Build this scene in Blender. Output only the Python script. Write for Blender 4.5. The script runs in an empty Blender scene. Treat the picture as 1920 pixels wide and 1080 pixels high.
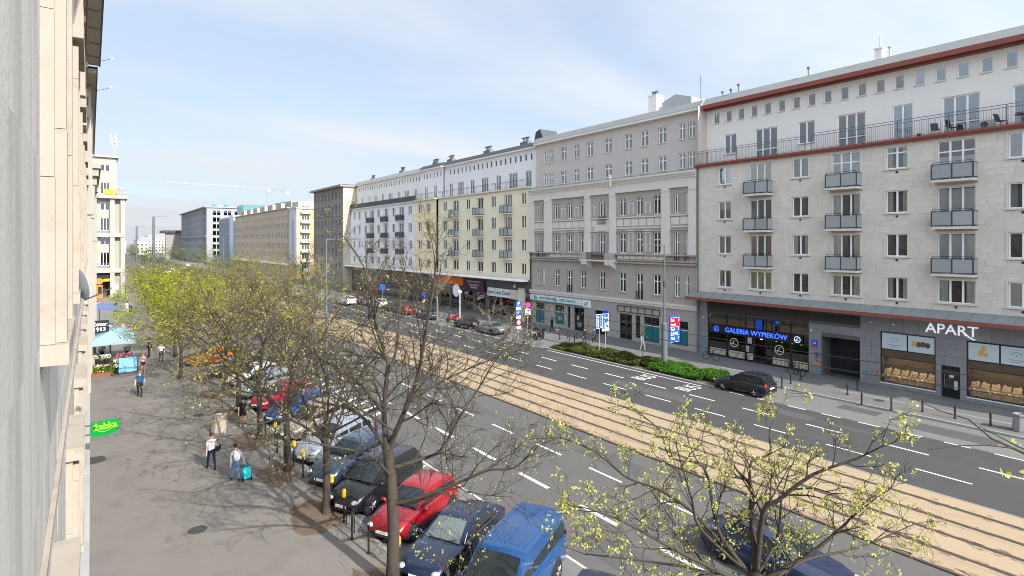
import bpy, bmesh, math, random
from mathutils import Vector, Matrix, Quaternion
import numpy as np

R = math.radians
SC = bpy.context.scene
COL = SC.collection
random.seed(11)

# ------------------------------------------------------------------ camera
CAM_H = 10.8
cam_data = bpy.data.cameras.new('camera')
cam = bpy.data.objects.new('camera', cam_data)
COL.objects.link(cam)
cam.location = (0.0, 0.0, CAM_H)
cam.rotation_euler = (R(90), 0, R(-36.52))
cam_data.sensor_width = 36.0
cam_data.lens = 20.0
cam_data.shift_y = -84.0 / 1920.0
cam_data.clip_start = 0.1
cam_data.clip_end = 6000
SC.camera = cam

# ------------------------------------------------------------------ sky, sun, exposure
SUN_EL, SUN_AZ = R(34), R(173.0)
SKY_STRENGTH = 0.15
SUN_STRENGTH = 3.9
world = bpy.data.worlds.new('World')
SC.world = world
world.use_nodes = True
wn, wl = world.node_tree.nodes, world.node_tree.links
wn.clear()
w_out = wn.new('ShaderNodeOutputWorld')
w_bg = wn.new('ShaderNodeBackground')
w_bg.inputs['Strength'].default_value = SKY_STRENGTH
w_sky = wn.new('ShaderNodeTexSky')
w_sky.sky_type = 'NISHITA'
w_sky.sun_disc = False
w_sky.sun_elevation = SUN_EL
w_sky.sun_rotation = SUN_AZ
w_sky.air_density = 1.0
w_sky.dust_density = 0.4
w_sky.ozone_density = 1.0
# thin high cloud: noise on a flat layer far above, over the whole sky
w_tc = wn.new('ShaderNodeTexCoord')
w_sep = wn.new('ShaderNodeSeparateXYZ')
wl.new(w_tc.outputs['Generated'], w_sep.inputs[0])
def wmath(op, a, b=None, clamp=False):
    n = wn.new('ShaderNodeMath'); n.operation = op; n.use_clamp = clamp
    for i, v in enumerate((a, b)):
        if v is None: continue
        if isinstance(v, (int, float)): n.inputs[i].default_value = v
        else: wl.new(v, n.inputs[i])
    return n.outputs[0]
zz = wmath('ADD', wmath('MAXIMUM', w_sep.outputs['Z'], 0.0), 0.16)
cu = wmath('DIVIDE', w_sep.outputs['X'], zz)
cv = wmath('DIVIDE', w_sep.outputs['Y'], zz)
w_cmb = wn.new('ShaderNodeCombineXYZ')
wl.new(cu, w_cmb.inputs[0]); wl.new(cv, w_cmb.inputs[1])
w_map = wn.new('ShaderNodeMapping')
w_map.inputs['Rotation'].default_value = (0, 0, R(-25))
w_map.inputs['Scale'].default_value = (0.55, 1.25, 1.0)
w_map.inputs['Location'].default_value = (3.1, 0.4, 0.0)
wl.new(w_cmb.outputs[0], w_map.inputs[0])
w_n1 = wn.new('ShaderNodeTexNoise')
w_n1.inputs['Scale'].default_value = 0.9
w_n1.inputs['Detail'].default_value = 9.0
w_n1.inputs['Roughness'].default_value = 0.52
w_n1.inputs['Distortion'].default_value = 0.35
wl.new(w_map.outputs[0], w_n1.inputs['Vector'])
w_ramp = wn.new('ShaderNodeValToRGB')
w_ramp.color_ramp.elements[0].position = 0.38
w_ramp.color_ramp.elements[0].color = (0, 0, 0, 1)
w_ramp.color_ramp.elements[1].position = 0.66
w_ramp.color_ramp.elements[1].color = (1, 1, 1, 1)
wl.new(w_n1.outputs['Fac'], w_ramp.inputs[0])
# ice-cloud veil: bluish where thin, white where thick, brighter towards the sun by forward scattering
w_col = wn.new('ShaderNodeMixRGB')
w_col.inputs[1].default_value = (1.75, 2.00, 2.34, 1)
w_col.inputs[2].default_value = (2.66, 2.70, 2.80, 1)
wl.new(w_ramp.outputs[0], w_col.inputs[0])
w_dot = wn.new('ShaderNodeVectorMath'); w_dot.operation = 'DOT_PRODUCT'
wl.new(w_tc.outputs['Generated'], w_dot.inputs[0])
w_dot.inputs[1].default_value = (math.sin(SUN_AZ) * math.cos(SUN_EL), math.cos(SUN_AZ) * math.cos(SUN_EL), math.sin(SUN_EL))
g_ = wmath('MULTIPLY', wmath('ADD', w_dot.outputs['Value'], 1.0), 0.5, True)
fwd = wmath('ADD', wmath('ADD', wmath('MULTIPLY', wmath('POWER', g_, 2.0), 1.3), wmath('MULTIPLY', wmath('POWER', g_, 8.0), 4.0)), 1.0)
w_scl = wn.new('ShaderNodeVectorMath'); w_scl.operation = 'SCALE'
wl.new(w_col.outputs[0], w_scl.inputs[0]); wl.new(fwd, w_scl.inputs['Scale'])
w_mix = wn.new('ShaderNodeMixRGB')
hz_ = wmath('POWER', wmath('SUBTRACT', 1.0, wmath('MAXIMUM', w_sep.outputs['Z'], 0.0)), 5.0)
wl.new(wmath('ADD', wmath('ADD', wmath('MULTIPLY', w_ramp.outputs[0], 0.16), 0.68), wmath('MULTIPLY', hz_, 0.24), True), w_mix.inputs[0])
wl.new(w_sky.outputs[0], w_mix.inputs[1])
wl.new(w_scl.outputs[0], w_mix.inputs[2])
wl.new(w_mix.outputs[0], w_bg.inputs['Color'])
wl.new(w_bg.outputs[0], w_out.inputs[0])

sun_d = bpy.data.lights.new('sun', 'SUN')
sun_d.energy = SUN_STRENGTH
sun_d.angle = R(0.55)
sun_d.color = (1.0, 0.945, 0.86)
sun = bpy.data.objects.new('sun', sun_d)
COL.objects.link(sun)
sun_dir = Vector((math.sin(SUN_AZ) * math.cos(SUN_EL), math.cos(SUN_AZ) * math.cos(SUN_EL), math.sin(SUN_EL)))
sun.rotation_euler = (-sun_dir).to_track_quat('-Z', 'Y').to_euler()
sun.location = sun_dir * 60

SC.view_settings.view_transform = 'Standard'
SC.view_settings.look = 'None'
SC.view_settings.exposure = 1.0
SC.view_settings.gamma = 1.0
SC.view_settings.use_curve_mapping = False
SC.cycles.max_bounces = 8
SC.cycles.filter_width = 1.0
SC.cycles.transparent_max_bounces = 12
SC.cycles.use_adaptive_sampling = True
SC.cycles.adaptive_threshold = 0.02
SC.cycles.use_denoising = True

# ------------------------------------------------------------------ materials
MATS = {}
def mat(name, col, rough=0.8, var=0.0, scale=1.0, bump=0.0, bscale=30.0, metal=0.0, spec=0.3, rnd=0.0, streak=0.0, stretch=None, dirt=None, coat=0.0):
    """Procedural surface: base colour with two scales of noise, per-piece variation, fine relief."""
    if name in MATS: return MATS[name]
    m = bpy.data.materials.new(name); m.use_nodes = True
    nt = m.node_tree; N, L = nt.nodes, nt.links
    b = N['Principled BSDF']
    b.inputs['Roughness'].default_value = rough
    b.inputs['Metallic'].default_value = metal
    b.inputs['Specular IOR Level'].default_value = spec
    if coat: 
        b.inputs['Coat Weight'].default_value = coat; b.inputs['Coat Roughness'].default_value = 0.04
    c = tuple(col) + (1,)
    b.inputs['Base Color'].default_value = c
    m.diffuse_color = c
    tc = N.new('ShaderNodeTexCoord')
    src = tc.outputs['Object']
    if stretch:
        mp = N.new('ShaderNodeMapping'); mp.inputs['Scale'].default_value = stretch
        L.new(src, mp.inputs[0]); src2 = mp.outputs[0]
    else: src2 = src
    val = None
    def mth(op, a, bb):
        n = N.new('ShaderNodeMath'); n.operation = op
        for i, v in enumerate((a, bb)):
            if isinstance(v, (int, float)): n.inputs[i].default_value = v
            else: L.new(v, n.inputs[i])
        return n.outputs[0]
    if var:
        n1 = N.new('ShaderNodeTexNoise'); n1.inputs['Scale'].default_value = scale
        n1.inputs['Detail'].default_value = 8; n1.inputs['Roughness'].default_value = 0.62
        L.new(src2, n1.inputs['Vector'])
        n2 = N.new('ShaderNodeTexNoise'); n2.inputs['Scale'].default_value = scale * 13
        n2.inputs['Detail'].default_value = 4
        L.new(src, n2.inputs['Vector'])
        a = mth('MULTIPLY', mth('SUBTRACT', n1.outputs['Fac'], 0.5), 2.4 * var)
        bb = mth('MULTIPLY', mth('SUBTRACT', n2.outputs['Fac'], 0.5), 1.3 * var)
        val = mth('ADD', mth('ADD', a, bb), 1.0)
    if rnd:
        oi = N.new('ShaderNodeObjectInfo'); ge = N.new('ShaderNodeNewGeometry')
        fr = mth('FRACT', mth('ADD', oi.outputs['Random'], ge.outputs['Random Per Island']), 0.0)
        r_ = mth('ADD', mth('MULTIPLY', mth('SUBTRACT', fr, 0.5), 2 * rnd), 1.0)
        val = r_ if val is None else mth('MULTIPLY', val, r_)
    if val is not None:
        mx = N.new('ShaderNodeMixRGB'); mx.blend_type = 'MULTIPLY'; mx.inputs[0].default_value = 1
        mx.inputs[1].default_value = c
        cb = N.new('ShaderNodeCombineXYZ')
        for i in range(3): L.new(val, cb.inputs[i])
        L.new(cb.outputs[0], mx.inputs[2])
        outc = mx.outputs[0]
        if dirt:
            n3 = N.new('ShaderNodeTexNoise'); n3.inputs['Scale'].default_value = dirt[1]; n3.inputs['Detail'].default_value = 10
            n3.inputs['Roughness'].default_value = 0.68
            L.new(src2, n3.inputs['Vector'])
            rp = N.new('ShaderNodeValToRGB'); rp.color_ramp.elements[0].position = dirt[2]; rp.color_ramp.elements[1].position = dirt[2] + 0.16
            L.new(n3.outputs['Fac'], rp.inputs[0])
            fm = mth('MULTIPLY', rp.outputs[0], dirt[3])
            m2 = N.new('ShaderNodeMixRGB'); m2.inputs[2].default_value = tuple(dirt[0]) + (1,)
            L.new(fm, m2.inputs[0]); L.new(outc, m2.inputs[1]); outc = m2.outputs[0]
        L.new(outc, b.inputs['Base Color'])
    if bump:
        n4 = N.new('ShaderNodeTexNoise'); n4.inputs['Scale'].default_value = bscale; n4.inputs['Detail'].default_value = 6
        L.new(src, n4.inputs['Vector'])
        bp = N.new('ShaderNodeBump'); bp.inputs['Strength'].default_value = bump; bp.inputs['Distance'].default_value = 0.02
        L.new(n4.outputs['Fac'], bp.inputs['Height']); L.new(bp.outputs[0], b.inputs['Normal'])
    MATS[name] = m
    return m

def glass_mat(name, tint, refl=1.0, rough=0.02, ior=1.9):
    """Window pane: clear tinted transmission with a mirror coat that grows at grazing angles."""
    m = bpy.data.materials.new(name); m.use_nodes = True
    N, L = m.node_tree.nodes, m.node_tree.links
    N.clear()
    o = N.new('ShaderNodeOutputMaterial')
    t = N.new('ShaderNodeBsdfTransparent'); t.inputs[0].default_value = tuple(tint) + (1,)
    g = N.new('ShaderNodeBsdfGlossy'); g.inputs['Roughness'].default_value = rough
    g.inputs['Color'].default_value = (refl, refl, refl, 1)
    f = N.new('ShaderNodeFresnel'); f.inputs['IOR'].default_value = ior
    n = N.new('ShaderNodeTexNoise'); n.inputs['Scale'].default_value = 0.7
    tc = N.new('ShaderNodeTexCoord'); L.new(tc.outputs['Object'], n.inputs['Vector'])
    bp = N.new('ShaderNodeBump'); bp.inputs['Strength'].default_value = 0.06; bp.inputs['Distance'].default_value = 0.05
    L.new(n.outputs['Fac'], bp.inputs['Height']); L.new(bp.outputs[0], g.inputs['Normal'])
    mx = N.new('ShaderNodeMixShader')
    L.new(f.outputs[0], mx.inputs[0]); L.new(t.outputs[0], mx.inputs[1]); L.new(g.outputs[0], mx.inputs[2])
    L.new(mx.outputs[0], o.inputs[0])
    MATS[name] = m
    return m

def emis(name, col, strength):
    m = bpy.data.materials.new(name); m.use_nodes = True
    b = m.node_tree.nodes['Principled BSDF']
    b.inputs['Base Color'].default_value = tuple(col) + (1,)
    b.inputs['Emission Color'].default_value = tuple(col) + (1,)
    b.inputs['Emission Strength'].default_value = strength
    MATS[name] = m
    return m

def leaf_mat(name, c1, c2, trans=0.35):
    m = bpy.data.materials.new(name); m.use_nodes = True
    N, L = m.node_tree.nodes, m.node_tree.links
    N.clear()
    o = N.new('ShaderNodeOutputMaterial')
    ge = N.new('ShaderNodeNewGeometry')
    oi = N.new('ShaderNodeObjectInfo')
    mx = N.new('ShaderNodeMixRGB'); mx.inputs[1].default_value = tuple(c1) + (1,); mx.inputs[2].default_value = tuple(c2) + (1,)
    L.new(ge.outputs['Random Per Island'], mx.inputs[0])
    d = N.new('ShaderNodeBsdfDiffuse'); t = N.new('ShaderNodeBsdfTranslucent')
    L.new(mx.outputs[0], d.inputs[0]); L.new(mx.outputs[0], t.inputs[0])
    ms = N.new('ShaderNodeMixShader'); ms.inputs[0].default_value = trans
    L.new(d.outputs[0], ms.inputs[1]); L.new(t.outputs[0], ms.inputs[2]); L.new(ms.outputs[0], o.inputs[0])
    MATS[name] = m
    return m

def paint(name, col, metallic=0.25):
    return mat(name, col, rough=0.28, var=0.05, scale=0.8, metal=metallic, spec=0.5, coat=0.8)

M = MATS
mat('stone_slab', (0.635, 0.595, 0.53), 0.85, 0.13, 0.9, 0.12, 40, rnd=0.04, dirt=((0.40, 0.32, 0.22), 0.45, 0.56, 0.35))
mat('joint', (0.44, 0.40, 0.34), 0.9, 0.1, 2)
mat('stone_trim', (0.64, 0.60, 0.54), 0.85, 0.08, 1.5)
mat('white_plaster', (0.79, 0.775, 0.735), 0.9, 0.04, 0.5)
mat('white_frame', (0.86, 0.86, 0.855), 0.5, 0.03, 2)
mat('room', (0.10, 0.095, 0.09), 0.9, 0.2, 0.8)
mat('red_metal', (0.25, 0.075, 0.06), 0.55, 0.10, 1.5)
mat('grey_roof', (0.235, 0.245, 0.245), 0.6, 0.1, 0.6)
mat('canopy_sheet', (0.22, 0.245, 0.245), 0.4, 0.12, 1.2)
mat('dark_frame', (0.055, 0.06, 0.07), 0.5, 0.1, 2)
mat('black_metal', (0.022, 0.022, 0.025), 0.45, 0.1, 3)
mat('rail_metal', (0.13, 0.14, 0.15), 0.5, 0.1, 3)
mat('balcony_panel', (0.31, 0.335, 0.335), 0.35, 0.06, 1.0, rnd=0.10)
mat('granite', (0.23, 0.23, 0.24), 0.55, 0.10, 2.0, 0.05, 60, rnd=0.07)
mat('granite_dark', (0.10, 0.10, 0.105), 0.55, 0.10, 2.0)
mat('louver', (0.075, 0.065, 0.055), 0.6, 0.15, 3)
mat('bank_stone', (0.40, 0.365, 0.33), 0.88, 0.09, 0.7, 0.08, 30, dirt=((0.25, 0.22, 0.20), 0.6, 0.55, 0.35))
mat('bank_trim', (0.66, 0.62, 0.575), 0.88, 0.06, 1.0, dirt=((0.33, 0.31, 0.29), 0.8, 0.58, 0.3))
mat('bank_plaster', (0.54, 0.485, 0.45), 0.9, 0.05, 0.5)
mat('flashing', (0.30, 0.33, 0.36), 0.5, 0.08, 1)
mat('yellow_plaster', (0.78, 0.72, 0.55), 0.9, 0.05, 0.4)
mat('ochre_plaster', (0.80, 0.68, 0.46), 0.9, 0.05, 0.4)
mat('lilac_white', (0.76, 0.75, 0.76), 0.9, 0.05, 0.4)
mat('dark_stone', (0.25, 0.225, 0.205), 0.9, 0.12, 0.4)
mat('cream_stone', (0.46, 0.41, 0.33), 0.9, 0.08, 0.5)
mat('brown_stone', (0.46, 0.38, 0.29), 0.9, 0.10, 0.3, rnd=0.05)
mat('dark_roof', (0.06, 0.065, 0.07), 0.7, 0.1, 1)
mat('wall_stone', (0.54, 0.515, 0.475), 0.85, 0.12, 0.8, 0.25, 14, rnd=0.035, stretch=(1, 1.3, 0.16), dirt=((0.30, 0.28, 0.25), 1.0, 0.46, 0.65))
mat('surround_stone', (0.325, 0.287, 0.24), 0.88, 0.09, 1.4, 0.15, 24, dirt=((0.20, 0.16, 0.12), 2.2, 0.52, 0.5))
mat('plinth_stone', (0.34, 0.34, 0.34), 0.8, 0.12, 1.2, 0.15, 30, rnd=0.06)
mat('soffit', (0.40, 0.34, 0.27), 0.9, 0.12, 1.2)
mat('sunny_stone', (0.315, 0.298, 0.264), 0.9, 0.07, 0.5)
mat('asphalt_near', (0.097, 0.094, 0.090), 0.92, 0.10, 0.25, 0.12, 60, stretch=(1, 0.22, 1), dirt=((0.075, 0.075, 0.075), 0.35, 0.54, 0.6))
mat('asphalt_far', (0.058, 0.057, 0.057), 0.9, 0.08, 0.25, 0.12, 60, stretch=(1, 0.12, 1), dirt=((0.14, 0.14, 0.14), 0.5, 0.55, 0.5))
mat('asphalt_park', (0.15, 0.147, 0.143), 0.92, 0.10, 0.5, 0.12, 60, dirt=((0.13, 0.13, 0.13), 0.6, 0.55, 0.5))
mat('pavement', (0.172, 0.160, 0.145), 0.92, 0.11, 0.35, 0.1, 50, dirt=((0.115, 0.11, 0.105), 0.45, 0.50, 0.6))
mat('pavement_far', (0.14, 0.137, 0.133), 0.92, 0.10, 0.5, 0.1, 50, dirt=((0.14, 0.14, 0.14), 0.5, 0.55, 0.45))
mat('ground', (0.17, 0.17, 0.165), 0.95, 0.15, 0.05)
mat('kerb', (0.27, 0.265, 0.255), 0.85, 0.12, 1.5, rnd=0.10)
mat('sand_bed', (0.315, 0.240, 0.158), 0.95, 0.09, 0.5, 0.15, 80, stretch=(1, 0.35, 1), dirt=((0.24, 0.175, 0.11), 0.6, 0.52, 0.6))
mat('rail_groove', (0.085, 0.060, 0.045), 0.9, 0.35, 3)
mat('steel', (0.22, 0.19, 0.17), 0.35, 0.2, 3, metal=0.8)
mat('line_white', (0.62, 0.62, 0.60), 0.8, 0.12, 4)
mat('soil', (0.12, 0.09, 0.066), 0.98, 0.30, 3, 0.5, 25)
mat('bark', (0.056, 0.046, 0.037), 0.95, 0.28, 6, 0.6, 30)
mat('bark_pale', (0.19, 0.165, 0.12), 0.95, 0.28, 6, 0.4, 30)
mat('concrete', (0.33, 0.29, 0.24), 0.9, 0.15, 3, 0.3, 30)
mat('lamp_grey', (0.10, 0.115, 0.13), 0.5, 0.08, 2)
mat('galv', (0.42, 0.43, 0.43), 0.45, 0.08, 2, metal=0.4)
mat('sign_blue', (0.012, 0.09, 0.62), 0.45, 0.03, 2)
mat('sign_red', (0.70, 0.008, 0.012), 0.45, 0.03, 2)
mat('sign_white', (0.82, 0.82, 0.82), 0.5, 0.03, 2)
mat('yellow', (0.75, 0.48, 0.01), 0.5, 0.06, 2)
mat('teal', (0.012, 0.16, 0.17), 0.4, 0.1, 1)
mat('teal_film', (0.02, 0.20, 0.21), 0.25, 0.08, 1)
mat('umbrella_blue', (0.24, 0.35, 0.46), 0.8, 0.07, 1.5)
mat('umbrella_navy', (0.10, 0.13, 0.26), 0.8, 0.07, 1.5)
mat('board_blue', (0.16, 0.40, 0.66), 0.6, 0.05, 1.5)
mat('black_board', (0.015, 0.017, 0.025), 0.5, 0.08, 1.5)
mat('wood_brown', (0.20, 0.085, 0.055), 0.8, 0.2, 3)
mat('orange', (0.72, 0.17, 0.02), 0.6, 0.1, 2)
mat('tyre', (0.016, 0.016, 0.017), 0.85, 0.1, 4)
mat('rim', (0.48, 0.48, 0.49), 0.35, 0.05, 3, metal=0.7)
mat('chrome', (0.72, 0.72, 0.72), 0.12, 0.02, 3, metal=1.0)
mat('car_glass_dash_reflection', (0.12, 0.145, 0.14), 0.03, 0.15, 1.5, spec=0.9)  # paler base colour stands in for interior and dash reflection in the windscreen
mat('car_glass', (0.012, 0.018, 0.02), 0.03, 0.02, 1, spec=0.9)
mat('lamp_glass', (0.36, 0.38, 0.40), 0.12, 0.03, 3, spec=0.6)
mat('tail_red', (0.40, 0.01, 0.01), 0.2, 0.03, 3)
mat('plastic', (0.03, 0.03, 0.032), 0.6, 0.08, 3)
mat('curtain_white', (0.84, 0.83, 0.81), 0.9, 0.10, 1.2, stretch=(1, 14, 1))
mat('curtain_cream', (0.70, 0.63, 0.50), 0.9, 0.10, 1.2, stretch=(1, 14, 1))
mat('curtain_grey', (0.36, 0.38, 0.40), 0.9, 0.10, 1.2, stretch=(1, 14, 1))
mat('curtain_plum', (0.34, 0.05, 0.16), 0.9, 0.10, 1.2, stretch=(1, 14, 1))
mat('blind', (0.68, 0.70, 0.72), 0.7, 0.10, 1.5, stretch=(1, 1, 22))
mat('skin', (0.58, 0.34, 0.24), 0.6, 0.04, 4)
mat('dish', (0.36, 0.42, 0.48), 0.5, 0.06, 2)
glass_mat('glass', (0.93, 0.95, 0.95), ior=1.8)
glass_mat('glass_blue', (0.62, 0.74, 0.86), ior=2.6)
glass_mat('shop_glass', (0.88, 0.90, 0.90), 0.8, ior=1.4)
glass_mat('glass_dark', (0.28, 0.31, 0.34), 0.8)

# ------------------------------------------------------------------ mesh helpers
class MB:
    def __init__(s): s.v, s.f, s.mi = [], [], []
    def add(s, vs, fs, mi=0):
        o = len(s.v); s.v += [tuple(p) for p in vs]
        for f in fs: s.f.append(tuple(i + o for i in f)); s.mi.append(mi)
    def box(s, x0, x1, y0, y1, z0, z1, mi=0):
        s.add([(x0,y0,z0),(x1,y0,z0),(x1,y1,z0),(x0,y1,z0),(x0,y0,z1),(x1,y0,z1),(x1,y1,z1),(x0,y1,z1)],
              [(0,3,2,1),(4,5,6,7),(0,1,5,4),(1,2,6,5),(2,3,7,6),(3,0,4,7)], mi)
    def quad(s, a, b, c, d, mi=0): s.add([a,b,c,d], [(0,1,2,3)], mi)
    def tube(s, pts, rad, n=8, mi=0, cap=True):
        pts = [Vector(p) for p in pts]
        if not isinstance(rad, (list, tuple)): rad = [rad] * len(pts)
        vs, fs = [], []
        t0 = (pts[1] - pts[0]).normalized()
        up = Vector((0,0,1)) if abs(t0.z) < 0.9 else Vector((1,0,0))
        u = t0.cross(up).normalized()
        for i, p in enumerate(pts):
            t = (pts[min(i+1, len(pts)-1)] - pts[max(i-1, 0)]).normalized()
            u = (u - t * u.dot(t)).normalized(); w = t.cross(u)
            for k in range(n):
                a = 2*math.pi*k/n
                vs.append(p + (u*math.cos(a) + w*math.sin(a)) * rad[i])
        for i in range(len(pts)-1):
            for k in range(n):
                k2 = (k+1) % n
                fs.append((i*n+k, i*n+k2, (i+1)*n+k2, (i+1)*n+k))
        if cap:
            fs.append(tuple(range(n-1, -1, -1))); fs.append(tuple(range((len(pts)-1)*n, len(pts)*n)))
        s.add(vs, fs, mi)
    def lathe(s, prof, n=16, c=(0,0,0), mi=0, axis='z'):
        vs, fs = [], []
        for r, h in prof:
            for k in range(n):
                a = 2*math.pi*k/n
                p = (r*math.cos(a), r*math.sin(a), h)
                if axis == 'y': p = (p[0], p[2], p[1])
                if axis == 'x': p = (p[2], p[0], p[1])
                vs.append((p[0]+c[0], p[1]+c[1], p[2]+c[2]))
        for i in range(len(prof)-1):
            for k in range(n):
                k2 = (k+1) % n
                fs.append((i*n+k, i*n+k2, (i+1)*n+k2, (i+1)*n+k))
        fs.append(tuple(range(n-1, -1, -1))); fs.append(tuple(range((len(prof)-1)*n, len(prof)*n)))
        s.add(vs, fs, mi)
    def ellip(s, c, r, n=10, m=6, mi=0):
        prof = []
        vs, fs = [], []
        for i in range(m+1):
            th = math.pi * i / m
            for k in range(n):
                a = 2*math.pi*k/n
                vs.append((c[0]+r[0]*math.sin(th)*math.cos(a), c[1]+r[1]*math.sin(th)*math.sin(a), c[2]-r[2]*math.cos(th)))
        for i in range(m):
            for k in range(n):
                k2 = (k+1) % n
                fs.append((i*n+k, i*n+k2, (i+1)*n+k2, (i+1)*n+k))
        s.add(vs, fs, mi)
    def prism(s, poly, d, mi=0):
        """poly: 3D points of one face; d: extrusion vector"""
        n = len(poly); d = Vector(d)
        vs = [Vector(p) for p in poly] + [Vector(p) + d for p in poly]
        fs = [tuple(range(n-1,-1,-1)), tuple(range(n, 2*n))] + [(i, (i+1)%n, n+(i+1)%n, n+i) for i in range(n)]
        s.add(vs, fs, mi)
    def mesh(s, name, mats, smooth=False):
        me = bpy.data.meshes.new(name)
        me.from_pydata(s.v, [], s.f)
        if not isinstance(mats, (list, tuple)): mats = [mats]
        for m_ in mats: me.materials.append(M[m_] if isinstance(m_, str) else m_)
        if len(mats) > 1: me.polygons.foreach_set('material_index', s.mi)
        bm = bmesh.new(); bm.from_mesh(me); bmesh.ops.recalc_face_normals(bm, faces=bm.faces); bm.to_mesh(me); bm.free()
        if smooth:
            me.polygons.foreach_set('use_smooth', [True] * len(me.polygons))
            if smooth != 'all': me.set_sharp_from_angle(angle=R(38))
        me.update()
        return me
    def build(s, name, mats, parent=None, smooth=False, **kw):
        return obj(name, s.mesh(name, mats, smooth), parent, **kw)

def obj(name, me, parent=None, loc=None, rot=None, label=None, cat=None, group=None, kind=None, scale=None):
    o = bpy.data.objects.new(name, me); COL.objects.link(o)
    if parent: o.parent = parent
    if loc: o.location = loc
    if rot: o.rotation_euler = rot
    if scale: o.scale = scale
    tag(o, label, cat, group, kind)
    return o
def tag(o, label=None, cat=None, group=None, kind=None):
    if label: o['label'] = label
    if cat: o['category'] = cat
    if group: o['group'] = group
    if kind: o['kind'] = kind
    return o
def thing(name, label, cat, loc=(0,0,0), rz=0.0, group=None):
    return obj(name, None, None, loc, (0,0,rz), label, cat, group)
def copy_tree(o, parent=None):
    c = o.copy(); COL.objects.link(c)
    if parent: c.parent = parent
    for ch in o.children: copy_tree(ch, c)
    return c
def text_mesh(txt, size, depth=0.01, name='lettering', bold=0.0, width=None):
    cu = bpy.data.curves.new(name, 'FONT'); cu.body = txt; cu.size = size; cu.extrude = depth; cu.offset = bold
    cu.align_x = 'CENTER'; cu.align_y = 'CENTER'; cu.resolution_u = 3
    o = bpy.data.objects.new(name, cu); COL.objects.link(o)
    dg = bpy.context.evaluated_depsgraph_get()
    me = bpy.data.meshes.new_from_object(o.evaluated_get(dg))
    bpy.data.objects.remove(o); bpy.data.curves.remove(cu)
    if width:
        xs = [v.co.x for v in me.vertices]; w = max(xs) - min(xs); mid = (max(xs) + min(xs)) / 2
        k = width / w
        for v in me.vertices: v.co.x = (v.co.x - mid) * k
    return me
ROT_STREET = (R(90), 0, R(-90))      # text that faces the street from the right-hand row (outward -x)
ROT_CAM = (R(90), 0, 0)              # text that faces -y
def lettering(txt, size, parent, loc, rot, m, depth=0.012, bold=0.0, width=None, name='lettering'):
    me = text_mesh(txt, size, depth, name, bold, width)
    me.materials.clear(); me.materials.append(M[m] if isinstance(m, str) else m)
    return obj(name, me, parent, loc, rot)
# ------------------------------------------------------------------ facade kit (local frame: outward is -x, y runs along the wall)
WCACHE = {}
def win_mesh(w, h, n, transom, fm, depth, arch=False, fr=0.08):
    key = ('f', w, h, n, transom, fm, depth, arch)
    if key in WCACHE: return WCACHE[key]
    mb = MB(); x0, x1 = depth, depth + 0.07
    hw = w / 2
    if not arch:
        mb.box(x0, x1, -hw, -hw + fr, 0, h); mb.box(x0, x1, hw - fr, hw, 0, h)
        mb.box(x0, x1, -hw + fr, hw - fr, 0, fr); mb.box(x0, x1, -hw + fr, hw - fr, h - fr, h)
        top = h - fr
    else:
        r = hw; spring = h - r
        mb.box(x0, x1, -hw, -hw + fr, 0, spring); mb.box(x0, x1, hw - fr, hw, 0, spring)
        mb.box(x0, x1, -hw + fr, hw - fr, 0, fr); mb.box(x0, x1, -hw + fr, hw - fr, spring - 0.03, spring + 0.03)
        K = 10
        for k in range(K):
            a, b = math.pi * k / K, math.pi * (k + 1) / K
            P = lambda q, rr: (x0, rr * math.cos(q), spring + rr * math.sin(q))
            mb.prism([P(a, r), P(b, r), P(b, r - fr), P(a, r - fr)], (x1 - x0, 0, 0))
        top = h - fr
    for k in range(1, n):
        y = -hw + w * k / n
        mb.box(x0 - 0.006, x1 - 0.006, y - 0.062, y + 0.062, fr, top)
    if transom:
        z = h * transom
        segs = [(-hw + w * k / n + 0.05, -hw + w * (k + 1) / n - 0.05) for k in range(n)]
        for a, b in segs: mb.box(x0 - 0.003, x1 - 0.003, a, b, z - 0.045, z + 0.045)
    WCACHE[key] = mb.mesh('window', fm)
    return WCACHE[key]
def pane_mesh(w, h, depth, gm, arch=False):
    key = ('p', round(w, 3), round(h, 3), depth, gm, arch)
    if key in WCACHE: return WCACHE[key]
    mb = MB(); hw = w / 2
    if arch:
        r = hw; poly = [(depth, -hw, 0), (depth, hw, 0)] + [(depth, r * math.cos(math.pi * k / 10), h - r + r * math.sin(math.pi * k / 10)) for k in range(11)][0:]
        mb.prism(poly[:2] + poly[2:], (0.012, 0, 0))
    else: mb.box(depth, depth + 0.012, -hw, hw, 0, h)
    WCACHE[key] = mb.mesh('pane', gm)
    return WCACHE[key]
def curtain_mesh(w, h, depth, cm, zig=True):
    key = ('c', round(w, 3), round(h, 3), depth, cm)
    if key in WCACHE: return WCACHE[key]
    mb = MB(); n = max(4, int(w / 0.09)) if zig else 1
    for k in range(n):
        y0, y1 = -w/2 + w*k/n, -w/2 + w*(k+1)/n
        xa, xb = (depth + (0.03 if k % 2 else 0), depth + (0 if k % 2 else 0.03)) if zig else (depth, depth)
        mb.quad((xa, y0, 0), (xb, y1, 0), (xb, y1, h), (xa, y0, h))
    WCACHE[key] = mb.mesh('curtain', cm)
    return WCACHE[key]
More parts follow.
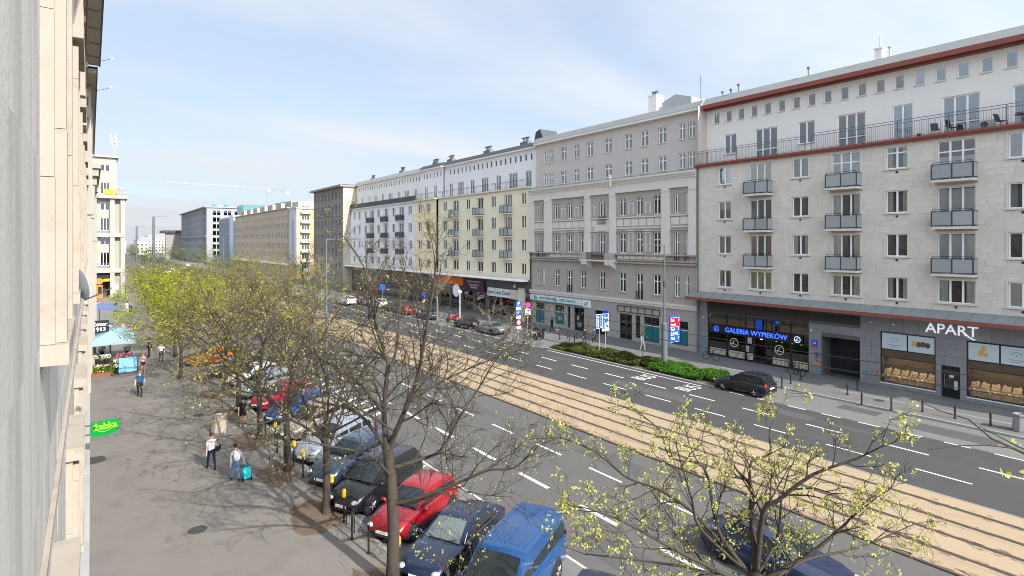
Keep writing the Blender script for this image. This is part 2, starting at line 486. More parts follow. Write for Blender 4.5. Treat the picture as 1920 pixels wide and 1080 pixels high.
def surround_mesh(w, h, sw, proud, sill, arch=False, sm='stone_trim', hood=0.0):
    key = ('s', w, h, sw, proud, sill, arch, sm, hood)
    if key in WCACHE: return WCACHE[key]
    mb = MB(); hw = w / 2; x0, x1 = -proud, 0.03
    if sw:
        if arch:
            r = hw; sp = h - r
            mb.box(x0, x1, -hw - sw, -hw, 0, sp); mb.box(x0, x1, hw, hw + sw, 0, sp)
            K = 10
            for k in range(K):
                a, b = math.pi * k / K, math.pi * (k + 1) / K
                P = lambda q, rr: (x0, rr * math.cos(q), sp + rr * math.sin(q))
                mb.prism([P(a, r), P(b, r), P(b, r + sw), P(a, r + sw)], (x1 - x0, 0, 0))
                # spandrel fills the square opening round the arch
                qa = (0.001, r * math.cos(a), sp + r * math.sin(a)); qb = (0.001, r * math.cos(b), sp + r * math.sin(b))
                if k < K / 2: c = (0.001, r, h)
                else: c = (0.001, -r, h)
                mb.prism([qa, qb, c], (0.2, 0, 0))
            mb.prism([(0.001, r*0.02, h), (0.001, -r*0.02, h), (0.001, 0, h - 0.001)], (0.2, 0, 0))
        else:
            mb.box(x0, x1, -hw - sw, -hw, 0, h + sw); mb.box(x0, x1, hw, hw + sw, 0, h + sw); mb.box(x0, x1, -hw, hw, h, h + sw)
    if hood: mb.box(-proud - 0.14, x1, -hw - sw - 0.12, hw + sw + 0.12, h + sw + 0.12, h + sw + 0.12 + hood)
    if sill: mb.box(-proud - 0.07, 0.14, -hw - sw - 0.03, hw + sw + 0.03, -sill, -0.001)
    WCACHE[key] = mb.mesh('surround', sm)
    return WCACHE[key]

CURT = ['curtain_white', 'curtain_white', 'curtain_cream', 'curtain_grey', 'blind']
class Bld:
    def __init__(s, name, label, cat, loc, rz=0.0, group=None):
        s.root = thing(name, label, cat, loc, rz, group); s.loc = Vector(loc); s.rng = random.Random(len(label))
    def part(s, name, mb, mats, smooth=False, **kw): return mb.build(name, mats, s.root, smooth, **kw)
    def wall(s, x, u0, u1, z0, z1, ops, m, name='wall', reveal=0.2, room=1.4, rm='room', revm=None, label=None):
        """Wall sheet with true openings, reveals and a dark room behind each."""
        mb = MB()
        us = sorted({u0, u1, *[v for o in ops for v in o[:2] if u0 < v < u1]}); zs = sorted({z0, z1, *[v for o in ops for v in o[2:4] if z0 < v < z1]})
        for k in range(len(zs) - 1):
            zc = (zs[k] + zs[k+1]) / 2; run = None
            for j in range(len(us) - 1):
                uc = (us[j] + us[j+1]) / 2
                hole = any(o[0] < uc < o[1] and o[2] < zc < o[3] for o in ops)
                if not hole and run is None: run = us[j]
                if hole and run is not None:
                    mb.quad((x, run, zs[k]), (x, us[j], zs[k]), (x, us[j], zs[k+1]), (x, run, zs[k+1])); run = None
            if run is not None: mb.quad((x, run, zs[k]), (x, u1, zs[k]), (x, u1, zs[k+1]), (x, run, zs[k+1]))
        for o in ops:
            a, b, c, d = o[:4]
            for xa, xb, mi in ((x, x + reveal, 0), (x + reveal, x + reveal + room, 1)):
                mb.quad((xa,a,c),(xb,a,c),(xb,a,d),(xa,a,d), mi); mb.quad((xa,b,c),(xb,b,c),(xb,b,d),(xa,b,d), mi)
                mb.quad((xa,a,c),(xb,a,c),(xb,b,c),(xa,b,c), mi); mb.quad((xa,a,d),(xb,a,d),(xb,b,d),(xa,b,d), mi)
            xe = x + reveal + room
            mb.quad((xe,a,c),(xe,b,c),(xe,b,d),(xe,a,d), 1)
        return s.part(name, mb, [m, rm], label=label)
    def window(s, x, a, b, c, d, n=2, transom=0, fm='white_frame', gm='glass', depth=0.10, curt=0.6, sw=0.0, proud=0.03, sill=0.0, sm='stone_trim', arch=False, panes=True, hood=0.0, cm=None, name='window'):
        w, h = round(b - a, 2), round(d - c, 2); u = (a + b) / 2
        f = obj(name, win_mesh(w, h, n, transom, fm, depth, arch), s.root, (x, u, c))
        if panes and not arch:
            pw = w / n - 0.11
            rows = [(0.05, h * transom - 0.04), (h * transom + 0.04, h - 0.05)] if transom else [(0.05, h - 0.05)]
            for k in range(n):
                for z0, z1 in rows:
                    obj('pane', pane_mesh(pw + 0.02, z1 - z0, depth + 0.025, gm), f, (0, -w/2 + w*(k+0.5)/n, z0))
        else: obj('pane', pane_mesh(w - 0.04, h - 0.04, depth + 0.025, gm, arch), f, (0, 0, 0.02))
        r = s.rng.random()
        if cm or r < curt:
            cmn = cm or s.rng.choice(CURT)
            if cmn == 'blind': obj('blind', curtain_mesh(w - 0.1, round(h * s.rng.choice((0.95, 0.6, 0.4)), 2), depth + 0.09, 'blind', False), f, (0, 0, 0)).location.z = 0
            elif s.rng.random() < 0.45: obj('curtain', curtain_mesh(w - 0.1, h - 0.08, depth + 0.12, cmn), f, (0, 0, 0.04))
            else:
                cw = round(w * 0.24, 2)
                for sg in (-1, 1): obj('curtain', curtain_mesh(cw, h - 0.08, depth + 0.12, cmn), f, (0, sg * (w/2 - cw/2 - 0.05), 0.04))
        if sw or sill: obj('surround', surround_mesh(w, h, sw, proud, sill, arch, sm, hood), f, (0, 0, 0))
        return f
    def balcony(s, x, a, b, z, depth=0.85, h=1.1, pm='balcony_panel', n=2, slabm='stone_trim'):
        mb = MB(); mb.box(x - depth, x - 0.002, a, b, z - 0.16, z)
        bal = s.part('balcony', mb, slabm)
        r = MB(); t = 0.035; xo = x - depth + 0.04
        r.box(xo - t, xo + t, a, b, z + h - 0.05, z + h); r.box(xo - t, xo + t, a, b, z + 0.06, z + 0.10)
        for k in range(n + 1):
            y = a + 0.03 + (b - a - 0.06) * k / n
            r.box(xo - t*0.9, xo + t*0.9, y - 0.035, y + 0.035, z, z + h - 0.05)
        for y in (a, b - 0.05):
            r.box(xo + t, x - 0.002, y, y + 0.05, z + h - 0.05, z + h)
            r.box(xo + t, x - 0.002, y, y + 0.05, z + 0.06, z + 0.10)
        r.box(xo - 0.02, xo + 0.02, a + 0.1, b - 0.1, z + h + 0.10, z + h + 0.13)
        for y in (a + 0.1, b - 0.13): r.box(xo - 0.02, xo + 0.02, y, y + 0.03, z + h, z + h + 0.10)
        obj('railing', r.mesh('railing', 'dark_frame'), bal)
        pw = (b - a - 0.06) / n - 0.09
        for k in range(n):
            y = a + 0.03 + (b - a - 0.06) * (k + 0.5) / n
            obj('panel', pane_mesh(pw, h - 0.18, 0.0, pm), bal, (xo - 0.01, y, z + 0.11))
        for y in (a + 0.015, b - 0.025):
            mp = MB(); mp.box(xo + 0.04, x - 0.03, y, y + 0.012, z + 0.12, z + h - 0.06); obj('panel', mp.mesh('panel', pm), bal)
        return bal
    def railing(s, x, a, b, z, h=1.05, step=0.13, post=2.6, ret=None, m='rail_metal', name='railing'):
        mb = MB()
        for zz_ in (h, h * 0.86): mb.box(x - 0.022, x + 0.022, a, b, z + zz_ - 0.02, z + zz_ + 0.02)
        mb.box(x - 0.015, x + 0.015, a, b, z + 0.09, z + 0.12)
        k = a
        while k < b:
            mb.box(x - 0.008, x + 0.008, k, k + 0.016, z + 0.12, z + h * 0.86 - 0.02); k += step
        k = a
        while k <= b + 0.01:
            mb.box(x - 0.026, x + 0.026, k - 0.026, k + 0.026, z, z + h - 0.02); k += post
        return s.part(name, mb, m)
def masonry(bld, x, u0, u1, zlev, ops, length, m, m_n=300, proud=0.02, gap=0.008, name='stone_slab', stuff='stone_cladding', near=0.0):
    """Courses of slabs between the openings: the nearest ones single pieces, the rest one part."""
    rng = random.Random(5); cells = []
    for k in range(len(zlev) - 1):
        za, zb = zlev[k], zlev[k+1]; zc = (za + zb) / 2
        cuts = [(o[0], o[1]) for o in ops if o[2] < zc < o[3]]
        cuts.sort(); runs = []; cur = u0
        for a, b in cuts:
            if a > cur: runs.append((cur, min(a, u1)))
            cur = max(cur, b)
        if cur < u1: runs.append((cur, u1))
        off = rng.random() * length
        for a, b in runs:
            if b - a < 0.05: continue
            pts = [a]; p = math.floor((a - off) / length) * length + off + length
            while p < b - 0.12:
                if p > a + 0.12: pts.append(p)
                p += length * (0.85 + 0.3 * rng.random())
            pts.append(b)
            for i in range(len(pts) - 1): cells.append((pts[i], pts[i+1], za, zb))
    cells.sort(key=lambda c: abs((c[0] + c[1]) / 2 - near))
    rest = MB(); sh = {}
    for i, (a, b, za, zb) in enumerate(cells):
        pr = proud + rng.random() * 0.006
        if i < m_n:
            key = (round(b - a, 2), round(zb - za, 3), i % 3)
            if key not in sh:
                q = MB(); w = key[0] - gap; h = key[1] - gap
                q.box(-pr, 0.0, -w/2, w/2, -h/2, h/2); sh[key] = q.mesh(name, m)
            obj(name, sh[key], bld.root, (x, (a+b)/2, (za+zb)/2))
        else: rest.box(x - pr, x, a + gap/2, b - gap/2, za + gap/2, zb - gap/2)
    if rest.v:
        o = bld.part(stuff, rest, m); o['kind'] = 'stuff'
def grow_ops(ops, e): return [(a - e, b + e, c - e, d + e) for a, b, c, d in [o[:4] for o in ops]]

# ================================================================== right-hand row, nearest: stone block with the white set-back storey
OX = 47.6
B1 = Bld('apartment_building', 'stone clad apartment block with red eaves, white top storey and glass fronted balconies over shops', 'building', (OX, -2.0, 0))
o = 2.0   # local y = world y + 2
cols = [(30.24,31.54,2), (26.33,28.38,3), (23.16,24.51,2), (19.24,21.33,3), (16.06,17.47,2), (12.13,14.27,3), (9.0,10.44,2), (5.2,7.25,3), (2.1,3.5,2), (-1.3,0.8,3)]
rows = [(16.29,17.91), (13.03,14.69), (9.82,11.50), (6.67,8.30)]
ops, spec = [], []
for ci, (a, b, n) in enumerate(cols):
    for ri, (c, d) in enumerate(rows):
        bal = n == 3 and ri < 3
        cc = c if not bal else (15.12, 11.90, 8.68)[ri]
        ops.append((a + o, b + o, cc, d)); spec.append((n, ri, ci, bal))
PW = 36.0
B1.wall(0.03, 0.0, PW, 6.1, 18.25, ops, 'joint', revm='stone_trim')
zl = [6.12]
for c, d in reversed(rows):
    s0 = zl[-1]; k = max(1, round((c - 0.12 - s0) / 0.42))
    zl += [s0 + (c - 0.12 - s0) * (i + 1) / k for i in range(k)]
    zl += [c - 0.12 + (d + 0.24 - c) * (i + 1) / 4 for i in range(4)]
k = max(1, round((18.24 - zl[-1]) / 0.42)); s0 = zl[-1]
zl += [s0 + (18.24 - s0) * (i + 1) / k for i in range(k)]
masonry(B1, 0.029, 0.0, PW, zl, grow_ops(ops, 0.12), 1.05, 'stone_slab', 298, near=12.0)
vent = MB()
for (a, b, c, d), (n, ri, ci, bal) in zip(ops, spec):
    cm = 'curtain_plum' if (ci, ri) == (1, 2) else None
    B1.window(0.0, a, b, c, d, n, 0.72 if (ri == 0 and ci in (3, 4, 5, 7)) else 0, sw=0.12, proud=0.035, sill=0 if bal else 0.09, curt=0.78, cm=cm)
    if bal: B1.balcony(-0.02, a - 0.12, b + 0.12, c + 0.02, 0.9, 1.08)
    else: vent.box(-0.035, 0.02, (a+b)/2 - 0.07, (a+b)/2 + 0.07, c - 0.33, c - 0.19)
B1.part('vent', vent, 'black_metal')['kind'] = 'stuff'
# terrace edge, white set-back storey
mb = MB(); mb.box(-0.38, 1.6, 0, PW + 0.02, 18.25, 18.42); mb.box(-0.30, -0.02, 0, PW + 0.02, 18.12, 18.25)
B1.part('terrace_edge', mb, 'red_metal')
SX = 1.6
att = []
y = -1.45
while y < 32.6:
    att.append((y + o, y + o + 0.66, 22.48, 23.55)); y += 1.3056
terr = [(30.69,31.98,2,19.35), (26.69,28.79,3,18.55), (23.42,24.82,2,19.35), (19.51,21.61,3,18.55), (16.29,17.62,2,18.55), (12.31,14.45,3,18.55), (9.0,10.55,2,18.55), (5.3,7.3,3,18.55), (2.1,3.5,2,19.35)]
tops = [(a + o, b + o, z, 21.24) for a, b, n, z in terr]
B1.wall(SX, 0, PW, 18.43, 24.0, att + tops, 'white_plaster', name='upper_wall')
for i, (a, b, c, d) in enumerate(att): B1.window(SX, a, b, c, d, 1, curt=0.6, gm='glass_blue', sill=0.05, sw=0.0, fm='white_frame')
for (a, b, c, d), t in zip(tops, terr): B1.window(SX, a, b, c, d, t[2], 0.30 if t[2] == 3 else 0, curt=0.8, gm='glass_blue', sill=0.05 if c > 19 else 0)
mb = MB()
mb.box(SX - 1.05, SX + 0.2, 0, PW - 0.1, 23.98, 24.22); mb.box(SX - 1.12, SX - 1.05, 0, PW - 0.1, 23.90, 24.26); mb.box(SX - 0.55, SX - 0.01, 0, PW - 0.1, 23.86, 23.98)
B1.part('eave', mb, 'red_metal')
mb = MB(); mb.prism([(SX - 0.85, 0, 24.26), (SX - 0.25, 0, 25.05), (12, 0, 25.10), (12, 0, 24.26)], (0, PW - 0.1, 0)); B1.part('roof', mb, 'grey_roof')
mb = MB(); mb.box(0.0, 12.0, -0.1, 0.0, 0, 24.0); mb.box(SX + 0.25, 12, PW, PW + 0.05, 18.3, 24.4); mb.box(11.9, 12.0, 0, PW, 0, 24.0); B1.part('side_wall', mb, 'white_plaster')
B1.railing(-0.10, 0.1, 24.9, 18.42, 1.35, 0.14, 3.1)
B1.railing(-0.10, 25.4, PW - 0.1, 18.42, 1.25, 0.14, 3.1)
# chimneys and pipes on the roof
for y, h, w in ((18.6, 0.9, 0.5),):
    mb = MB(); mb.box(1.6, 2.3, y + o - w/2, y + o + w/2, 25.0, 25.0 + h); mb.box(1.5, 2.4, y + o - w/2 - 0.06, y + o + w/2 + 0.06, 25.0 + h, 25.08 + h)
    c = B1.part('chimney', mb, 'white_plaster')
    q = MB(); q.tube([(1.9, y + o, 25.9), (1.9, y + o, 26.9)], 0.03, 6); q.tube([(1.9, y + o - 0.7, 25.0), (1.9, y + o - 0.7, 25.9)], 0.08, 8); q.lathe([(0.16, 25.85), (0.16, 25.95), (0.05, 26.05)], 8, (1.9, y + o - 0.7, 0)); obj('pipe', q.mesh('pipe', 'galv'), c)
for y, h in ((23.9, 0.75), (30.4, 0.8), (31.2, 0.5), (32.1, 0.45)):
    mb = MB(); mb.tube([(1.5, y + o, 25.0), (1.5, y + o, 25.0 + h)], 0.06, 8); mb.lathe([(0.13, 25 + h - 0.12), (0.15, 25 + h), (0.04, 25.08 + h)], 8, (1.5, y + o, 0)); B1.part('vent_pipe', mb, 'rail_metal')
# canopy over the shops
mb = MB(); mb.prism([(-1.2, 0, 5.62), (0.02, 0, 6.12), (0.02, 0, 6.02), (-1.2, 0, 5.50)], (0, PW + 0.35, 0)); cpy = B1.part('canopy', mb, 'canopy_sheet')
q = MB()
k = 0.4
while k < PW: q.prism([(-1.19, k, 5.66), (0.0, k, 6.15), (0.0, k, 6.11), (-1.19, k, 5.62)], (0, 0.04, 0)); k += 1.15
obj('batten', q.mesh('batten', 'grey_roof'), cpy)['kind'] = 'stuff'
q = MB(); q.box(-1.26, -1.2, 0, PW + 0.37, 5.40, 5.66); obj('fascia', q.mesh('fascia', 'red_metal'), cpy)
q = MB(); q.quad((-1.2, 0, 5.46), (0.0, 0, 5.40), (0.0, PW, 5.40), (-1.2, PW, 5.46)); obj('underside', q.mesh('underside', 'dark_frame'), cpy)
# ground storey: granite with shop openings
GX = 0.10
g_ops = [(23.20 + o, 32.76 + o, 0.12, 4.16), (19.31 + o, 22.15 + o, 0.1, 3.25), (14.42 + o, 17.86 + o, 0.42, 4.17), (9.2 + o, 12.63 + o, 0.42, 4.20), (13.02 + o, 14.05 + o, 0.12, 2.30), (3.6 + o, 7.2 + o, 0.42, 4.2)]
l_ops = [(23.2 + o, 32.8 + o, 4.24, 5.15), (19.28 + o, 23.2 + o, 4.44, 5.15)]
B1.wall(GX, 0, PW, 0.0, 6.1, g_ops[:1] + g_ops[1:], 'granite_dark', name='shop_wall', reveal=0.35, room=3.0)
zl = [0.1, 0.42, 1.05, 1.68, 2.31, 2.94, 3.57, 4.22, 5.36]
masonry(B1, GX - 0.001, 0, PW, zl, [(a - 0.02, b + 0.02, c - 0.02, d + 0.02) for a, b, c, d in g_ops + l_ops], 0.94, 'granite', 260, proud=0.03, gap=0.012, name='panel', stuff='panel_rest', near=13.0)
mb = MB()
for a, b, c, d in l_ops:
    z = c + 0.02
    while z < d - 0.03:
        mb.prism([(GX - 0.06, a, z), (GX - 0.01, a, z + 0.06), (GX - 0.001, a, z + 0.06), (GX - 0.001, a, z)], (0, b - a, 0)); z += 0.085
B1.part('louver_slat', mb, 'louver')['kind'] = 'stuff'
# bakery front
a, b = 23.20 + o, 32.76 + o
mb = MB(); X = GX + 0.10
divs = [a, a + 1.55, a + 3.25, a + 3.75, a + 4.85, a + 5.7, a + 7.6, b]
for y in divs: mb.box(X - 0.03, X + 0.05, y - 0.045 if y > a else y, y + 0.045 if y < b else y, 0.12, 4.16)
for z in (0.12, 2.30, 3.05, 4.07): mb.box(X - 0.02, X + 0.045, a, b, z, z + 0.09)
fr = B1.part('shopfront', mb, 'black_metal')
for i in range(len(divs) - 1):
    y0, y1 = divs[i], divs[i+1]
    for z0, z1 in ((0.2, 2.3), (2.39, 3.05), (3.14, 4.07)):
        if i == 3 and z0 < 1: continue
        obj('pane', pane_mesh(y1 - y0 - 0.02, z1 - z0, 0.02, 'glass_dark'), fr, (X, (y0+y1)/2, z0))
# patterned white film along the foot of the panes
mb = MB()
for i in (0, 1, 2, 5, 6, 4):
    y0, y1 = divs[i] + 0.12, divs[i+1] - 0.12
    if y1 - y0 < 0.5: continue
    z = 0.28
    while z < 0.86:
        y_ = y0
        while y_ < y1 - 0.06: mb.box(X + 0.005, X + 0.012, y_, y_ + 0.085, z, z + 0.075); y_ += 0.115
        z += 0.1
obj('window_film', mb.mesh('window_film', 'curtain_cream'), fr)['kind'] = 'stuff'
emis('neon_blue', (0.03, 0.10, 1.0), 1.6)
emis('neon_white', (0.55, 0.68, 1.0), 0.8)
emis('warm_lamp', (1.0, 0.62, 0.28), 5.0)
sgn = MB(); sgn.box(X - 0.09, X - 0.04, 23.7 + o, 32.4 + o, 2.36, 3.06); bs = B1.part('sign_board', sgn, 'black_board')
lettering('GALERIA WYPIEKÓW', 0.62, bs, (X - 0.10, 27.95 + o, 2.70), ROT_STREET, 'neon_blue', 0.02, 0.0, width=5.9)
def badge(parent, x, y, z, r, m, m2, txt='L'):
    q = MB(); K = 20
    for k in range(K):
        a0, a1 = 2*math.pi*k/K, 2*math.pi*(k+1)/K
        P = lambda t, rr: (x, y + rr*math.cos(t), z + rr*math.sin(t))
        q.prism([P(a0, r), P(a1, r), P(a1, r*0.86), P(a0, r*0.86)], (0.012, 0, 0))
    q.tube([(x, y - r*0.30, z + r*0.62), (x, y + r*0.0, z + r*0.5), (x, y + r*0.1, z), (x, y + r*0.35, z - r*0.35), (x, y + r*0.62, z - r*0.25), (x, y + r*0.4, z - r*0.05), (x, y - r*0.1, z - r*0.38), (x, y - r*0.5, z - r*0.3)], r*0.07, 5)
    return obj('emblem', q.mesh('emblem', m), parent)
badge(bs, X - 0.11, 31.85 + o, 2.70, 0.27, 'neon_blue', None)
badge(bs, X - 0.11, 24.15 + o, 2.70, 0.27, 'neon_white', None)
badge(fr, X + 0.0, 30.05 + o, 1.62, 0.42, 'curtain_cream', None)
badge(fr, X + 0.0, 25.75 + o, 1.58, 0.42, 'curtain_cream', None)
for y, z, w, h in ((28.5, 1.75, 0.42, 0.55), (28.75, 0.98, 0.40, 0.55)):
    q = MB(); q.box(X - 0.004, X + 0.006, y + o - w/2, y + o + w/2, z, z + h); obj('poster', q.mesh('poster', 'curtain_grey'), fr)
q = MB()
for y in (30.9, 30.1, 26.6, 26.1, 25.2, 24.4, 28.0): q.lathe([(0.05, 0), (0.09, 0.05), (0.05, 0.14)], 8, (GX + 1.2, y + o, 2.05))
obj('pendant_lamp', q.mesh('pendant_lamp', 'warm_lamp'), fr)
q = MB(); q.box(GX + 1.8, GX + 2.4, a + 0.4, a + 4.2, 0.1, 1.15); q.box(GX + 1.8, GX + 2.4, a + 6, b - 0.3, 0.1, 1.15); q.box(GX + 3.1, GX + 3.2, a + 0.2, b - 0.2, 1.3, 1.36)
obj('counter', q.mesh('counter', 'wood_brown'), fr)
q = MB(); q.box(X - 0.13, X - 0.05, 27.25 + o, 27.85 + o, 3.12, 4.02); bb = B1.part('hanging_box', q, 'sign_blue')
q = MB()
for i in range(3): q.lathe([(0.06, 0), (0.06, 0.01)], 10, (X - 0.135, 27.4 + o + 0.12*i, 3.35 + 0.2*i), axis='x')
# gateway
a, b = 19.31 + o, 22.15 + o
q = MB(); q.box(GX + 1.6, GX + 1.7, a, b, 0.1, 3.25)
gt = B1.part('gate', q, 'black_metal')
q = MB()
for k in range(9): q.box(GX + 1.55, GX + 1.6, a + 0.1 + k*0.32, a + 0.14 + k*0.32, 0.15, 3.1)
for z in (0.5, 1.3, 2.2): q.box(GX + 1.53, GX + 1.55, a, b, z, z + 0.05)
obj('gate_bar', q.mesh('gate_bar', 'dark_frame'), gt)['kind'] = 'stuff'
# jeweller: two big windows with posters, brown band, lit shelves; door between
emis('led_warm', (1.0, 0.80, 0.55), 20.0)
emis('sign_emissive', (0.9, 0.93, 1.0), 0.25)  # weak emission put in to whiten letters that stand in shade
mat('jewel_gold', (0.75, 0.45, 0.14), 0.3, 0.2, 9, metal=0.4)
mat('poster_pale', (0.52, 0.60, 0.64), 0.5, 0.03, 1)
mat('band_brown', (0.10, 0.075, 0.05), 0.5, 0.1, 1)
mat('tray_cream', (0.62, 0.44, 0.28), 0.7, 0.35, 9)
def jeweller(y0, y1, div, arts):
    X = GX + 0.06
    mb = MB()
    for y in (y0, y1 - 0.06): mb.box(X - 0.02, X + 0.06, y, y + 0.06, 0.42, 4.17)
    for z in (0.42, 2.30, 2.86, 4.11): mb.box(X - 0.018, X + 0.058, y0 + 0.06, y1 - 0.06, z, z + 0.06)
    mb.box(X - 0.016, X + 0.05, div - 0.04, div + 0.04, 2.92, 4.11)
    f = B1.part('shop_window', mb, 'black_metal')
    q = MB(); q.box(X - 0.01, X + 0.04, y0 + 0.06, y1 - 0.06, 2.36, 2.86); obj('brown_band', q.mesh('brown_band', 'band_brown'), f)
    obj('pane', pane_mesh(y1 - y0 - 0.12, 1.82, 0.0, 'shop_glass'), f, (X, (y0+y1)/2, 0.48))
    q = MB(); q.box(X - 0.12, X + 0.35, y0 - 0.02, y1 + 0.02, 0.36, 0.42); obj('window_ledge', q.mesh('window_ledge', 'white_frame'), f)
    for i, (a, b) in enumerate(((y0 + 0.07, div - 0.05), (div + 0.05, y1 - 0.07))):
        q = MB(); q.box(X - 0.012, X + 0.01, a, b, 2.94, 4.10); p = obj('poster', q.mesh('poster', 'poster_pale'), f)
        yc, zc = (a + b) / 2, 3.55
        k = arts[i]; q = MB()
        if k == 'rings':
            for j, mm in enumerate((0, 1, 2, 2)):
                q.ellip((X - 0.02, yc + 0.42 - 0.27*j, zc - 0.04*(j % 2)), (0.02, 0.17, 0.20), 12, 8, mm)
            obj('picture', q.mesh('picture', ['jewel_gold', 'wood_brown', 'band_brown']), f)
        elif k == 'gold':
            q.box(X - 0.025, X - 0.013, yc - 0.10, yc + 0.12, zc + 0.02, zc + 0.38); q.box(X - 0.03, X - 0.013, yc - 0.02, yc + 0.28, zc - 0.28, zc + 0.10); q.box(X - 0.027, X - 0.013, yc - 0.26, yc - 0.04, zc - 0.27, zc - 0.06)
            obj('picture', q.mesh('picture', 'jewel_gold'), f)
        else:
            for j in range(7):
                t = math.pi * (0.02 + j / 6.2)
                q.ellip((X - 0.016, yc + 0.24*math.cos(t), zc + 0.05 + 0.19*math.sin(t)), (0.006, 0.075, 0.028), 8, 4)
            q.box(X - 0.018, X - 0.013, yc - 0.38, yc + 0.38, zc - 0.30, zc - 0.25); q.box(X - 0.018, X - 0.013, yc - 0.28, yc + 0.28, zc - 0.42, zc - 0.38)
            q.lathe([(0.06, -0.018), (0.06, -0.013)], 10, (X, yc, zc), axis='x')
            obj('picture', q.mesh('picture', 'flashing'), f)
    q = MB()
    q.box(X + 0.15, X + 0.75, y0 + 0.02, y1 - 0.02, 1.02, 1.06); q.box(X + 0.10, X + 0.75, y0 + 0.02, y1 - 0.02, 0.44, 0.50)
    obj('shelf', q.mesh('shelf', 'canopy_sheet'), f)
    q = MB(); q.box(X + 0.75, X + 0.79, y0, y1, 0.44, 2.9); obj('back_panel', q.mesh('back_panel', 'band_brown'), f)
    q = MB(); q.box(X + 0.08, X + 0.14, y0 + 0.1, y1 - 0.1, 2.40, 2.43); q.box(X + 0.66, X + 0.70, y0 + 0.1, y1 - 0.1, 0.96, 0.985); obj('light_strip', q.mesh('light_strip', 'led_warm'), f)
    return f, X
TRAY = {}
def tray_mesh(kind):
    if kind in TRAY: return TRAY[kind]
    q = MB(); r = random.Random(kind)
    q.prism([(-0.22, -0.22, 0), (0.14, -0.22, 0), (0.14, -0.22, 0.30), (0.08, -0.22, 0.34)], (0, 0.44, 0), 0)
    for i in range(7):
        y = -0.18 + 0.06*i; z = 0.05 + 0.22*r.random()
        q.ellip((-0.24 + z*0.9, y, z + 0.02), (0.025, 0.026, 0.035), 6, 4, 1 if r.random() < 0.5 else 2)
    q.lathe([(0.05, 0.2), (0.03, 0.30), (0.06, 0.38), (0.02, 0.40)], 8, (0.12, 0.1 if kind % 2 else -0.1, 0), 2)
    TRAY[kind] = q.mesh('jewellery_tray', ['tray_cream', 'jewel_gold', 'sign_white'], True)
    return TRAY[kind]
ft = []
for (y0, y1, div, arts, nm) in ((14.42 + o, 17.86 + o, 16.14 + o, ('rings', 'flower'), 'gateway side window'), (9.2 + o, 12.63 + o, 10.9 + o, ('flower', 'gold'), 'window past the door')):
    f, X = jeweller(y0, y1, div, arts)
    for lvl, (z, nm2) in enumerate(((0.505, 'lower'), (1.065, 'upper'))):
        for i in range(6):
            y = y0 + 0.34 + (y1 - y0 - 0.68) * i / 5
            t = obj('jewellery_tray', tray_mesh((i + lvl) % 4), None, (OX + X + 0.42, y - o, z), None, 'jewellery tray on the %s shelf of %s, %s' % (nm2, nm, ('right end', 'second from right', 'third from right', 'third from left', 'second from left', 'left end')[i]), 'jewellery tray', 'jewellery trays in the lit shop windows')
jeweller(3.6 + o, 7.2 + o, 5.4 + o, ('flower', 'gold'))
lettering('APART', 0.98, B1.root, (GX - 0.10, 13.5 + o, 4.80), ROT_STREET, 'sign_emissive', 0.03, 0.002, width=3.0)
q = MB(); q.tube([(GX - 0.10, 12.75 + o, 4.72), (GX - 0.10, 12.5 + o, 4.45), (GX - 0.10, 12.2 + o, 4.30), (GX - 0.10, 12.12 + o, 4.34)], [0.05, 0.05, 0.04, 0.01], 6); B1.part('lettering_flourish', q, 'sign_emissive')
q = MB(); y0, y1 = 13.02 + o, 14.05 + o; X = GX + 0.12
for y in (y0, y1 - 0.07): q.box(X, X + 0.06, y, y + 0.07, 0.12, 2.3)
q.box(X, X + 0.06, y0 + 0.07, y1 - 0.07, 2.22, 2.3); q.box(X, X + 0.06, y0 + 0.07, y1 - 0.07, 0.12, 0.32)
d = B1.part('door', q, 'black_metal'); obj('pane', pane_mesh(y1 - y0 - 0.14, 1.9, 0.02, 'glass_dark'), d, (X, (y0+y1)/2, 0.32))
q = MB(); q.tube([(X - 0.05, y1 - 0.16, 0.8), (X - 0.05, y1 - 0.16, 1.7)], 0.018, 6); obj('handle', q.mesh('handle', 'chrome'), d)
q = MB(); q.box(X - 0.004, X, y0 + 0.38, y0 + 0.62, 1.5, 1.68); q.box(X - 0.004, X, y0 + 0.15, y0 + 0.35, 0.7, 1.3); obj('sticker', q.mesh('sticker', 'poster_pale'), d)
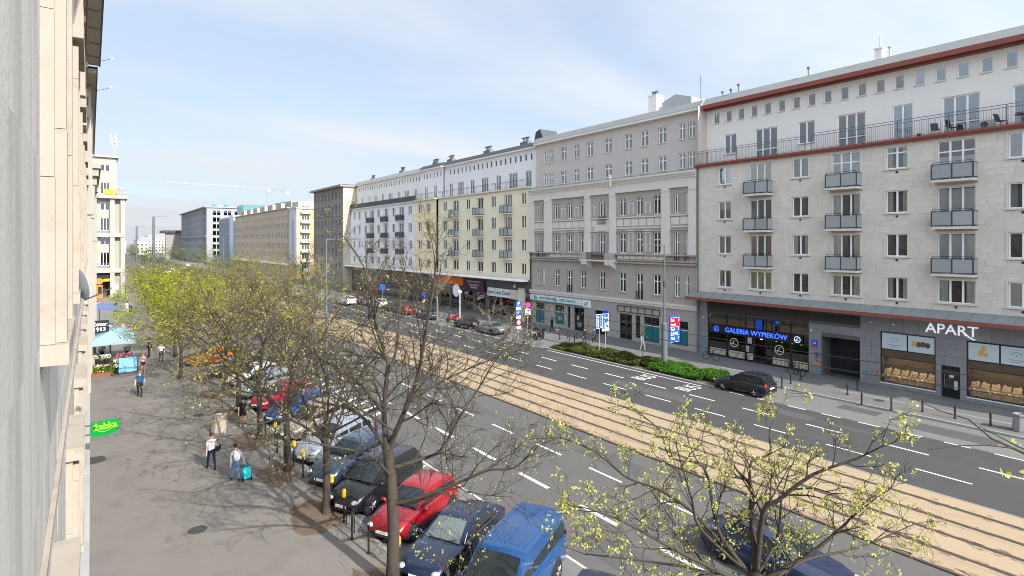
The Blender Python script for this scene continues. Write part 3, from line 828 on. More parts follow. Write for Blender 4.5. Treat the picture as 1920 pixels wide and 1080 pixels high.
# house number, cameras, graffiti
q = MB(); q.box(GX - 0.06, GX - 0.035, 22.46 + o, 22.92 + o, 2.35, 2.88, 0); q.box(GX - 0.062, GX - 0.034, 22.47 + o, 22.91 + o, 2.30, 2.42, 1); hn = B1.part('house_number', q, ['sign_blue', 'sign_red'])
lettering('76', 0.26, hn, (GX - 0.07, 22.69 + o, 2.62), ROT_STREET, 'sign_white', 0.004, 0.004)
mat('graffiti_blue', (0.05, 0.22, 0.42), 0.7, 0.5, 4); mat('graffiti_orange', (0.55, 0.26, 0.07), 0.7, 0.5, 4); mat('graffiti_red', (0.45, 0.05, 0.08), 0.7, 0.4, 4); mat('graffiti_dark', (0.05, 0.07, 0.08), 0.7, 0.4, 4)
def graffiti(y0, y1, z0, z1, m, seed, n=5, w=0.03):
    r = random.Random(seed); q = MB()
    for i in range(n):
        y = y0 + (y1 - y0) * r.random(); z = z0 + (z1 - z0) * r.random(); pts = []
        for j in range(5):
            pts.append((GX - 0.045, min(max(y, y0), y1), min(max(z, z0), z1))); y += r.uniform(-1, 1) * 0.3 * (y1 - y0); z += r.uniform(-1, 1) * 0.35 * (z1 - z0)
        if len({p[1:] for p in pts}) == 5: q.tube(pts, [w * 0.5, w, w, w, w * 0.4], 4)
    for k, v in enumerate(q.v): q.v[k] = (GX - 0.034 + (v[0] - GX + 0.045) * 0.05, v[1], v[2])
    B1.part('graffiti', q, m)
graffiti(22.3 + o, 22.9 + o, 0.75, 1.15, 'graffiti_orange', 1, 12, 0.06); graffiti(22.25 + o, 22.8 + o, 1.3, 1.9, 'graffiti_dark', 2, 7, 0.04); graffiti(22.2 + o, 22.55 + o, 0.9, 1.5, 'graffiti_red', 3, 6, 0.03)
graffiti(22.3 + o, 22.9 + o, 0.3, 0.7, 'graffiti_blue', 4, 8, 0.04); graffiti(33.0 + o, 33.6 + o, 0.9, 1.7, 'graffiti_blue', 5, 8, 0.04); graffiti(18.3 + o, 19.1 + o, 0.5, 1.5, 'graffiti_blue', 6, 7, 0.025); graffiti(17.95 + o, 18.3 + o, 0.7, 1.3, 'graffiti_red', 7, 5, 0.04)
q = MB()
for y, z in ((18.5, 4.75), (17.0, 4.75), (22.95, 3.6), (33.2, 3.6)): q.box(GX - 0.14, GX - 0.03, y + o - 0.06, y + o + 0.06, z, z + 0.09)
B1.part('floodlight', q, 'white_frame')
q = MB(); q.tube([(-0.12, PW - 0.25, 18.2), (-0.12, PW - 0.25, 6.2), (-0.05, PW - 0.25, 5.9), (-0.05, PW - 0.25, 0.1)], 0.07, 8); B1.part('downpipe', q, 'rail_metal')
# things standing on the terrace
def terrace_chair(y, rz, label):
    t = thing('terrace_chair', label, 'chair', (OX + 0.75, y, 18.43), rz, 'dark chairs on the roof terrace')
    q = MB(); q.box(-0.22, 0.22, -0.22, 0.22, 0.42, 0.46); obj('seat', q.mesh('seat', 'black_metal'), t)
    q = MB(); q.prism([(0.2, -0.22, 0.46), (0.24, -0.22, 0.46), (0.40, -0.22, 0.98), (0.36, -0.22, 0.98)], (0, 0.44, 0)); obj('backrest', q.mesh('backrest', 'black_metal'), t)
    for sx in (-0.2, 0.2):
        for sy in (-0.2, 0.2): q = MB(); q.tube([(sx, sy, 0.42), (sx * 1.2, sy * 1.1, 0)], 0.016, 6); obj('leg', q.mesh('leg', 'black_metal'), t)
terrace_chair(14.6, 0.6, 'dark reclining chair on the terrace left of the table'); terrace_chair(13.6, 2.4, 'dark chair on the terrace in front of the triple glass door'); terrace_chair(10.95, 1.2, 'dark chair on the terrace beside the air conditioner')
t = thing('terrace_table', 'round dark garden table on the roof terrace at the right edge', 'table', (OX + 0.75, 9.9, 18.43))
q = MB(); q.lathe([(0.4, 0.70), (0.4, 0.73)], 14); obj('table_top', q.mesh('table_top', 'black_metal'), t); q = MB(); q.tube([(0, 0, 0.7), (0, 0, 0.05)], 0.03, 8); q.lathe([(0.25, 0), (0.22, 0.05)], 12); obj('pedestal', q.mesh('pedestal', 'black_metal'), t)
t = thing('air_conditioner', 'grey air conditioner unit standing on the roof terrace', 'air conditioner', (OX + 0.8, 11.75, 18.43))
q = MB(); q.box(-0.16, 0.16, -0.4, 0.4, 0.05, 0.62); obj('casing', q.mesh('casing', 'galv'), t); q = MB(); q.lathe([(0.22, -0.175), (0.22, -0.16)], 16, (0, 0.08, 0.33), axis='x'); obj('fan_grille', q.mesh('fan_grille', 'dark_frame'), t)
t = tag((lambda q: (q.lathe([(0.10, 0), (0.14, 0.28), (0.12, 0.28)], 12), q.build('flower_pot', 'black_metal', None))[1])(MB()), 'small black flower pot on the roof terrace', 'flower pot'); t.location = (OX + 0.5, 15.55, 18.43)
# ================================================================== bank building: grey classical front, plain set-back storeys
BY = 33.9
B2 = Bld('bank_building', 'grey classical building with arched windows and pale pilasters above a bank', 'building', (OX, BY, 0))
W2 = 26.3
lowc = [(58.21,58.83), (57.08,57.66), (54.28,55.22), (51.88,52.83), (49.53,50.43), (46.36,47.24), (43.19,44.18), (40.77,41.70), (38.40,39.37), (36.02,36.66), (34.93,35.49)]
lowc = [(a - BY, b - BY) for a, b in lowc]
A = [(a, b, 13.84, 15.92) for a, b in lowc]
D4 = [(a, b, 9.70 if i not in (0, 1, 5, 9, 10) else 8.95, 11.93) for i, (a, b) in enumerate(lowc)]
E5 = [(a, b, 5.38 if i not in (3, 7) else 4.70, 7.52) for i, (a, b) in enumerate(lowc)]
shop = [(57.29,59.15,0.30,3.05), (53.44,55.22,0.55,3.0), (52.29,52.83,0.3,3.0), (49.84,51.67,0.12,3.0), (46.12,48.04,0.12,3.02), (42.33,44.18,0.12,3.05), (41.14,41.85,0.5,3.0), (38.59,40.67,0.30,3.0), (35.02,37.08,0.50,2.95)]
shop = [(a - BY, b - BY, c, d) for a, b, c, d in shop]
B2.wall(0.10, 0, W2, 0, 18.1, A + D4 + E5 + shop, 'bank_stone', room=1.8)
for i, (a, b, c, d) in enumerate(A): B2.window(0.10, a, b, c, d, 2, 0, curt=0.25, sw=0.10, proud=0.05, arch=True, sm='bank_stone', sill=0.0)
for i, (a, b, c, d) in enumerate(D4): B2.window(0.10, a, b, c, d, 2, 0.66, curt=0.25, sw=0.12, proud=0.05, sm='bank_stone', hood=0.08, panes=False, sill=0.08)
for i, (a, b, c, d) in enumerate(E5): B2.window(0.10, a, b, c, d, 2, 0.66, curt=0.3, sw=0.08, proud=0.03, sm='bank_stone', panes=False, sill=0.09)
pil = [(59.3,60.2), (55.72,56.99), (48.7,49.46), (44.63,45.45), (37.17,38.11), (33.93,34.79)]
for a, b in pil:
    a -= BY; b -= BY
    q = MB(); q.box(-0.22, 0.098, a, b, 9.66, 16.42); q.box(-0.28, 0.095, a - 0.05, b + 0.05, 9.66, 9.95); q.box(-0.27, 0.095, a - 0.04, b + 0.04, 16.1, 16.24); B2.part('pilaster', q, 'bank_trim')
q = MB()
for x, z0, z1 in ((-0.18, 16.42, 16.75), (-0.14, 16.75, 17.35), (-0.24, 17.35, 17.55), (-0.36, 17.55, 17.75), (-0.52, 17.75, 18.0)): q.box(x, 0.095, 0.001, W2, z0, z1)
B2.part('entablature', q, 'bank_trim')
q = MB(); q.box(-0.56, 1.1, 0, W2, 18.0, 18.06); B2.part('flashing', q, 'flashing')
q = MB(); q.tube([(-0.40, 11.12, 17.2), (-0.44, 11.12, 18.5)], 0.16, 8); B2.part('finial', q, 'bank_trim')
# parapet band between the two tall storeys: panels and a moulding between pilasters
bays = [(0.90, 3.26), (4.22, 10.72), (11.56, 14.79), (15.57, 21.81), (23.10, 25.38)]
for a, b in bays:
    q = MB(); q.box(0.02, 0.097, a, b, 12.40, 12.55); q.box(-0.03, 0.097, a, b, 13.58, 13.70); q.box(-0.06, 0.097, a, b, 12.12, 12.24); B2.part('moulding', q, 'bank_trim')
    n = max(2, int((b - a) / 1.05)); q = MB()
    for k in range(n):
        y0, y1 = a + (b - a) * k / n + 0.08, a + (b - a) * (k + 1) / n - 0.08
        q.box(0.06, 0.098, y0, y1, 12.70, 13.45)
    B2.part('parapet_panel', q, 'bank_trim')
# flat frames between the arched windows
q = MB()
for i in range(len(lowc) - 1):
    y0, y1 = lowc[i+1][1], lowc[i][0]
    if y1 - y0 > 1.3 and not any(a - BY < (y0+y1)/2 < b - BY for a, b in pil):
        m_ = (y0 + y1) / 2
        for z0, z1 in ((14.0, 15.1), (9.9, 11.9)):
            q.box(0.05, 0.098, m_ - 0.45, m_ + 0.45, z1, z1 + 0.09); q.box(0.06, 0.098, m_ - 0.36, m_ - 0.24, z0, z1); q.box(0.06, 0.098, m_ + 0.24, m_ + 0.36, z0, z1)
B2.part('wall_frame', q, 'bank_trim')
q = MB(); q.box(-0.30, 0.095, 0, W2, 9.50, 9.66); q.box(-0.10, 0.094, 0, W2, 8.86, 9.0); q.box(-0.28, 0.093, 0, W2, 8.60, 8.72); B2.part('string_course', q, 'bank_stone')
q = MB()
for a, b in ((3.9, 10.5), (15.9, 22.2)):
    n = int((b - a) / 0.9)
    for k in range(n): q.box(-0.06, 0.096, a + (b-a)*k/n + 0.06, a + (b-a)*(k+1)/n - 0.06, 9.06, 9.44)
B2.part('balustrade_panel', q, 'bank_trim')
# central balcony on consoles, iron rails at the French windows
q = MB(); q.box(-1.0, 0.09, 10.6, 15.6, 8.72, 8.90); bal = B2.part('balcony', q, 'bank_trim')
for y in (11.15, 14.95): q = MB(); q.prism([(-0.95, y - 0.45, 8.72), (-0.95, y - 0.45, 8.35), (0.09, y - 0.45, 7.75), (0.09, y - 0.45, 8.72)], (0, 0.9, 0)); obj('console', q.mesh('console', 'bank_trim'), bal); q = MB(); q.box(-0.98, 0.0, y - 0.45, y + 0.45, 8.90, 9.72); obj('pier', q.mesh('pier', 'bank_stone'), bal)
def iron(b, x, y0, y1, z0, z1, par=None):
    q = MB(); q.box(x - 0.02, x + 0.02, y0, y1, z1 - 0.05, z1); q.box(x - 0.015, x + 0.015, y0, y1, z0, z0 + 0.04); k = y0
    while k < y1: q.box(x - 0.01, x + 0.01, k, k + 0.022, z0 + 0.04, z1 - 0.05); k += 0.12
    return obj('railing', q.mesh('railing', 'black_metal'), par or b.root)
iron(B2, -0.93, 11.6, 14.5, 8.9, 9.75, bal)
for i in (3, 7): iron(B2, 0.02, E5[i][0] - 0.05, E5[i][1] + 0.05, 4.75, 5.6)
for i in (0, 1, 9, 10): iron(B2, 0.02, D4[i][0], D4[i][1], 8.98, 9.75)
iron(B2, -0.02, A[5][0] - 0.2, A[5][1] + 0.2, 13.0, 13.9)
q = MB(); q.box(0.0, 0.095, A[5][0] - 0.75, A[5][1] + 0.75, 12.25, 12.95); B2.part('name_stone', q, 'bank_trim')
# ground storey
q = MB(); q.box(-0.16, 0.095, 0, W2, 4.42, 4.62); q.box(-0.08, 0.094, 0, W2, 4.15, 4.42); B2.part('cornice', q, 'bank_trim')
zl = [0.12, 0.55, 1.15, 1.75, 2.35, 2.95, 3.55, 4.14]
masonry(B2, 0.099, 0, W2, zl, [(a - 0.08, b + 0.08, c - 0.05, d + 0.08) for a, b, c, d in shop], 1.3, 'bank_stone', 200, proud=0.025, gap=0.012, name='stone_block', stuff='stone_rest', near=8.0)
mat('film_teal', (0.012, 0.165, 0.185), 0.25, 0.06, 1)
for i, (a, b, c, d) in enumerate(shop):
    if i == 4:
        q = MB(); q.box(0.9, 0.98, a, b, c, d); B2.part('gate', q, 'black_metal'); continue
    w = B2.window(0.10, a, b, c, d, 2 if b - a > 1.2 else 1, 0.70, fm='dark_frame', gm='glass_dark', curt=0, panes=False, depth=0.14)
    if i in (0, 1, 7, 8):
        q = MB(); hh = (d - c) * 0.66; q.box(0.145, 0.155, -(b-a)/2 + 0.08, (b-a)/2 - 0.08, 0.06, hh); obj('window_film', q.mesh('window_film', 'film_teal'), w)
        q = MB(); q.box(0.143, 0.147, -(b-a)/2 + 0.08, (b-a)/2 - 0.08, hh - 0.10, hh - 0.02); obj('film_line', q.mesh('film_line', 'sign_white'), w)
    if i in (1, 3):
        q = MB(); q.box(0.14, 0.15, -0.3, 0.35, 0.5, 1.0); q.box(0.138, 0.148, 0.1, 0.5, 1.35, 1.75); obj('poster', q.mesh('poster', 'curtain_grey'), w)
q = MB()
for k in range(7): q.box(-0.02, 0.06, 4.55 + k*0.98, 4.60 + k*0.98, 3.22, 3.82); 
q.box(-0.02, 0.06, 4.5, 10.5, 3.80, 3.87); q.box(-0.02, 0.06, 4.5, 10.5, 3.17, 3.23)
B2.part('sign_frame', q, 'dark_frame')
q = MB(); q.box(-0.16, 0.05, 15.95, 26.1, 3.28, 4.0, 0); q.box(-0.17, 0.04, 15.95, 26.1, 3.20, 3.28, 1); q.box(-0.18, 0.06, 14.75, 15.88, 3.15, 3.98, 2)
mat('sign_pale', (0.60, 0.72, 0.76), 0.4, 0.03, 1)
bk = B2.part('bank_sign', q, ['sign_pale', 'teal', 'sign_white'])
for y in (24.9, 20.9):
    lettering('CREDIT AGRICOLE', 0.42, bk, (-0.17, y - 2.25, 3.63), ROT_STREET, 'teal', 0.006, 0.004, width=3.0)
    q = MB(); q.prism([(-0.175, y - 0.35, 3.40), (-0.175, y + 0.3, 3.40), (-0.175, y + 0.3, 3.86), (-0.175, y - 0.15, 3.86)], (0.01, 0, 0), 0); q.tube([(-0.18, y + 0.22, 3.5), (-0.18, y, 3.75), (-0.18, y - 0.25, 3.8)], 0.03, 5, 1); q.tube([(-0.18, y - 0.02, 3.42), (-0.18, y - 0.1, 3.6), (-0.18, y - 0.24, 3.7)], 0.03, 5, 1)
    obj('logo', q.mesh('logo', ['teal', 'sign_white']), bk)
q = MB(); q.tube([(-0.19, 15.6, 3.35), (-0.19, 15.2, 3.7), (-0.19, 15.0, 3.85)], 0.05, 5); q.tube([(-0.19, 15.6, 3.7), (-0.19, 15.3, 3.45), (-0.19, 15.0, 3.35)], 0.04, 5); obj('logo', q.mesh('logo', 'teal'), bk)
q = MB(); q.lathe([(0.42, -0.08), (0.42, 0.08)], 16, (-0.6, 11.75, 2.75), axis='y'); q.box(-0.25, 0.1, 11.7, 11.8, 2.72, 2.78)
B2.part('round_sign', q, 'sign_blue')
# set-back upper storeys
UX = 1.1
upc = [(57.85,58.62), (56.65,57.49), (54.11,55.13), (51.73,52.81), (49.32,50.42), (46.27,47.36), (43.20,44.23), (40.89,41.92), (38.47,39.48), (36.09,36.86), (34.94,35.70)]
U = [(a - BY, b - BY, 21.42, 23.10) for a, b in upc] + [(a - BY, b - BY, 18.45, 20.05) for a, b in upc]
B2.wall(UX, 0, W2, 18.06, 24.0, U, 'bank_plaster', name='upper_wall')
for a, b, c, d in U: B2.window(UX, a, b, c, d, 2, 0.68, curt=0.4, gm='glass_blue', panes=False, sill=0.06, sw=0.05, proud=0.015, sm='bank_plaster')
q = MB(); q.box(UX - 0.55, UX + 0.2, 0, W2, 24.0, 24.22); B2.part('eave', q, 'white_plaster')
q = MB(); q.prism([(UX - 0.6, 0, 24.22), (UX - 0.1, 0, 24.95), (11, 0, 25.1), (11, 0, 24.22)], (0, W2, 0)); B2.part('roof', q, 'grey_roof')
q = MB(); q.box(0.2, 11, 0.0, 0.06, 0, 24.2); q.box(UX + 0.21, 11, W2 - 0.06, W2, 18, 24.2); q.box(10.9, 11, 0, W2, 0, 24.2); B2.part('side_wall', q, 'bank_plaster')
q = MB(); q.box(2.0, 3.2, 6.6, 7.7, 25.0, 27.0); q.box(1.95, 3.25, 6.55, 7.75, 27.0, 27.08); ch = B2.part('chimney', q, 'white_plaster')
q = MB(); 
for y in (6.8, 7.1, 7.4): q.tube([(2.4, y, 27.0), (2.4, y, 27.55)], 0.09, 8); q.lathe([(0.15, 27.4), (0.15, 27.5), (0.05, 27.6)], 8, (2.4, y, 0))
obj('pipe', q.mesh('pipe', 'rail_metal'), ch)
q = MB(); q.prism([(2.4, 6.2, 25.0), (2.4, 6.2, 26.1), (2.4, 4.4, 26.65), (2.4, 2.4, 26.0), (2.4, 2.4, 25.0)], (4.0, 0, 0)); B2.part('roof_house', q, 'galv')
q = MB(); q.tube([(2.6, 1.4, 25.0), (2.6, 1.4, 28.0)], 0.04, 6); q.box(2.3, 2.9, 1.39, 1.41, 27.4, 27.43); q.box(2.4, 2.8, 1.39, 1.41, 27.7, 27.73); B2.part('antenna', q, 'rail_metal')
q = MB(); q.tube([(0.02, W2 - 0.2, 18), (0.02, W2 - 0.2, 0.1)], 0.06, 6); B2.part('downpipe', q, 'rail_metal')
q = MB(); q.box(-0.35, -0.05, 2.2, 2.35, 2.75, 2.95); q.tube([(-0.3, 2.3, 2.95), (0.1, 2.3, 3.05)], 0.03, 6); B2.part('wall_lamp', q, 'galv')

# ================================================================== yellow house, ochre bay and white house further along
def plain_block(name, label, y0, y1, cols_, bal, wallm, upm, roofm, x=0.0, sx=1.5, solid=None, attic=None, terr=None, ledge='stone_trim', balm='balcony_panel', curt=0.45, rowz=((16.08,17.71), (12.84,14.56), (9.70,11.32), (6.45,8.07))):
    B = Bld(name, label, 'building', (OX, y0, 0)); Wd = y1 - y0
    ops, sp = [], []
    for ci, (a, b) in enumerate(cols_):
        for ri, (c, d) in enumerate(rowz):
            isb = ci in bal and ri < 3
            ops.append((a - y0, b - y0, c if not isb else c - 1.05, d)); sp.append(isb)
    B.wall(x, 0, Wd, 5.75, 18.3, ops, wallm)
    for (a, b, c, d), isb in zip(ops, sp):
        B.window(x, a, b, c, d, 3 if (b - a) > 1.7 else 2, 0, curt=curt, panes=False, sw=0.06, proud=0.02, sill=0 if isb else 0.07, sm=wallm)
        if isb: B.balcony(x - 0.01, a - 0.1, b + 0.15, c + 0.02, 0.85, 1.08, pm=balm)
    q = MB(); q.box(x - 0.35, x + sx, 0, Wd, 18.3, 18.5); B.part('terrace_edge', q, ledge)
    at = [(a - y0, a - y0 + 0.58, 22.32, 23.30) for a in attic]
    te = [(a - y0, b - y0, 18.6, 20.95) for a, b in terr]
    B.wall(sx + x, 0, Wd, 18.5, 24.0, at + te, upm, name='upper_wall')
    for a, b, c, d in at: B.window(sx + x, a, b, c, d, 1, curt=0.1, panes=False, gm='glass_dark', fm='white_frame')
    for a, b, c, d in te: B.window(sx + x, a, b, c, d, 2 if b - a < 1.8 else 3, 0, curt=0.7, panes=False, gm='glass_blue')
    q = MB(); q.box(sx + x - 0.55, sx + x + 0.2, 0, Wd, 23.85, 24.05); B.part('eave', q, 'white_plaster')
    q = MB(); q.prism([(sx + x - 0.6, 0, 24.05), (sx + x + 0.1, 0, 24.75), (11, 0, 25.0), (11, 0, 24.05)], (0, Wd, 0)); B.part('roof', q, roofm)
    if solid:
        q = MB(); q.box(x - 0.15, x - 0.08, 0.1, Wd, 18.5, 19.5); B.part('terrace_parapet', q, solid)
    else: B.railing(x - 0.12, 0.1, Wd - 0.1, 18.5, 1.05, 0.22, 2.6)
    q = MB(); q.box(0.3, 11, Wd - 0.05, Wd, 0, 18.3); q.box(sx + x + 0.21, 11, Wd - 0.05, Wd, 18.3, 24.1); q.box(0.3, 11, 0, 0.05, 0, 18.3); q.box(sx + x + 0.21, 11, 0, 0.05, 18.3, 24.1); q.box(10.9, 11, 0, Wd, 0, 24.1); B.part('side_wall', q, upm)
    return B, Wd
ycols = [(61.01,62.17), (64.29,66.07), (68.22,69.44), (71.54,73.17), (75.29,76.47), (78.71,80.39), (82.41,83.64)]
yatt = [61.55 + 1.225*k for k in range(19)]
yterr = [(61.76,63.17), (65.0,67.15), (69.13,70.45), (72.44,74.42), (76.38,77.66), (79.61,81.58), (83.1,84.4)]
B3, W3 = plain_block('apartment_building', 'pale yellow apartment house with blue grey balconies beside the bank building', 60.25, 85.4, ycols, (1, 3, 5), 'yellow_plaster', 'lilac_white', 'dark_roof', attic=yatt, terr=yterr)
B4, W4 = plain_block('apartment_building', 'narrow deep yellow apartment house between the pale yellow and the white one', 85.42, 93.4, [(87.51,88.97), (90.79,92.21)], (), 'ochre_plaster', 'lilac_white', 'dark_roof', x=-0.35, sx=1.4, attic=[86.2 + 1.22*k for k in range(6)], terr=[(87.8,89.0), (91.2,92.4)])
wcols = [(95.32,96.66), (98.53,100.59), (102.44,103.79), (105.66,107.65), (109.70,110.97), (112.73,115.01), (116.62,117.93), (120.12,121.32), (123.16,124.41)]
B5, W5 = plain_block('apartment_building', 'white apartment house with a dark solid terrace parapet and pale roof', 93.42, 126.2, wcols, (1, 3, 5), 'lilac_white', 'white_plaster', 'grey_roof', attic=[95.0 + 1.225*k for k in range(25)], terr=[(96.2,97.4), (99.5,101.5), (103.4,104.6), (107.0,109.0), (111.2,112.4), (114.6,116.4), (118.3,119.5), (122.4,123.6)], solid='dark_frame', balm='dark_frame')
for B, Wd, seed in ((B3, W3, 1), (B4, W4, 2), (B5, W5, 3)):
    rg = random.Random(seed)
    q = MB(); q.prism([(-1.5, 0, 5.62), (-1.5, 0, 5.78), (-0.36, 0, 5.86), (-0.36, 0, 5.62)], (0, Wd, 0)); B.part('canopy', q, 'white_frame')
    q = MB(); q.box(-0.36, 0.3, 0, Wd, 5.6, 5.84); B.part('canopy_back', q, 'grey_roof')
    n = int(Wd / 3.4); so = [(Wd * k / n + 0.35, Wd * (k + 1) / n - 0.35, 0.3, 3.3) for k in range(n)]
    B.wall(0.30, 0, Wd, 0, 5.6, so, 'granite_dark', name='shop_wall', reveal=0.2, room=2.5)
    for k, (a, b, c, d) in enumerate(so): B.window(0.30, a, b, c, d, 2, 0.78, fm='dark_frame', gm='glass_dark', curt=0.15, panes=False)
# shop signs on the yellow houses
q = MB(); q.box(-0.12, 0.28, 2.6, 10.0, 3.05, 4.25, 0); q.box(-0.13, 0.27, 2.2, 4.4, 2.95, 4.2, 1); sg = B3.part('shop_sign', q, ['sign_white', 'curtain_cream'])
lettering('Jean Louis David', 0.8, sg, (-0.15, 7.1, 3.65), ROT_STREET, 'graffiti_blue', 0.01, 0.006, width=5.4)
mat('plum', (0.055, 0.012, 0.05), 0.5, 0.1, 1)
q = MB(); q.box(-0.16, 0.28, 10.9, 16.4, 3.5, 5.2); sg = B3.part('shop_sign', q, 'plum')
q = MB()
for z, w in ((4.75, 1.8), (4.25, 1.3), (3.85, 1.0)):
    y = 13.7 - w
    while y < 13.7 + w: q.box(-0.175, -0.16, y, y + 0.16, z, z + 0.26); y += 0.25
obj('lettering', q.mesh('lettering', 'curtain_grey'), sg)
q = MB(); q.box(-0.14, 0.28, 17.0, 24.6, 4.1, 5.3); B3.part('shop_sign', q, 'orange')
q = MB(); q.lathe([(1.0, -0.6), (1.0, -0.45)], 16, (-0.5, 17.5, 3.3), axis='x'); B3.part('round_sign', q, 'sign_white')
q = MB(); q.box(-0.45, 0.28, 1.3, 2.0, 0.1, 4.6); B3.part('pillar', q, 'curtain_cream')
q = MB(); q.box(0.1, 0.28, 0.1, 25, 4.35, 5.5); B3.part('dark_band', q, 'granite_dark')
q = MB(); q.box(0.0, 0.25, 3.3, 3.7, 4.55, 5.0); B3.part('wall_lamp', q, 'curtain_cream')
q = MB(); q.box(0.25, 0.29, 3, 20, 0.5, 3.6); B5.part('lit_shopfront', q, 'glass_blue')
def roof_rack(B, y, x, z, n=5):
    q = MB(); q.box(x, x + 0.8, y - 0.2, y + 1.6, z, z + 0.75)
    for k in range(n): q.tube([(x + 0.4, y + 0.32*k, z + 0.7), (x + 0.4, y + 0.32*k, z + 1.35)], 0.07, 6)
    q.box(x + 0.2, x + 0.6, y - 0.2, y + 1.6, z + 1.35, z + 1.42); B.part('chimney', q, 'rail_metal')
roof_rack(B3, 4.5, 3.0, 24.8); roof_rack(B3, 14.2, 3.0, 24.8); roof_rack(B4, 0.6, 3, 24.8); roof_rack(B4, 6.0, 3, 24.8, 7); roof_rack(B5, 12, 3, 24.8); roof_rack(B5, 27, 3, 24.6)
q = MB(); q.prism([(2.0, -0.6, 24.8), (2.0, 1.6, 24.8), (2.0, 1.2, 26.2), (2.0, 0.3, 26.5)], (3, 0, 0)); B3.part('roof_house', q, 'dark_roof')

# ------------------------------------------------------------------ dark stone block that steps forward, then a side street
B6 = Bld('office_building', 'dark grey brown stone block standing forward of the white house', 'building', (OX, 126.2, 0))
X6 = -1.7; W6 = 21.0
o6 = []
for k in range(8):
    a = 1.4 + 2.5 * k
    for z0, z1 in ((20.9, 22.6), (17.6, 19.6), (14.3, 16.2), (11.0, 12.9), (7.8, 9.6), (4.6, 6.4)): o6.append((a, a + 1.15, z0, z1))
B6.wall(X6, 0, W6, 0, 23.6, o6, 'dark_stone', room=1.0)
for a, b, c, d in o6: B6.window(X6, a, b, c, d, 2, 0, curt=0.35, panes=False, gm='glass_dark', fm='curtain_grey', sw=0.1, proud=0.05, sm='dark_stone')
q = MB(); q.box(X6, 12, -0.06, 0.0, 0, 23.6); q.box(X6, 12, W6, W6 + 0.06, 0, 23.6); q.box(12, 12.1, 0, W6, 0, 23.6); B6.part('side_wall', q, 'cream_stone')
q = MB(); q.box(X6 - 0.9, 12.4, -0.5, W6 + 0.7, 23.6, 24.0); q.box(X6 - 0.12, X6, 0, W6, 17.0, 17.25); q.box(X6 - 0.12, X6, 0, W6, 10.4, 10.6); B6.part('cornice', q, 'dark_stone')
q = MB(); q.box(X6 - 0.6, 12, -0.3, W6 + 0.4, 24.0, 24.15); B6.part('roof', q, 'dark_roof')

# ------------------------------------------------------------------ beyond the side street
B7 = Bld('apartment_building', 'cream apartment house with white balconies and a tall banner on its corner', 'building', (50.0, 177.0, 0))
mat('balcony_cream', (0.46, 0.43, 0.37), 0.8, 0.05, 1); mat('ochre_wall', (0.44, 0.31, 0.15), 0.9, 0.06, 1)
q = MB(); q.box(0, 14, 0, 8.6, 0, 21.3); B7.part('wall', q, 'ochre_wall')
q = MB(); q.box(-0.3, 14.3, -0.3, 8.6, 21.3, 21.7); q.box(0.8, 13, 1, 8, 21.7, 23.6); B7.part('roof', q, 'cream_stone')
q = MB(); q.box(-0.02, 0.9, -0.06, 0.0, 0, 21.3); B7.part('corner_pier', q, 'cream_stone')
for r_ in range(7):
    z = 2.2 + 2.95 * r_
    for c_ in range(3):
        x = 1.2 + 4.6 * c_
        q = MB(); q.box(x, x + 2.9, -1.1, -0.001, z - 0.12, z); bl = B7.part('balcony', q, 'balcony_cream')
        q = MB(); q.box(x, x + 2.9, -1.1, -1.04, z, z + 0.95); obj('balcony_front', q.mesh('balcony_front', 'balcony_cream'), bl)
        q = MB(); q.box(x + 0.25, x + 2.65, -0.03, -0.001, z + 0.1, z + 2.2); w = B7.part('window', q, 'glass_dark')
        q = MB()
        for xx in (x + 0.25, x + 1.0, x + 1.8, x + 2.6): q.box(xx, xx + 0.1, -0.06, -0.02, z + 0.1, z + 2.2)
        obj('frame', q.mesh('frame', 'white_frame'), w)
q = MB(); q.box(-0.15, -0.05, 0.7, 7.4, 4.5, 21.4); mat('banner_pale', (0.52, 0.53, 0.58), 0.7, 0.06, 1); bn = B7.part('banner', q, 'banner_pale')
q = MB(); q.box(-0.16, -0.15, 2.6, 4.6, 8.0, 18.0); obj('banner_print', q.mesh('banner_print', 'flashing'), bn)
B8 = Bld('apartment_building', 'long brown stone apartment block with rows of small windows far along the street', 'building', (50.0, 185.7, 0))
W8 = 82.0; o8 = []
for k in range(27):
    a = 0.9 + 3.0 * k
    for z0, z1, w in ((18.6, 19.6, 0.8), (15.6, 17.2, 1.2), (12.4, 14.1, 1.2), (9.2, 10.9, 1.2), (6.2, 7.7, 1.2)): o8.append((a, a + w, z0, z1))
B8.wall(0, 0, W8, 0, 21.8, o8, 'brown_stone', room=0.6, reveal=0.25)
wm = {}
for a, b, c, d in o8:
    f = obj('window', win_mesh(round(b-a, 2), round(d-c, 2), 2, 0, 'curtain_grey', 0.15), B8.root, (0, (a+b)/2, c))
    obj('pane', pane_mesh(round(b-a-0.04, 2), round(d-c-0.04, 2), 0.17, 'glass_dark'), f, (0, 0, 0.02))
q = MB(); q.box(-0.5, 12, -0.02, W8 + 0.3, 21.8, 22.1); B8.part('cornice', q, 'brown_stone')
for k in range(7):
    q = MB(); y = 1.5 + 11.4 * k; q.box(1.2, 8, y, y + 7.2, 22.1, 24.3); ds = B8.part('roof_dormer', q, 'cream_stone')
    q = MB()
    for j in range(4): q.box(1.15, 1.2, y + 0.4 + 1.7*j, y + 1.7 + 1.7*j, 22.5, 23.9)
    obj('window', q.mesh('window', 'glass_blue'), ds)
q = MB(); q.box(-1.0, 0, 0, W8, 3.9, 4.4); B8.part('canopy', q, 'white_frame')
q = MB(); q.box(0.01, 12, W8 - 0.05, W8, 0, 21.8); q.box(11.9, 12, 0, W8, 0, 21.8); B8.part('side_wall', q, 'brown_stone')
B9 = Bld('office_building', 'blue glass office block beyond the brown stone block', 'building', (50.0, 270.5, 0))
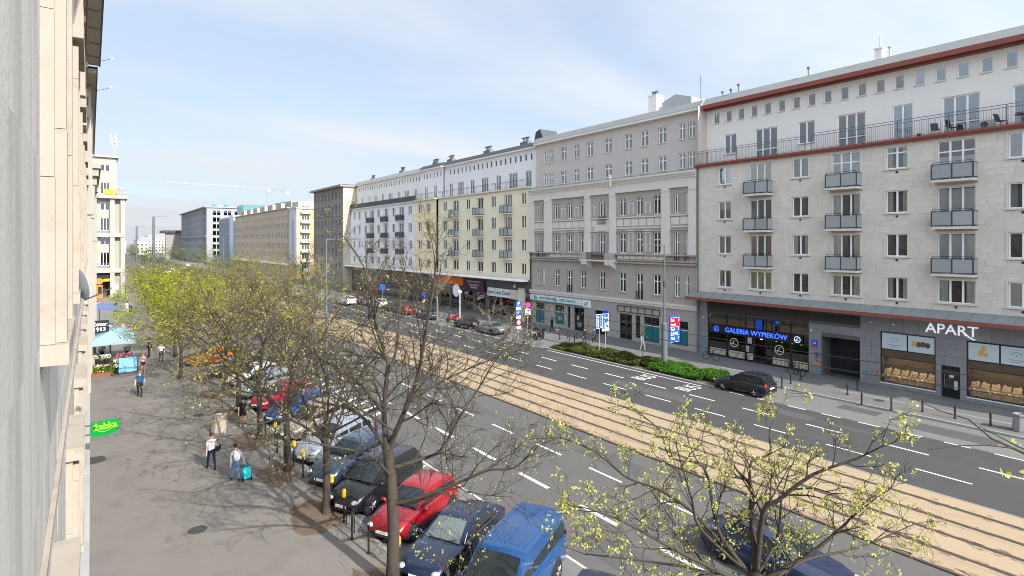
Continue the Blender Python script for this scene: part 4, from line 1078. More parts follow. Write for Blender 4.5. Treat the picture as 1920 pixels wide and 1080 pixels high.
mat('curtain_wall', (0.10, 0.15, 0.20), 0.12, 0.15, 0.25, spec=0.8); mat('curtain_wall_light', (0.32, 0.40, 0.48), 0.12, 0.15, 0.25, spec=0.8)
q = MB(); q.box(0, 16, 0, 36, 0, 22.6); B9.part('wall', q, 'curtain_wall')
q = MB(); q.box(-0.3, 0, 0, 8, 0, 23.0); q.box(-0.3, 16, -0.3, 0, 0, 23.0); B9.part('glass_fin', q, 'curtain_wall_light')
for k in range(18):
    q = MB(); q.box(-0.12, 0, 8.2 + 1.55*k, 8.3 + 1.55*k, 0, 22.6); B9.part('mullion', q, 'flashing')
for k in range(6):
    q = MB(); q.box(-0.08, 0, 8, 36, 3.2 + 3.4*k, 3.4 + 3.4*k); B9.part('floor_band', q, 'flashing')
mat('teal_glass', (0.05, 0.17, 0.20), 0.15, 0.1, 0.3, spec=0.8)
q = MB(); q.box(8, 26, 22, 36, 22.6, 29.0); B9.part('roof_house', q, 'teal_glass')
q = MB(); q.box(24, 60, 10, 30, 0, 30.5); B9.part('rear_block', q, 'teal')
B10 = Bld('office_building', 'grey office block with a wall of glass at the far end of the right side', 'building', (50.0, 343.0, 0))
mat('far_stone', (0.27, 0.275, 0.28), 0.9, 0.08, 0.2)
q = MB(); q.box(0, 20, 0, 106, 0, 30.0); B10.part('wall', q, 'far_stone')
for r_ in range(7):
    z = 4.2 + 3.65 * r_
    q = MB(); q.box(-0.08, 0, 2.5, 104, z, z + 2.6); B10.part('window', q, 'glass_dark')
    for k in range(3):
        q = MB(); q.box(3 + 5.4*k, 6.6 + 5.4*k, -0.08, 0, z, z + 2.3); w = B10.part('window', q, 'glass_dark'); q = MB(); q.box(4.75 + 5.4*k, 4.9 + 5.4*k, -0.12, -0.08, z, z + 2.3); obj('mullion', q.mesh('mullion', 'white_frame'), w)
for k in range(26):
    q = MB(); q.box(-0.3, -0.08, 3 + 4*k, 3.3 + 4*k, 4, 29); B10.part('pier', q, 'flashing')
q = MB(); q.box(-1.2, 20.5, -0.6, 107, 30.0, 30.6); q.box(-0.5, -0.08, 0, 106, 14.0, 15.0); B10.part('cornice', q, 'far_stone')
for k in range(4):
    q = MB(); q.box(3 + 3*k, 4.6 + 3*k, 2, 3, 30.6, 32.0 - 0.6*(k % 2)); B10.part('roof_sign', q, 'flashing' if k % 2 else 'graffiti_blue')
B11 = Bld('office_building', 'low dark annex with a projecting flat roof left of the grey office block', 'building', (44.0, 452.0, 0))
q = MB(); q.box(0, 40, 0, 30, 0, 17.5); B11.part('wall', q, 'dark_stone'); q = MB(); q.box(-4, 41, -2, 31, 18.0, 19.6); B11.part('roof', q, 'dark_frame')
q = MB(); q.box(-3, 0, 0, 3, 0, 18.0); B11.part('pier', q, 'dark_stone')
# crane, roof mast
cr = thing('tower_crane', 'white tower crane with a long level jib over the far roofs', 'crane', (100.0, 420.0, 0))
def lattice(q, p0, p1, w, n, r=0.06):
    p0, p1 = Vector(p0), Vector(p1); d = (p1 - p0); t = d.normalized()
    a = t.cross(Vector((0, 1, 0))).normalized() * w; b = t.cross(a).normalized() * w
    cs = [a + b, a - b, -a - b, -a + b]
    for c in cs: q.tube([p0 + c, p1 + c], r, 4)
    for i in range(n):
        u, v = p0 + d * i / n, p0 + d * (i + 1) / n
        for k in range(4): q.tube([u + cs[k], v + cs[(k+1) % 4]], r * 0.6, 3)
q = MB(); lattice(q, (0, 0, 0), (0, 0, 48.5), 0.9, 24); obj('mast', q.mesh('mast', 'galv'), cr)
q = MB(); lattice(q, (2, 0, 48.6), (-62, 0, 49.6), 0.5, 40, 0.055); obj('jib', q.mesh('jib', 'galv'), cr)
q = MB(); lattice(q, (0, 0, 48.6), (14, 0, 47.4), 0.5, 8, 0.055); q.box(11, 14, -0.6, 0.6, 45.6, 47.3); obj('counter_jib', q.mesh('counter_jib', 'galv'), cr)
q = MB(); q.box(-1.8, 0.6, -1, 1, 46.3, 48.3); obj('cab', q.mesh('cab', 'galv'), cr)
q = MB()
for x in (-20, -33, -50): q.box(x - 3, x, -0.6, 0.6, 49.3, 49.9)
obj('jib_board', q.mesh('jib_board', 'galv'), cr)
ms = thing('antenna_mast', 'slim lattice antenna mast on the cream house roof', 'antenna', (55.2, 182.0, 23.6))
q = MB(); lattice(q, (0, 0, 0), (0, 0, 5.2), 0.25, 8, 0.05); q.box(-0.5, 0.5, -0.05, 0.05, 4.0, 4.1); obj('mast', q.mesh('mast', 'galv'), ms)
# ================================================================== left side: the facade beside the camera
L1 = thing('stone_building', 'pale stone building close beside the camera with deep eaves and moulded window surrounds', 'building', (-0.35, -6.0, 0))
def lpart(name, q, m, smooth=False, parent=None, kind=None):
    for i, v in enumerate(q.v): q.v[i] = (v[0] + 0.35, v[1] + 6.0, v[2])
    return obj(name, q.mesh(name, m, smooth), parent or L1, kind=kind)
XW = -0.35
q = MB(); q.box(-9.0, XW - 0.03, -6.0, 79.0, 0, 21.2); lpart('wall', q, 'joint')
# big facing slabs: courses 1.05 m tall, cut round the window surrounds
bays = [6.35, 12.6, 18.9, 25.2, 31.5, 37.8, 44.1, 50.4, 56.7, 63, 69.3]
ups = [(b, b + 2.3, 9.9, 14.4) for b in bays]
lows = [(b, b + 2.3, 2.8, 7.0) for b in bays]
tops_ = [(b, b + 2.3, 16.2, 18.6) for b in bays]
zl = [1.4, 2.77, 4.23, 5.69, 7.15, 8.61, 10.07, 11.53, 12.99, 14.45, 15.91, 17.37, 18.83, 20.29, 21.2]
zl = sorted(set(zl + [9.9, 14.4, 2.8, 7.0, 16.2, 18.6]))
zl = [z for i, z in enumerate(zl) if not (i and z - zl[i-1] < 0.3 and z not in (9.9, 14.4, 2.8, 7.0, 16.2, 18.6)) and not (i + 1 < len(zl) and zl[i+1] - z < 0.3 and z not in (9.9, 14.4, 2.8, 7.0, 16.2, 18.6))]
sl = [(a + 6, b + 6, c, d) for a, b, c, d in ups + lows + tops_]
rng = random.Random(3); shc = {}; rest = MB()
cells = []
for k in range(len(zl) - 1):
    za, zb = zl[k], zl[k+1]; cuts = sorted((o_[0], o_[1]) for o_ in sl if o_[2] < (za + zb) / 2 < o_[3])
    cur = 0.0; runs = []
    for a, b in cuts: runs.append((cur, a)); cur = b
    runs.append((cur, 85.0)); off = 2.9 + (k % 2) * 0.0
    for a, b in runs:
        pts = [a]; p = off
        while p < b - 0.25:
            if p > a + 0.25: pts.append(p)
            p += 3.15
        pts.append(b); cells += [(pts[i], pts[i+1], za, zb) for i in range(len(pts) - 1)]
cells.sort(key=lambda c: abs((c[0] + c[1]) / 2 - 10))
for i, (a, b, za, zb) in enumerate(cells):
    dx = rng.random() * 0.003
    if i < 280:
        qq = MB(); w, h = b - a - 0.006, zb - za - 0.006; qq.box(-0.030 - dx, -dx, -w/2, w/2, -h/2, h/2)
        obj('stone_slab', qq.mesh('stone_slab', 'wall_stone'), L1, (0, (a+b)/2, (za+zb)/2))
    else: rest.box(-0.030 - dx, -dx, a + 0.003, b - 0.003, za + 0.003, zb - 0.003)
obj('stone_rest', rest.mesh('stone_rest', 'wall_stone'), L1, kind='stuff')
def surround(y0, y1, z0, z1, sill=True):
    q = MB(); jw = 0.34
    for a, b in ((y0, y0 + jw), (y1 - jw, y1)):
        z = z0
        while z < z1 - 0.2: q.box(XW - 0.02, XW + 0.10 - 0.004*((int(z*7) % 3)), a, b, z, min(z + 1.46, z1) - 0.006); z += 1.46
    for a, b in ((y0 + 0.09, y0 + jw - 0.05), (y1 - jw + 0.05, y1 - 0.09)):
        z = z0
        while z < z1 - 0.3: q.box(XW - 0.02, XW + 0.185 - 0.005*((int(z*5) % 3)), a, b, z, min(z + 1.9, z1 - 0.1) - 0.006); z += 1.9
    q.box(XW - 0.02, XW + 0.10, y0 + jw, y1 - jw, z1 - 0.5, z1); q.box(XW - 0.02, XW + 0.25, y0 - 0.08, y1 + 0.08, z1, z1 + 0.22)
    if sill: q.box(XW - 0.02, XW + 0.20, y0 - 0.04, y1 + 0.04, z0 - 0.18, z0 - 0.004)
    s_ = lpart('window_surround', q, 'surround_stone')
    q = MB(); q.box(XW - 0.24, XW - 0.20, y0 + jw, y1 - jw, z0, z1 - 0.5); w = lpart('window', q, 'glass_dark')
    q = MB()
    for y in (y0 + jw, (y0 + y1)/2 - 0.05, y1 - jw - 0.09): q.box(XW - 0.20, XW - 0.14, y, y + 0.09, z0, z1 - 0.5)
    for z in (z0, z1 - 0.6): q.box(XW - 0.20, XW - 0.14, y0 + jw + 0.09, y1 - jw - 0.09, z, z + 0.09)
    lpart('frame', q, 'white_frame', parent=w)
for b in bays:
    surround(b, b + 2.3, 9.92, 14.4); surround(b, b + 2.3, 2.8, 7.0); surround(b, b + 2.3, 16.2, 18.6)
q = MB(); 
y = -6.0
while y < 79: q.box(XW, -0.03 - 0.006 * random.random(), y + 0.004, min(y + 1.5, 79) - 0.004, 0.0, 1.4); y += 1.5
lpart('plinth', q, 'plinth_stone', kind='stuff')
q = MB(); q.box(XW, XW + 0.05, -6, 79, 7.9, 8.0); lpart('string_course', q, 'surround_stone')
# eaves: deep flat soffit, with the edge set back after the first part of the block
q = MB(); q.box(-3, 0.40, -6, 41.3, 21.2, 21.45); q.box(-3, 0.27, 41.3, 79.2, 20.75, 21.0); lpart('soffit', q, 'soffit')
q = MB()
for y in np.arange(-5, 41, 2.6): q.box(XW, 0.33, float(y), float(y) + 0.12, 21.12, 21.2)
lpart('soffit_joint', q, 'surround_stone')
q = MB(); q.box(0.40, 0.46, -6, 41.35, 21.15, 21.62); q.box(-3, 0.46, -6, 41.35, 21.45, 21.6); q.box(0.27, 0.33, 41.35, 79.2, 20.7, 21.15); q.box(-3, 0.33, 41.35, 79.2, 21.0, 21.14); lpart('gutter', q, 'dark_roof')
q = MB(); q.tube([(0.22, 0, 20.8), (0.10, 3.5, 20.6), (0.02, 6.0, 20.1), (0.0, 11, 19.4), (-0.05, 20, 18.6), (-0.2, 30, 17.9)], 0.022, 6); lpart('cable', q, 'black_metal')
# portico of the next front: tall pilasters with capitals and a cornice
for y, xx in ((58.0, 0.26), (66.0, 0.42), (74.0, 0.50)):
    q = MB(); q.box(XW, xx, y, y + 1.3, 0, 15.6); q.box(XW, xx + 0.14, y - 0.12, y + 1.42, 15.6, 16.3); q.box(XW, xx + 0.08, y - 0.06, y + 1.36, 11.0, 11.3); lpart('pilaster', q, 'sunny_stone')
q = MB(); q.box(XW, 0.52, 57.5, 79.0, 16.3, 16.9); q.box(XW, 0.68, 57.3, 79.2, 16.9, 17.25); lpart('cornice', q, 'sunny_stone')
for y, xx in ((44.5, 0.02), (51.0, 0.10)):
    q = MB(); q.box(XW, xx, y, y + 1.2, 1.4, 20.7); q.box(XW, xx + 0.12, y - 0.1, y + 1.3, 12.6, 13.2); lpart('pilaster', q, 'sunny_stone')
q = MB(); r_ = random.Random(8)
for k in range(26):
    y = 25 + r_.random() * 11; z = 1.45 + r_.random() * 0.5; q.box(XW, XW + 0.03 + 0.05*r_.random(), y, y + 0.4, z, z + 0.25)
lpart('broken_render', q, 'surround_stone')
# satellite dishes
def sat_dish(label, loc, rz, d, tilt=0.25, arm=0.7):
    t = thing('satellite_dish', label, 'satellite dish', loc, rz)
    q = MB(); n = 18; vs = []; fs = []
    for i in range(5):
        r = d / 2 * i / 4
        for k in range(n):
            a = 2*math.pi*k/n; vs.append((0.06 * d * (1 - (i / 4) ** 2) * -1 - tilt * r * math.sin(a), r * math.cos(a), r * math.sin(a) * 1.08))
    for i in range(4):
        for k in range(n): fs.append((i*n + k, i*n + (k+1) % n, (i+1)*n + (k+1) % n, (i+1)*n + k))
    q.add(vs, fs); q.add([(v[0] - 0.012, v[1], v[2]) for v in vs], fs); o_ = obj('dish', q.mesh('dish', 'dish', 'all'), t)
    q = MB(); q.tube([(0.05, 0, -d*0.54), (arm*0.6, 0, -d*0.36), (arm, 0, -d*0.18)], 0.014, 6); obj('arm', q.mesh('arm', 'black_metal'), t)
    q = MB(); q.box(arm - 0.02, arm + 0.10, -0.035, 0.035, -d*0.18 - 0.03, -d*0.18 + 0.05); obj('receiver', q.mesh('receiver', 'white_frame'), t)
    q = MB(); q.tube([(-0.03, 0, 0), (-0.14, 0, 0.02), (-0.14, 0, 0.3)], 0.02, 6); obj('bracket', q.mesh('bracket', 'rail_metal'), t)
    return t
sat_dish('grey satellite dish on the pale stone wall below the window surround', (-0.14, 13.55, 10.02), R(22), 0.56, arm=0.52)
sat_dish('upper white satellite dish under the roof edge', (0.36, 44.0, 22.6), R(-10), 0.8, arm=0.7)
sat_dish('lower white satellite dish under the roof edge', (0.30, 46.0, 21.2), R(-10), 0.8, arm=0.75)
# green shop sign that sticks out from the wall
zs = thing('shop_sign', 'bright green bracket sign of a convenience shop with rounded ends', 'sign', (0.0, 31.0, 2.6), 0)
mat('sign_green', (0.0, 0.20, 0.035), 0.4, 0.03, 1); mat('sign_lime', (0.20, 0.62, 0.02), 0.4, 0.03, 1)
poly = []
for k in range(13):
    a = k / 12; poly.append((1.06 * a - 0.02, 0, 0.29 + 0.10 * a * (1.55 - a) - (0.10 if k in (0, 12) else 0)))
for k in range(13):
    a = 1 - k / 12; poly.append((1.06 * a - 0.02, 0, -0.31 + 0.0 * a + 0.12 * a * a - 0.05 * math.sin(math.pi * a) + (0.10 if k in (0, 12) else 0)))
q = MB(); q.prism(poly, (0, 0.12, 0)); obj('panel', q.mesh('panel', 'sign_green'), zs)
lettering('żabka', 0.40, zs, (0.53, -0.01, 0.10), (R(90), R(-4), 0), 'sign_lime', 0.01, 0.014, width=0.86)
q = MB(); q.tube([(0.26 + 0.04*k, -0.012, -0.10 - 0.07*math.sin(math.pi*k/12) + 0.006*k) for k in range(13)], 0.016, 5); obj('smile', q.mesh('smile', 'sign_lime'), zs)
q = MB(); q.tube([(-0.36, 0.06, -0.2), (0.0, 0.06, -0.2)], 0.03, 6); q.tube([(-0.36, 0.06, 0.2), (0.0, 0.06, 0.2)], 0.03, 6); obj('bracket', q.mesh('bracket', 'black_metal'), zs)

# ------------------------------------------------------------------ sunlit corner building across the small square
C1 = Bld('corner_building', 'tall sunlit cream corner building with loggias, yellow banner and roof mast', 'building', (0.0, 137.0, 0), R(90))
def cu_(s): return -s
def cop(s0, s1, z0, z1): return (-s1, -s0, z0, z1)
cw = [cop(1.5, 3.0, 24.9, 26.2), cop(1.5, 3.0, 20.4, 22.7), cop(1.5, 3.0, 17.3, 18.9), cop(1.5, 3.0, 13.3, 15.8), cop(1.5, 3.0, 10.5, 12.1), cop(1.5, 3.0, 6.4, 9.0)]
C1.wall(0, -4.0, 14, 20.0, 27.6, cw[:2], 'sunny_stone', name='tower_wall')
C1.wall(0.9, -5.4, 14, 0, 20.0, cw[2:] + [cop(0.6, 3.2, 0.1, 4.9)], 'sunny_stone', room=3.0)
for i, (a, b, c, d) in enumerate(cw): C1.window(0 if i < 2 else 0.9, a, b, c, d, 2 if i % 2 == 0 else 3, 0, curt=0.4, panes=False, fm='white_frame' if i != 4 else 'curtain_grey', gm='glass_dark')
q = MB(); q.box(-0.5, 10, -4.4, 14, 27.6, 28.0); C1.part('cornice', q, 'sunny_stone')
q = MB(); q.box(-0.6, 10, -5.9, 14, 19.6, 20.3); q.box(-0.2, 1.0, -5.4, 14, 12.0, 12.8); q.box(-0.2, 1.0, -5.4, 14, 5.0, 5.9); C1.part('floor_slab', q, 'sunny_stone')
for s0 in (3.05, 4.75):
    q = MB(); q.box(-0.1, 0.45, -s0 - 0.75, -s0, 0, 5.0); q.box(-0.1, 0.45, -s0 - 0.75, -s0, 5.9, 12.0); q.box(-0.1, 0.45, -s0 - 0.75, -s0, 12.8, 19.6); C1.part('column', q, 'sunny_stone')
q = MB(); q.box(0.91, 12, -5.5, -5.4, 0, 19.6); q.box(0.01, 12, -4.1, -4.0, 20, 27.6); C1.part('side_wall', q, 'sunny_stone')
for z in (12.8, 5.9): C1.railing(-0.12, -3.0, 1.2, z, 1.0, 0.2, 2.0)
q = MB()
for k in range(5): q.lathe([(0.16, 0), (0.22, 0.3), (0.08, 0.7), (0.14, 1.3), (0.05, 1.6)], 8, (-0.3, -5.6 + 0.45*k, 20.3))
C1.part('baluster', q, 'sunny_stone')
mat('banner_yellow', (0.80, 0.66, 0.02), 0.6, 0.06, 1)
q = MB(); q.box(-0.5, -0.45, -3.9, -2.0, 20.4, 21.4); bn = C1.part('banner', q, 'banner_yellow')
q = MB()
for z, w in ((20.98, 0.7), (20.6, 0.55)):
    y = -2.95 - w
    while y < -2.95 + w: q.box(-0.51, -0.5, y, y + 0.1, z, z + 0.16); y += 0.16
obj('lettering', q.mesh('lettering', 'graffiti_dark'), bn)
q = MB(); q.box(0.6, 0.85, -3.2, -0.6, 4.0, 4.9); sgx = C1.part('shop_fascia', q, 'black_board')
q = MB(); q.lathe([(0.62, 0.45), (0.62, 0.6)], 16, (0, -1.35, 3.35), axis='x'); C1.part('round_sign', q, 'orange')
q = MB(); q.box(0.5, 0.6, -3.2, -2.0, 3.3, 3.8); C1.part('shop_sign', q, 'yellow')
q = MB(); q.box(0.45, 0.6, -1.9, -1.0, 0.12, 2.6, 0); q.box(0.43, 0.45, -1.75, -1.15, 0.9, 2.3, 1); C1.part('door', q, ['orange', 'car_glass'])
mt = thing('radio_mast', 'roof mast with clustered cellular antennas above the sunlit corner building', 'antenna', (3.8, 141.0, 28.0))
q = MB(); q.tube([(0, 0, 0), (0, 0, 4.8)], 0.09, 6); obj('pole', q.mesh('pole', 'galv'), mt)
q = MB()
for k in range(6):
    a = k * 1.05; q.box(0.55*math.cos(a) - 0.1, 0.55*math.cos(a) + 0.1, 0.55*math.sin(a) - 0.1, 0.55*math.sin(a) + 0.1, 2.2 + 0.9*(k % 2), 3.9 + 0.9*(k % 2))
    q.tube([(0, 0, 3 + 0.9*(k % 2)), (0.55*math.cos(a), 0.55*math.sin(a), 3 + 0.9*(k % 2))], 0.03, 4)
obj('antenna_panel', q.mesh('antenna_panel', 'galv'), mt)
# low houses, blocks and trees at the end of the street
mat('far_wall', (0.58, 0.55, 0.50), 0.9, 0.06, 0.1); mat('far_window', (0.10, 0.11, 0.13), 0.3, 0.1, 0.2)
for i, (s_, t_, w, d_, h, m_, lb) in enumerate(((58, 560, 26, 30, 17, 'cream_stone', 'cream house with a grey roof at the end of the street, right of the lamp'), (34, 640, 10, 30, 13, 'lilac_white', 'small white house at the end of the street beside the corner building'), (42, 760, 26, 20, 15, 'far_wall', 'long pale block closing the view at the end of the street'), (60, 900, 30, 24, 20, 'flashing', 'far blue grey block on the skyline'), (20, 820, 14, 30, 14, 'far_wall', 'pale low block half hidden behind the sunlit corner building'), (-30, 420, 24, 60, 16, 'cream_stone', 'cream block on the left side beyond the corner building'))):
    b = thing('distant_building', lb, 'building', (s_, t_, 0))
    q = MB(); q.box(0, w, 0, d_, 0, h); obj('wall', q.mesh('wall', m_), b)
    q = MB(); q.box(-0.4, w + 0.4, -0.4, d_ + 0.4, h, h + 0.6); q.prism([(0, 0, h + 0.6), (w, 0, h + 0.6), (w - 3, 0, h + 2.6), (3, 0, h + 2.6)], (0, d_, 0)); obj('roof', q.mesh('roof', 'grey_roof'), b)
    for r_ in range(int(h / 3.6)):
        for k in range(int(w / 3.2)):
            q = MB(); q.box(1 + 3.2*k, 2.4 + 3.2*k, -0.06, 0.0, 1.4 + 3.5*r_, 3.3 + 3.5*r_); obj('window', q.mesh('window', 'far_window'), b)
# ================================================================== ground
def sheet(name, x0, x1, y0, y1, z, m, kind='structure', seg=0):
    q = MB()
    q.quad((x0, y0, z), (x1, y0, z), (x1, y1, z), (x0, y1, z))
    return q.build(name, m, None, kind=kind)
sheet('ground', -1500, 2500, -400, 4500, -0.03, 'ground')
sheet('road', 8.2, 37.3, -60, 700, 0.0, 'asphalt_near')
sheet('parking_lane', 8.2, 13.2, -60, 130, 0.004, 'asphalt_park')
sheet('road', 29.3, 37.3, -60, 700, 0.004, 'asphalt_far')
sheet('parking_lane', 37.3, 41.3, -60, 24.9, 0.008, 'asphalt_park')
sheet('parking_lane', 37.3, 41.0, 44.8, 120, 0.008, 'asphalt_park')
sheet('crossing_road', -40, 60, 148, 176, 0.010, 'asphalt_near')
q = MB(); q.box(-40, 8.18, -60, 147, -0.2, 0.12); q.build('pavement', 'pavement', None, kind='structure')
q = MB(); q.box(-40, 12, 177, 700, -0.2, 0.12); q.build('pavement', 'pavement', None, kind='structure')
q = MB(); q.box(41.32, 47.75, -60, 25.1, -0.2, 0.12); q.box(40.7, 47.75, 25.1, 44.9, -0.2, 0.12); q.box(41.02, 47.75, 44.9, 150, -0.2, 0.12); q.build('pavement', 'pavement_far', None, kind='structure')
q = MB(); q.box(37.45, 40.698, 25.3, 44.6, -0.2, 0.13); q.build('planting_bed', 'soil', None, kind='structure')
def kerb(name, runs, w=0.16, h=0.135):
    root = obj(name, None, None, kind='structure'); rest = MB(); n = 0
    for (x, y0, y1) in runs:
        y = y0
        while y < y1:
            L = min(1.0, y1 - y)
            if n < 150 and y > -2 and y < 75:
                q = MB(); q.box(-w/2, w/2, 0.004, L - 0.006, -0.15, h); obj('kerb_stone', q.mesh('kerb_stone', 'kerb'), root, (x, y, 0)); n += 1
            else: rest.box(x - w/2, x + w/2, y + 0.004, y + L - 0.006, -0.15, h)
            y += L
    if rest.v: obj('kerb_rest', rest.mesh('kerb_rest', 'kerb'), root, kind='stuff')
kerb('kerb', [(8.26, -10, 130), ]); kerb('kerb', [(41.24, -10, 25.1), (37.38, 25.1, 44.8), (40.94, 44.9, 130)])
# tram bed: pale gravelled strip, two tracks
q = MB(); q.box(22.72, 29.28, -60, 142, -0.1, 0.03); q.build('tram_bed', 'sand_bed', None, kind='structure')
for lb, xs in (('near tram track with rails sunk in the sandy bed, on the parked cars side', (24.0, 25.43)), ('far tram track with rails sunk in the sandy bed, on the shops side', (26.76, 28.19))):
    t = thing('tram_track', lb, 'tram track', (xs[0], -60, 0.03))
    for x in xs:
        q = MB(); r = random.Random(int(x * 100)); y = 0
        while y < 202:
            L = 0.5 + r.random() * 0.6; a, b = 0.085 + 0.05 * r.random(), 0.085 + 0.05 * r.random()
            q.quad((x - xs[0] - a, y, 0.005), (x - xs[0] + b, y, 0.005), (x - xs[0] + b, y + L, 0.005), (x - xs[0] - a, y + L, 0.005)); y += L
        obj('groove', q.mesh('groove', 'rail_groove'), t)
        q = MB(); q.box(x - xs[0] - 0.035, x - xs[0] + 0.03, 0, 202, -0.02, 0.014); obj('rail', q.mesh('rail', 'steel'), t)
q = MB(); q.box(22.58, 22.72, -60, 142, -0.1, 0.05); q.build('track_edge', 'rail_groove', None, kind='structure')
q = MB(); q.box(29.28, 29.34, -60, 142, -0.1, 0.04); q.build('track_edge', 'kerb', None, kind='structure')
mat('brake_dust', (0.15, 0.105, 0.072), 0.95, 0.4, 5)
q = MB(); r = random.Random(12)
for k in range(5200):
    x = r.choice((24.0, 25.43, 26.76, 28.19, 22.9)) + r.gauss(0, 0.14); y = -10 + 150 * r.random() ** 1.4; l_, w_ = r.uniform(0.08, 0.5), r.uniform(0.015, 0.07)
    q.add([(x - w_, y, 0.0335), (x + w_*r.random(), y - 0.05, 0.0335), (x + w_, y + l_*r.random(), 0.0335), (x, y + l_, 0.0335)], [(0, 1, 2, 3)])
q.build('brake_dust', 'brake_dust', None, kind='stuff')
# painted lines
def dash_obj(x, y, L=2.1, w=0.12, z=0.010):
    q = MB(); q.quad((-w/2, 0, 0), (w/2, 0, 0), (w/2, L, 0), (-w/2, L, 0)); return q
dm = {}
def dash(x, y, L=2.1, w=0.12, z=0.010):
    k = (L, w)
    if k not in dm: dm[k] = dash_obj(0, 0, L, w).mesh('lane_dash', 'line_white')
    return obj('lane_dash', dm[k], None, (x, y, z), kind='structure')
y = 23.29 - 4.1 * 7
while y < 125:
    dash(16.2, y, 2.1, 0.20, 0.008); dash(19.26, y + 2.6, 2.1, 0.13, 0.008); y += 4.1
y = 8.54 - 4.1 * 3
while y < 140:
    dash(34.3, y + 2.05, 2.08, 0.14, 0.012); dash(31.72, y - 0.4, 2.2, 0.12, 0.012); y += 4.12
y = 7.69 - 2.18 * 5
while y < 23: dash(37.2, y, 1.18, 0.12, 0.016); y += 2.15
y = 46
while y < 118: dash(37.2, y, 1.18, 0.12, 0.016); y += 2.15
dash(37.05, 26, 18.0, 0.12, 0.012)
# pale kerb-side line of slabs in the far pavement
q = MB()
for y0, y1 in ((-10, 18.2), (24, 46.5), (47.6, 60)):
    y = y0
    while y < y1: q.box(43.62, 43.80, y, y + 0.97, 0.10, 0.125); y += 1.0
q.build('pale_paving_strip', 'kerb', None, kind='structure')
# bus lane letters on the far road, read from approaching traffic
for yb in (30.4, 26.2):
    me = text_mesh('BUS', 1.5, 0.001, 'road_lettering'); me.materials.clear(); me.materials.append(M['line_white'])
    obj('road_lettering', me, None, (35.75, yb, 0.012), (0, 0, 0), kind='structure', scale=(0.72, 1.25, 1))
# hatched markings on the near road between the parked cars and the lane
q = MB()
for k in range(9): q.prism([(13.4, 33 + 1.4*k, 0.009), (15.2, 34.2 + 1.4*k, 0.009), (15.2, 34.55 + 1.4*k, 0.009), (13.4, 33.35 + 1.4*k, 0.009)], (0, 0, 0.002))
q.build('road_hatching', 'line_white', None, kind='structure')
dash(13.2, 8.5, 26, 0.10, 0.010)
y = 6.2
while y < 60:
    q = MB(); q.prism([(8.5, y - 2.2, 0.008), (8.5, y - 2.08, 0.008), (13.1, y + 0.28, 0.008), (13.1, y + 0.16, 0.008)], (0, 0, 0.002)); q.build('bay_line', 'line_white', None, kind='structure'); y += 3.05
# repaired patches and covers in the asphalt
mat('asphalt_patch', (0.080, 0.079, 0.077), 0.92, 0.12, 0.8, 0.12, 60); mat('cover_iron', (0.055, 0.052, 0.05), 0.7, 0.2, 5)
for x0, y0, w_, l_ in ((14.0, 12.0, 1.4, 3.2), (20.2, 17.5, 1.2, 4.5), (17.4, 30.0, 1.6, 6.0), (20.4, 38, 1.3, 5), (35.0, 17.0, 1.1, 3.0), (38.4, 9.0, 1.6, 4.2), (32.2, 24, 1.2, 7), (39.3, 15, 1.2, 2.4)): sheet('road_patch', x0, x0 + w_, y0, y0 + l_, 0.0065 if x0 < 28 else 0.0095, 'asphalt_patch')
for x, y, z in ((17.8, 15.2, 0.010), (21.0, 26.3, 0.010), (14.6, 24.8, 0.010), (33.0, 14.0, 0.013), (35.6, 33.0, 0.013), (3.2, 24.0, 0.124), (5.4, 40.0, 0.124), (43.0, 16.2, 0.124)):
    q = MB(); q.lathe([(0.33, 0), (0.33, 0.004), (0.27, 0.004), (0.27, 0.002)], 20, (x, y, z)); q.build('manhole_cover', 'cover_iron', None, kind='structure')
# bare earth round the street trees, thin drifts of dry leaves
def blob(name, cx, cy, rx, ry, z, m, seed, kind='stuff'):
    r = random.Random(seed); q = MB(); n = 26; c = [(cx, cy, z + 0.03)]; ring = []
    for k in range(n):
        a = 2*math.pi*k/n; f = 0.8 + 0.35 * r.random(); ring.append((cx + rx*f*math.cos(a), cy + ry*f*math.sin(a), z))
    q.add(c + ring, [(0, 1 + k, 1 + (k+1) % n) for k in range(n)]); return q.build(name, m, None, kind=kind)
for i, (x, y, rx, ry) in enumerate(((7.0, 33.1, 1.0, 1.5), (7.0, 27.6, 0.95, 1.5), (7.05, 22.4, 0.95, 1.6), (7.05, 16.4, 0.95, 1.6), (7.0, 10.8, 0.95, 1.5), (7.0, 39, 1.0, 1.5), (7.0, 45, 1.0, 1.5), (7.0, 51, 1, 1.5))): blob('bare_earth', x, y, rx, ry, 0.124, 'soil', i)
mat('dry_leaf', (0.30, 0.22, 0.12), 0.9, 0.3, 9)
q = MB(); r = random.Random(2)
for k in range(2600):
    y = 8 + 45 * r.random(); x = 8.1 - abs(r.gauss(0, 0.9)); a = r.random() * 6.3; s_ = 0.025 + 0.03 * r.random()
    q.add([(x, y, 0.150), (x + s_*math.cos(a), y + s_*math.sin(a), 0.155), (x - s_*math.sin(a)*0.7, y + s_*math.cos(a)*0.7, 0.163)], [(0, 1, 2)])
q.build('fallen_leaves', 'dry_leaf', None, kind='stuff')

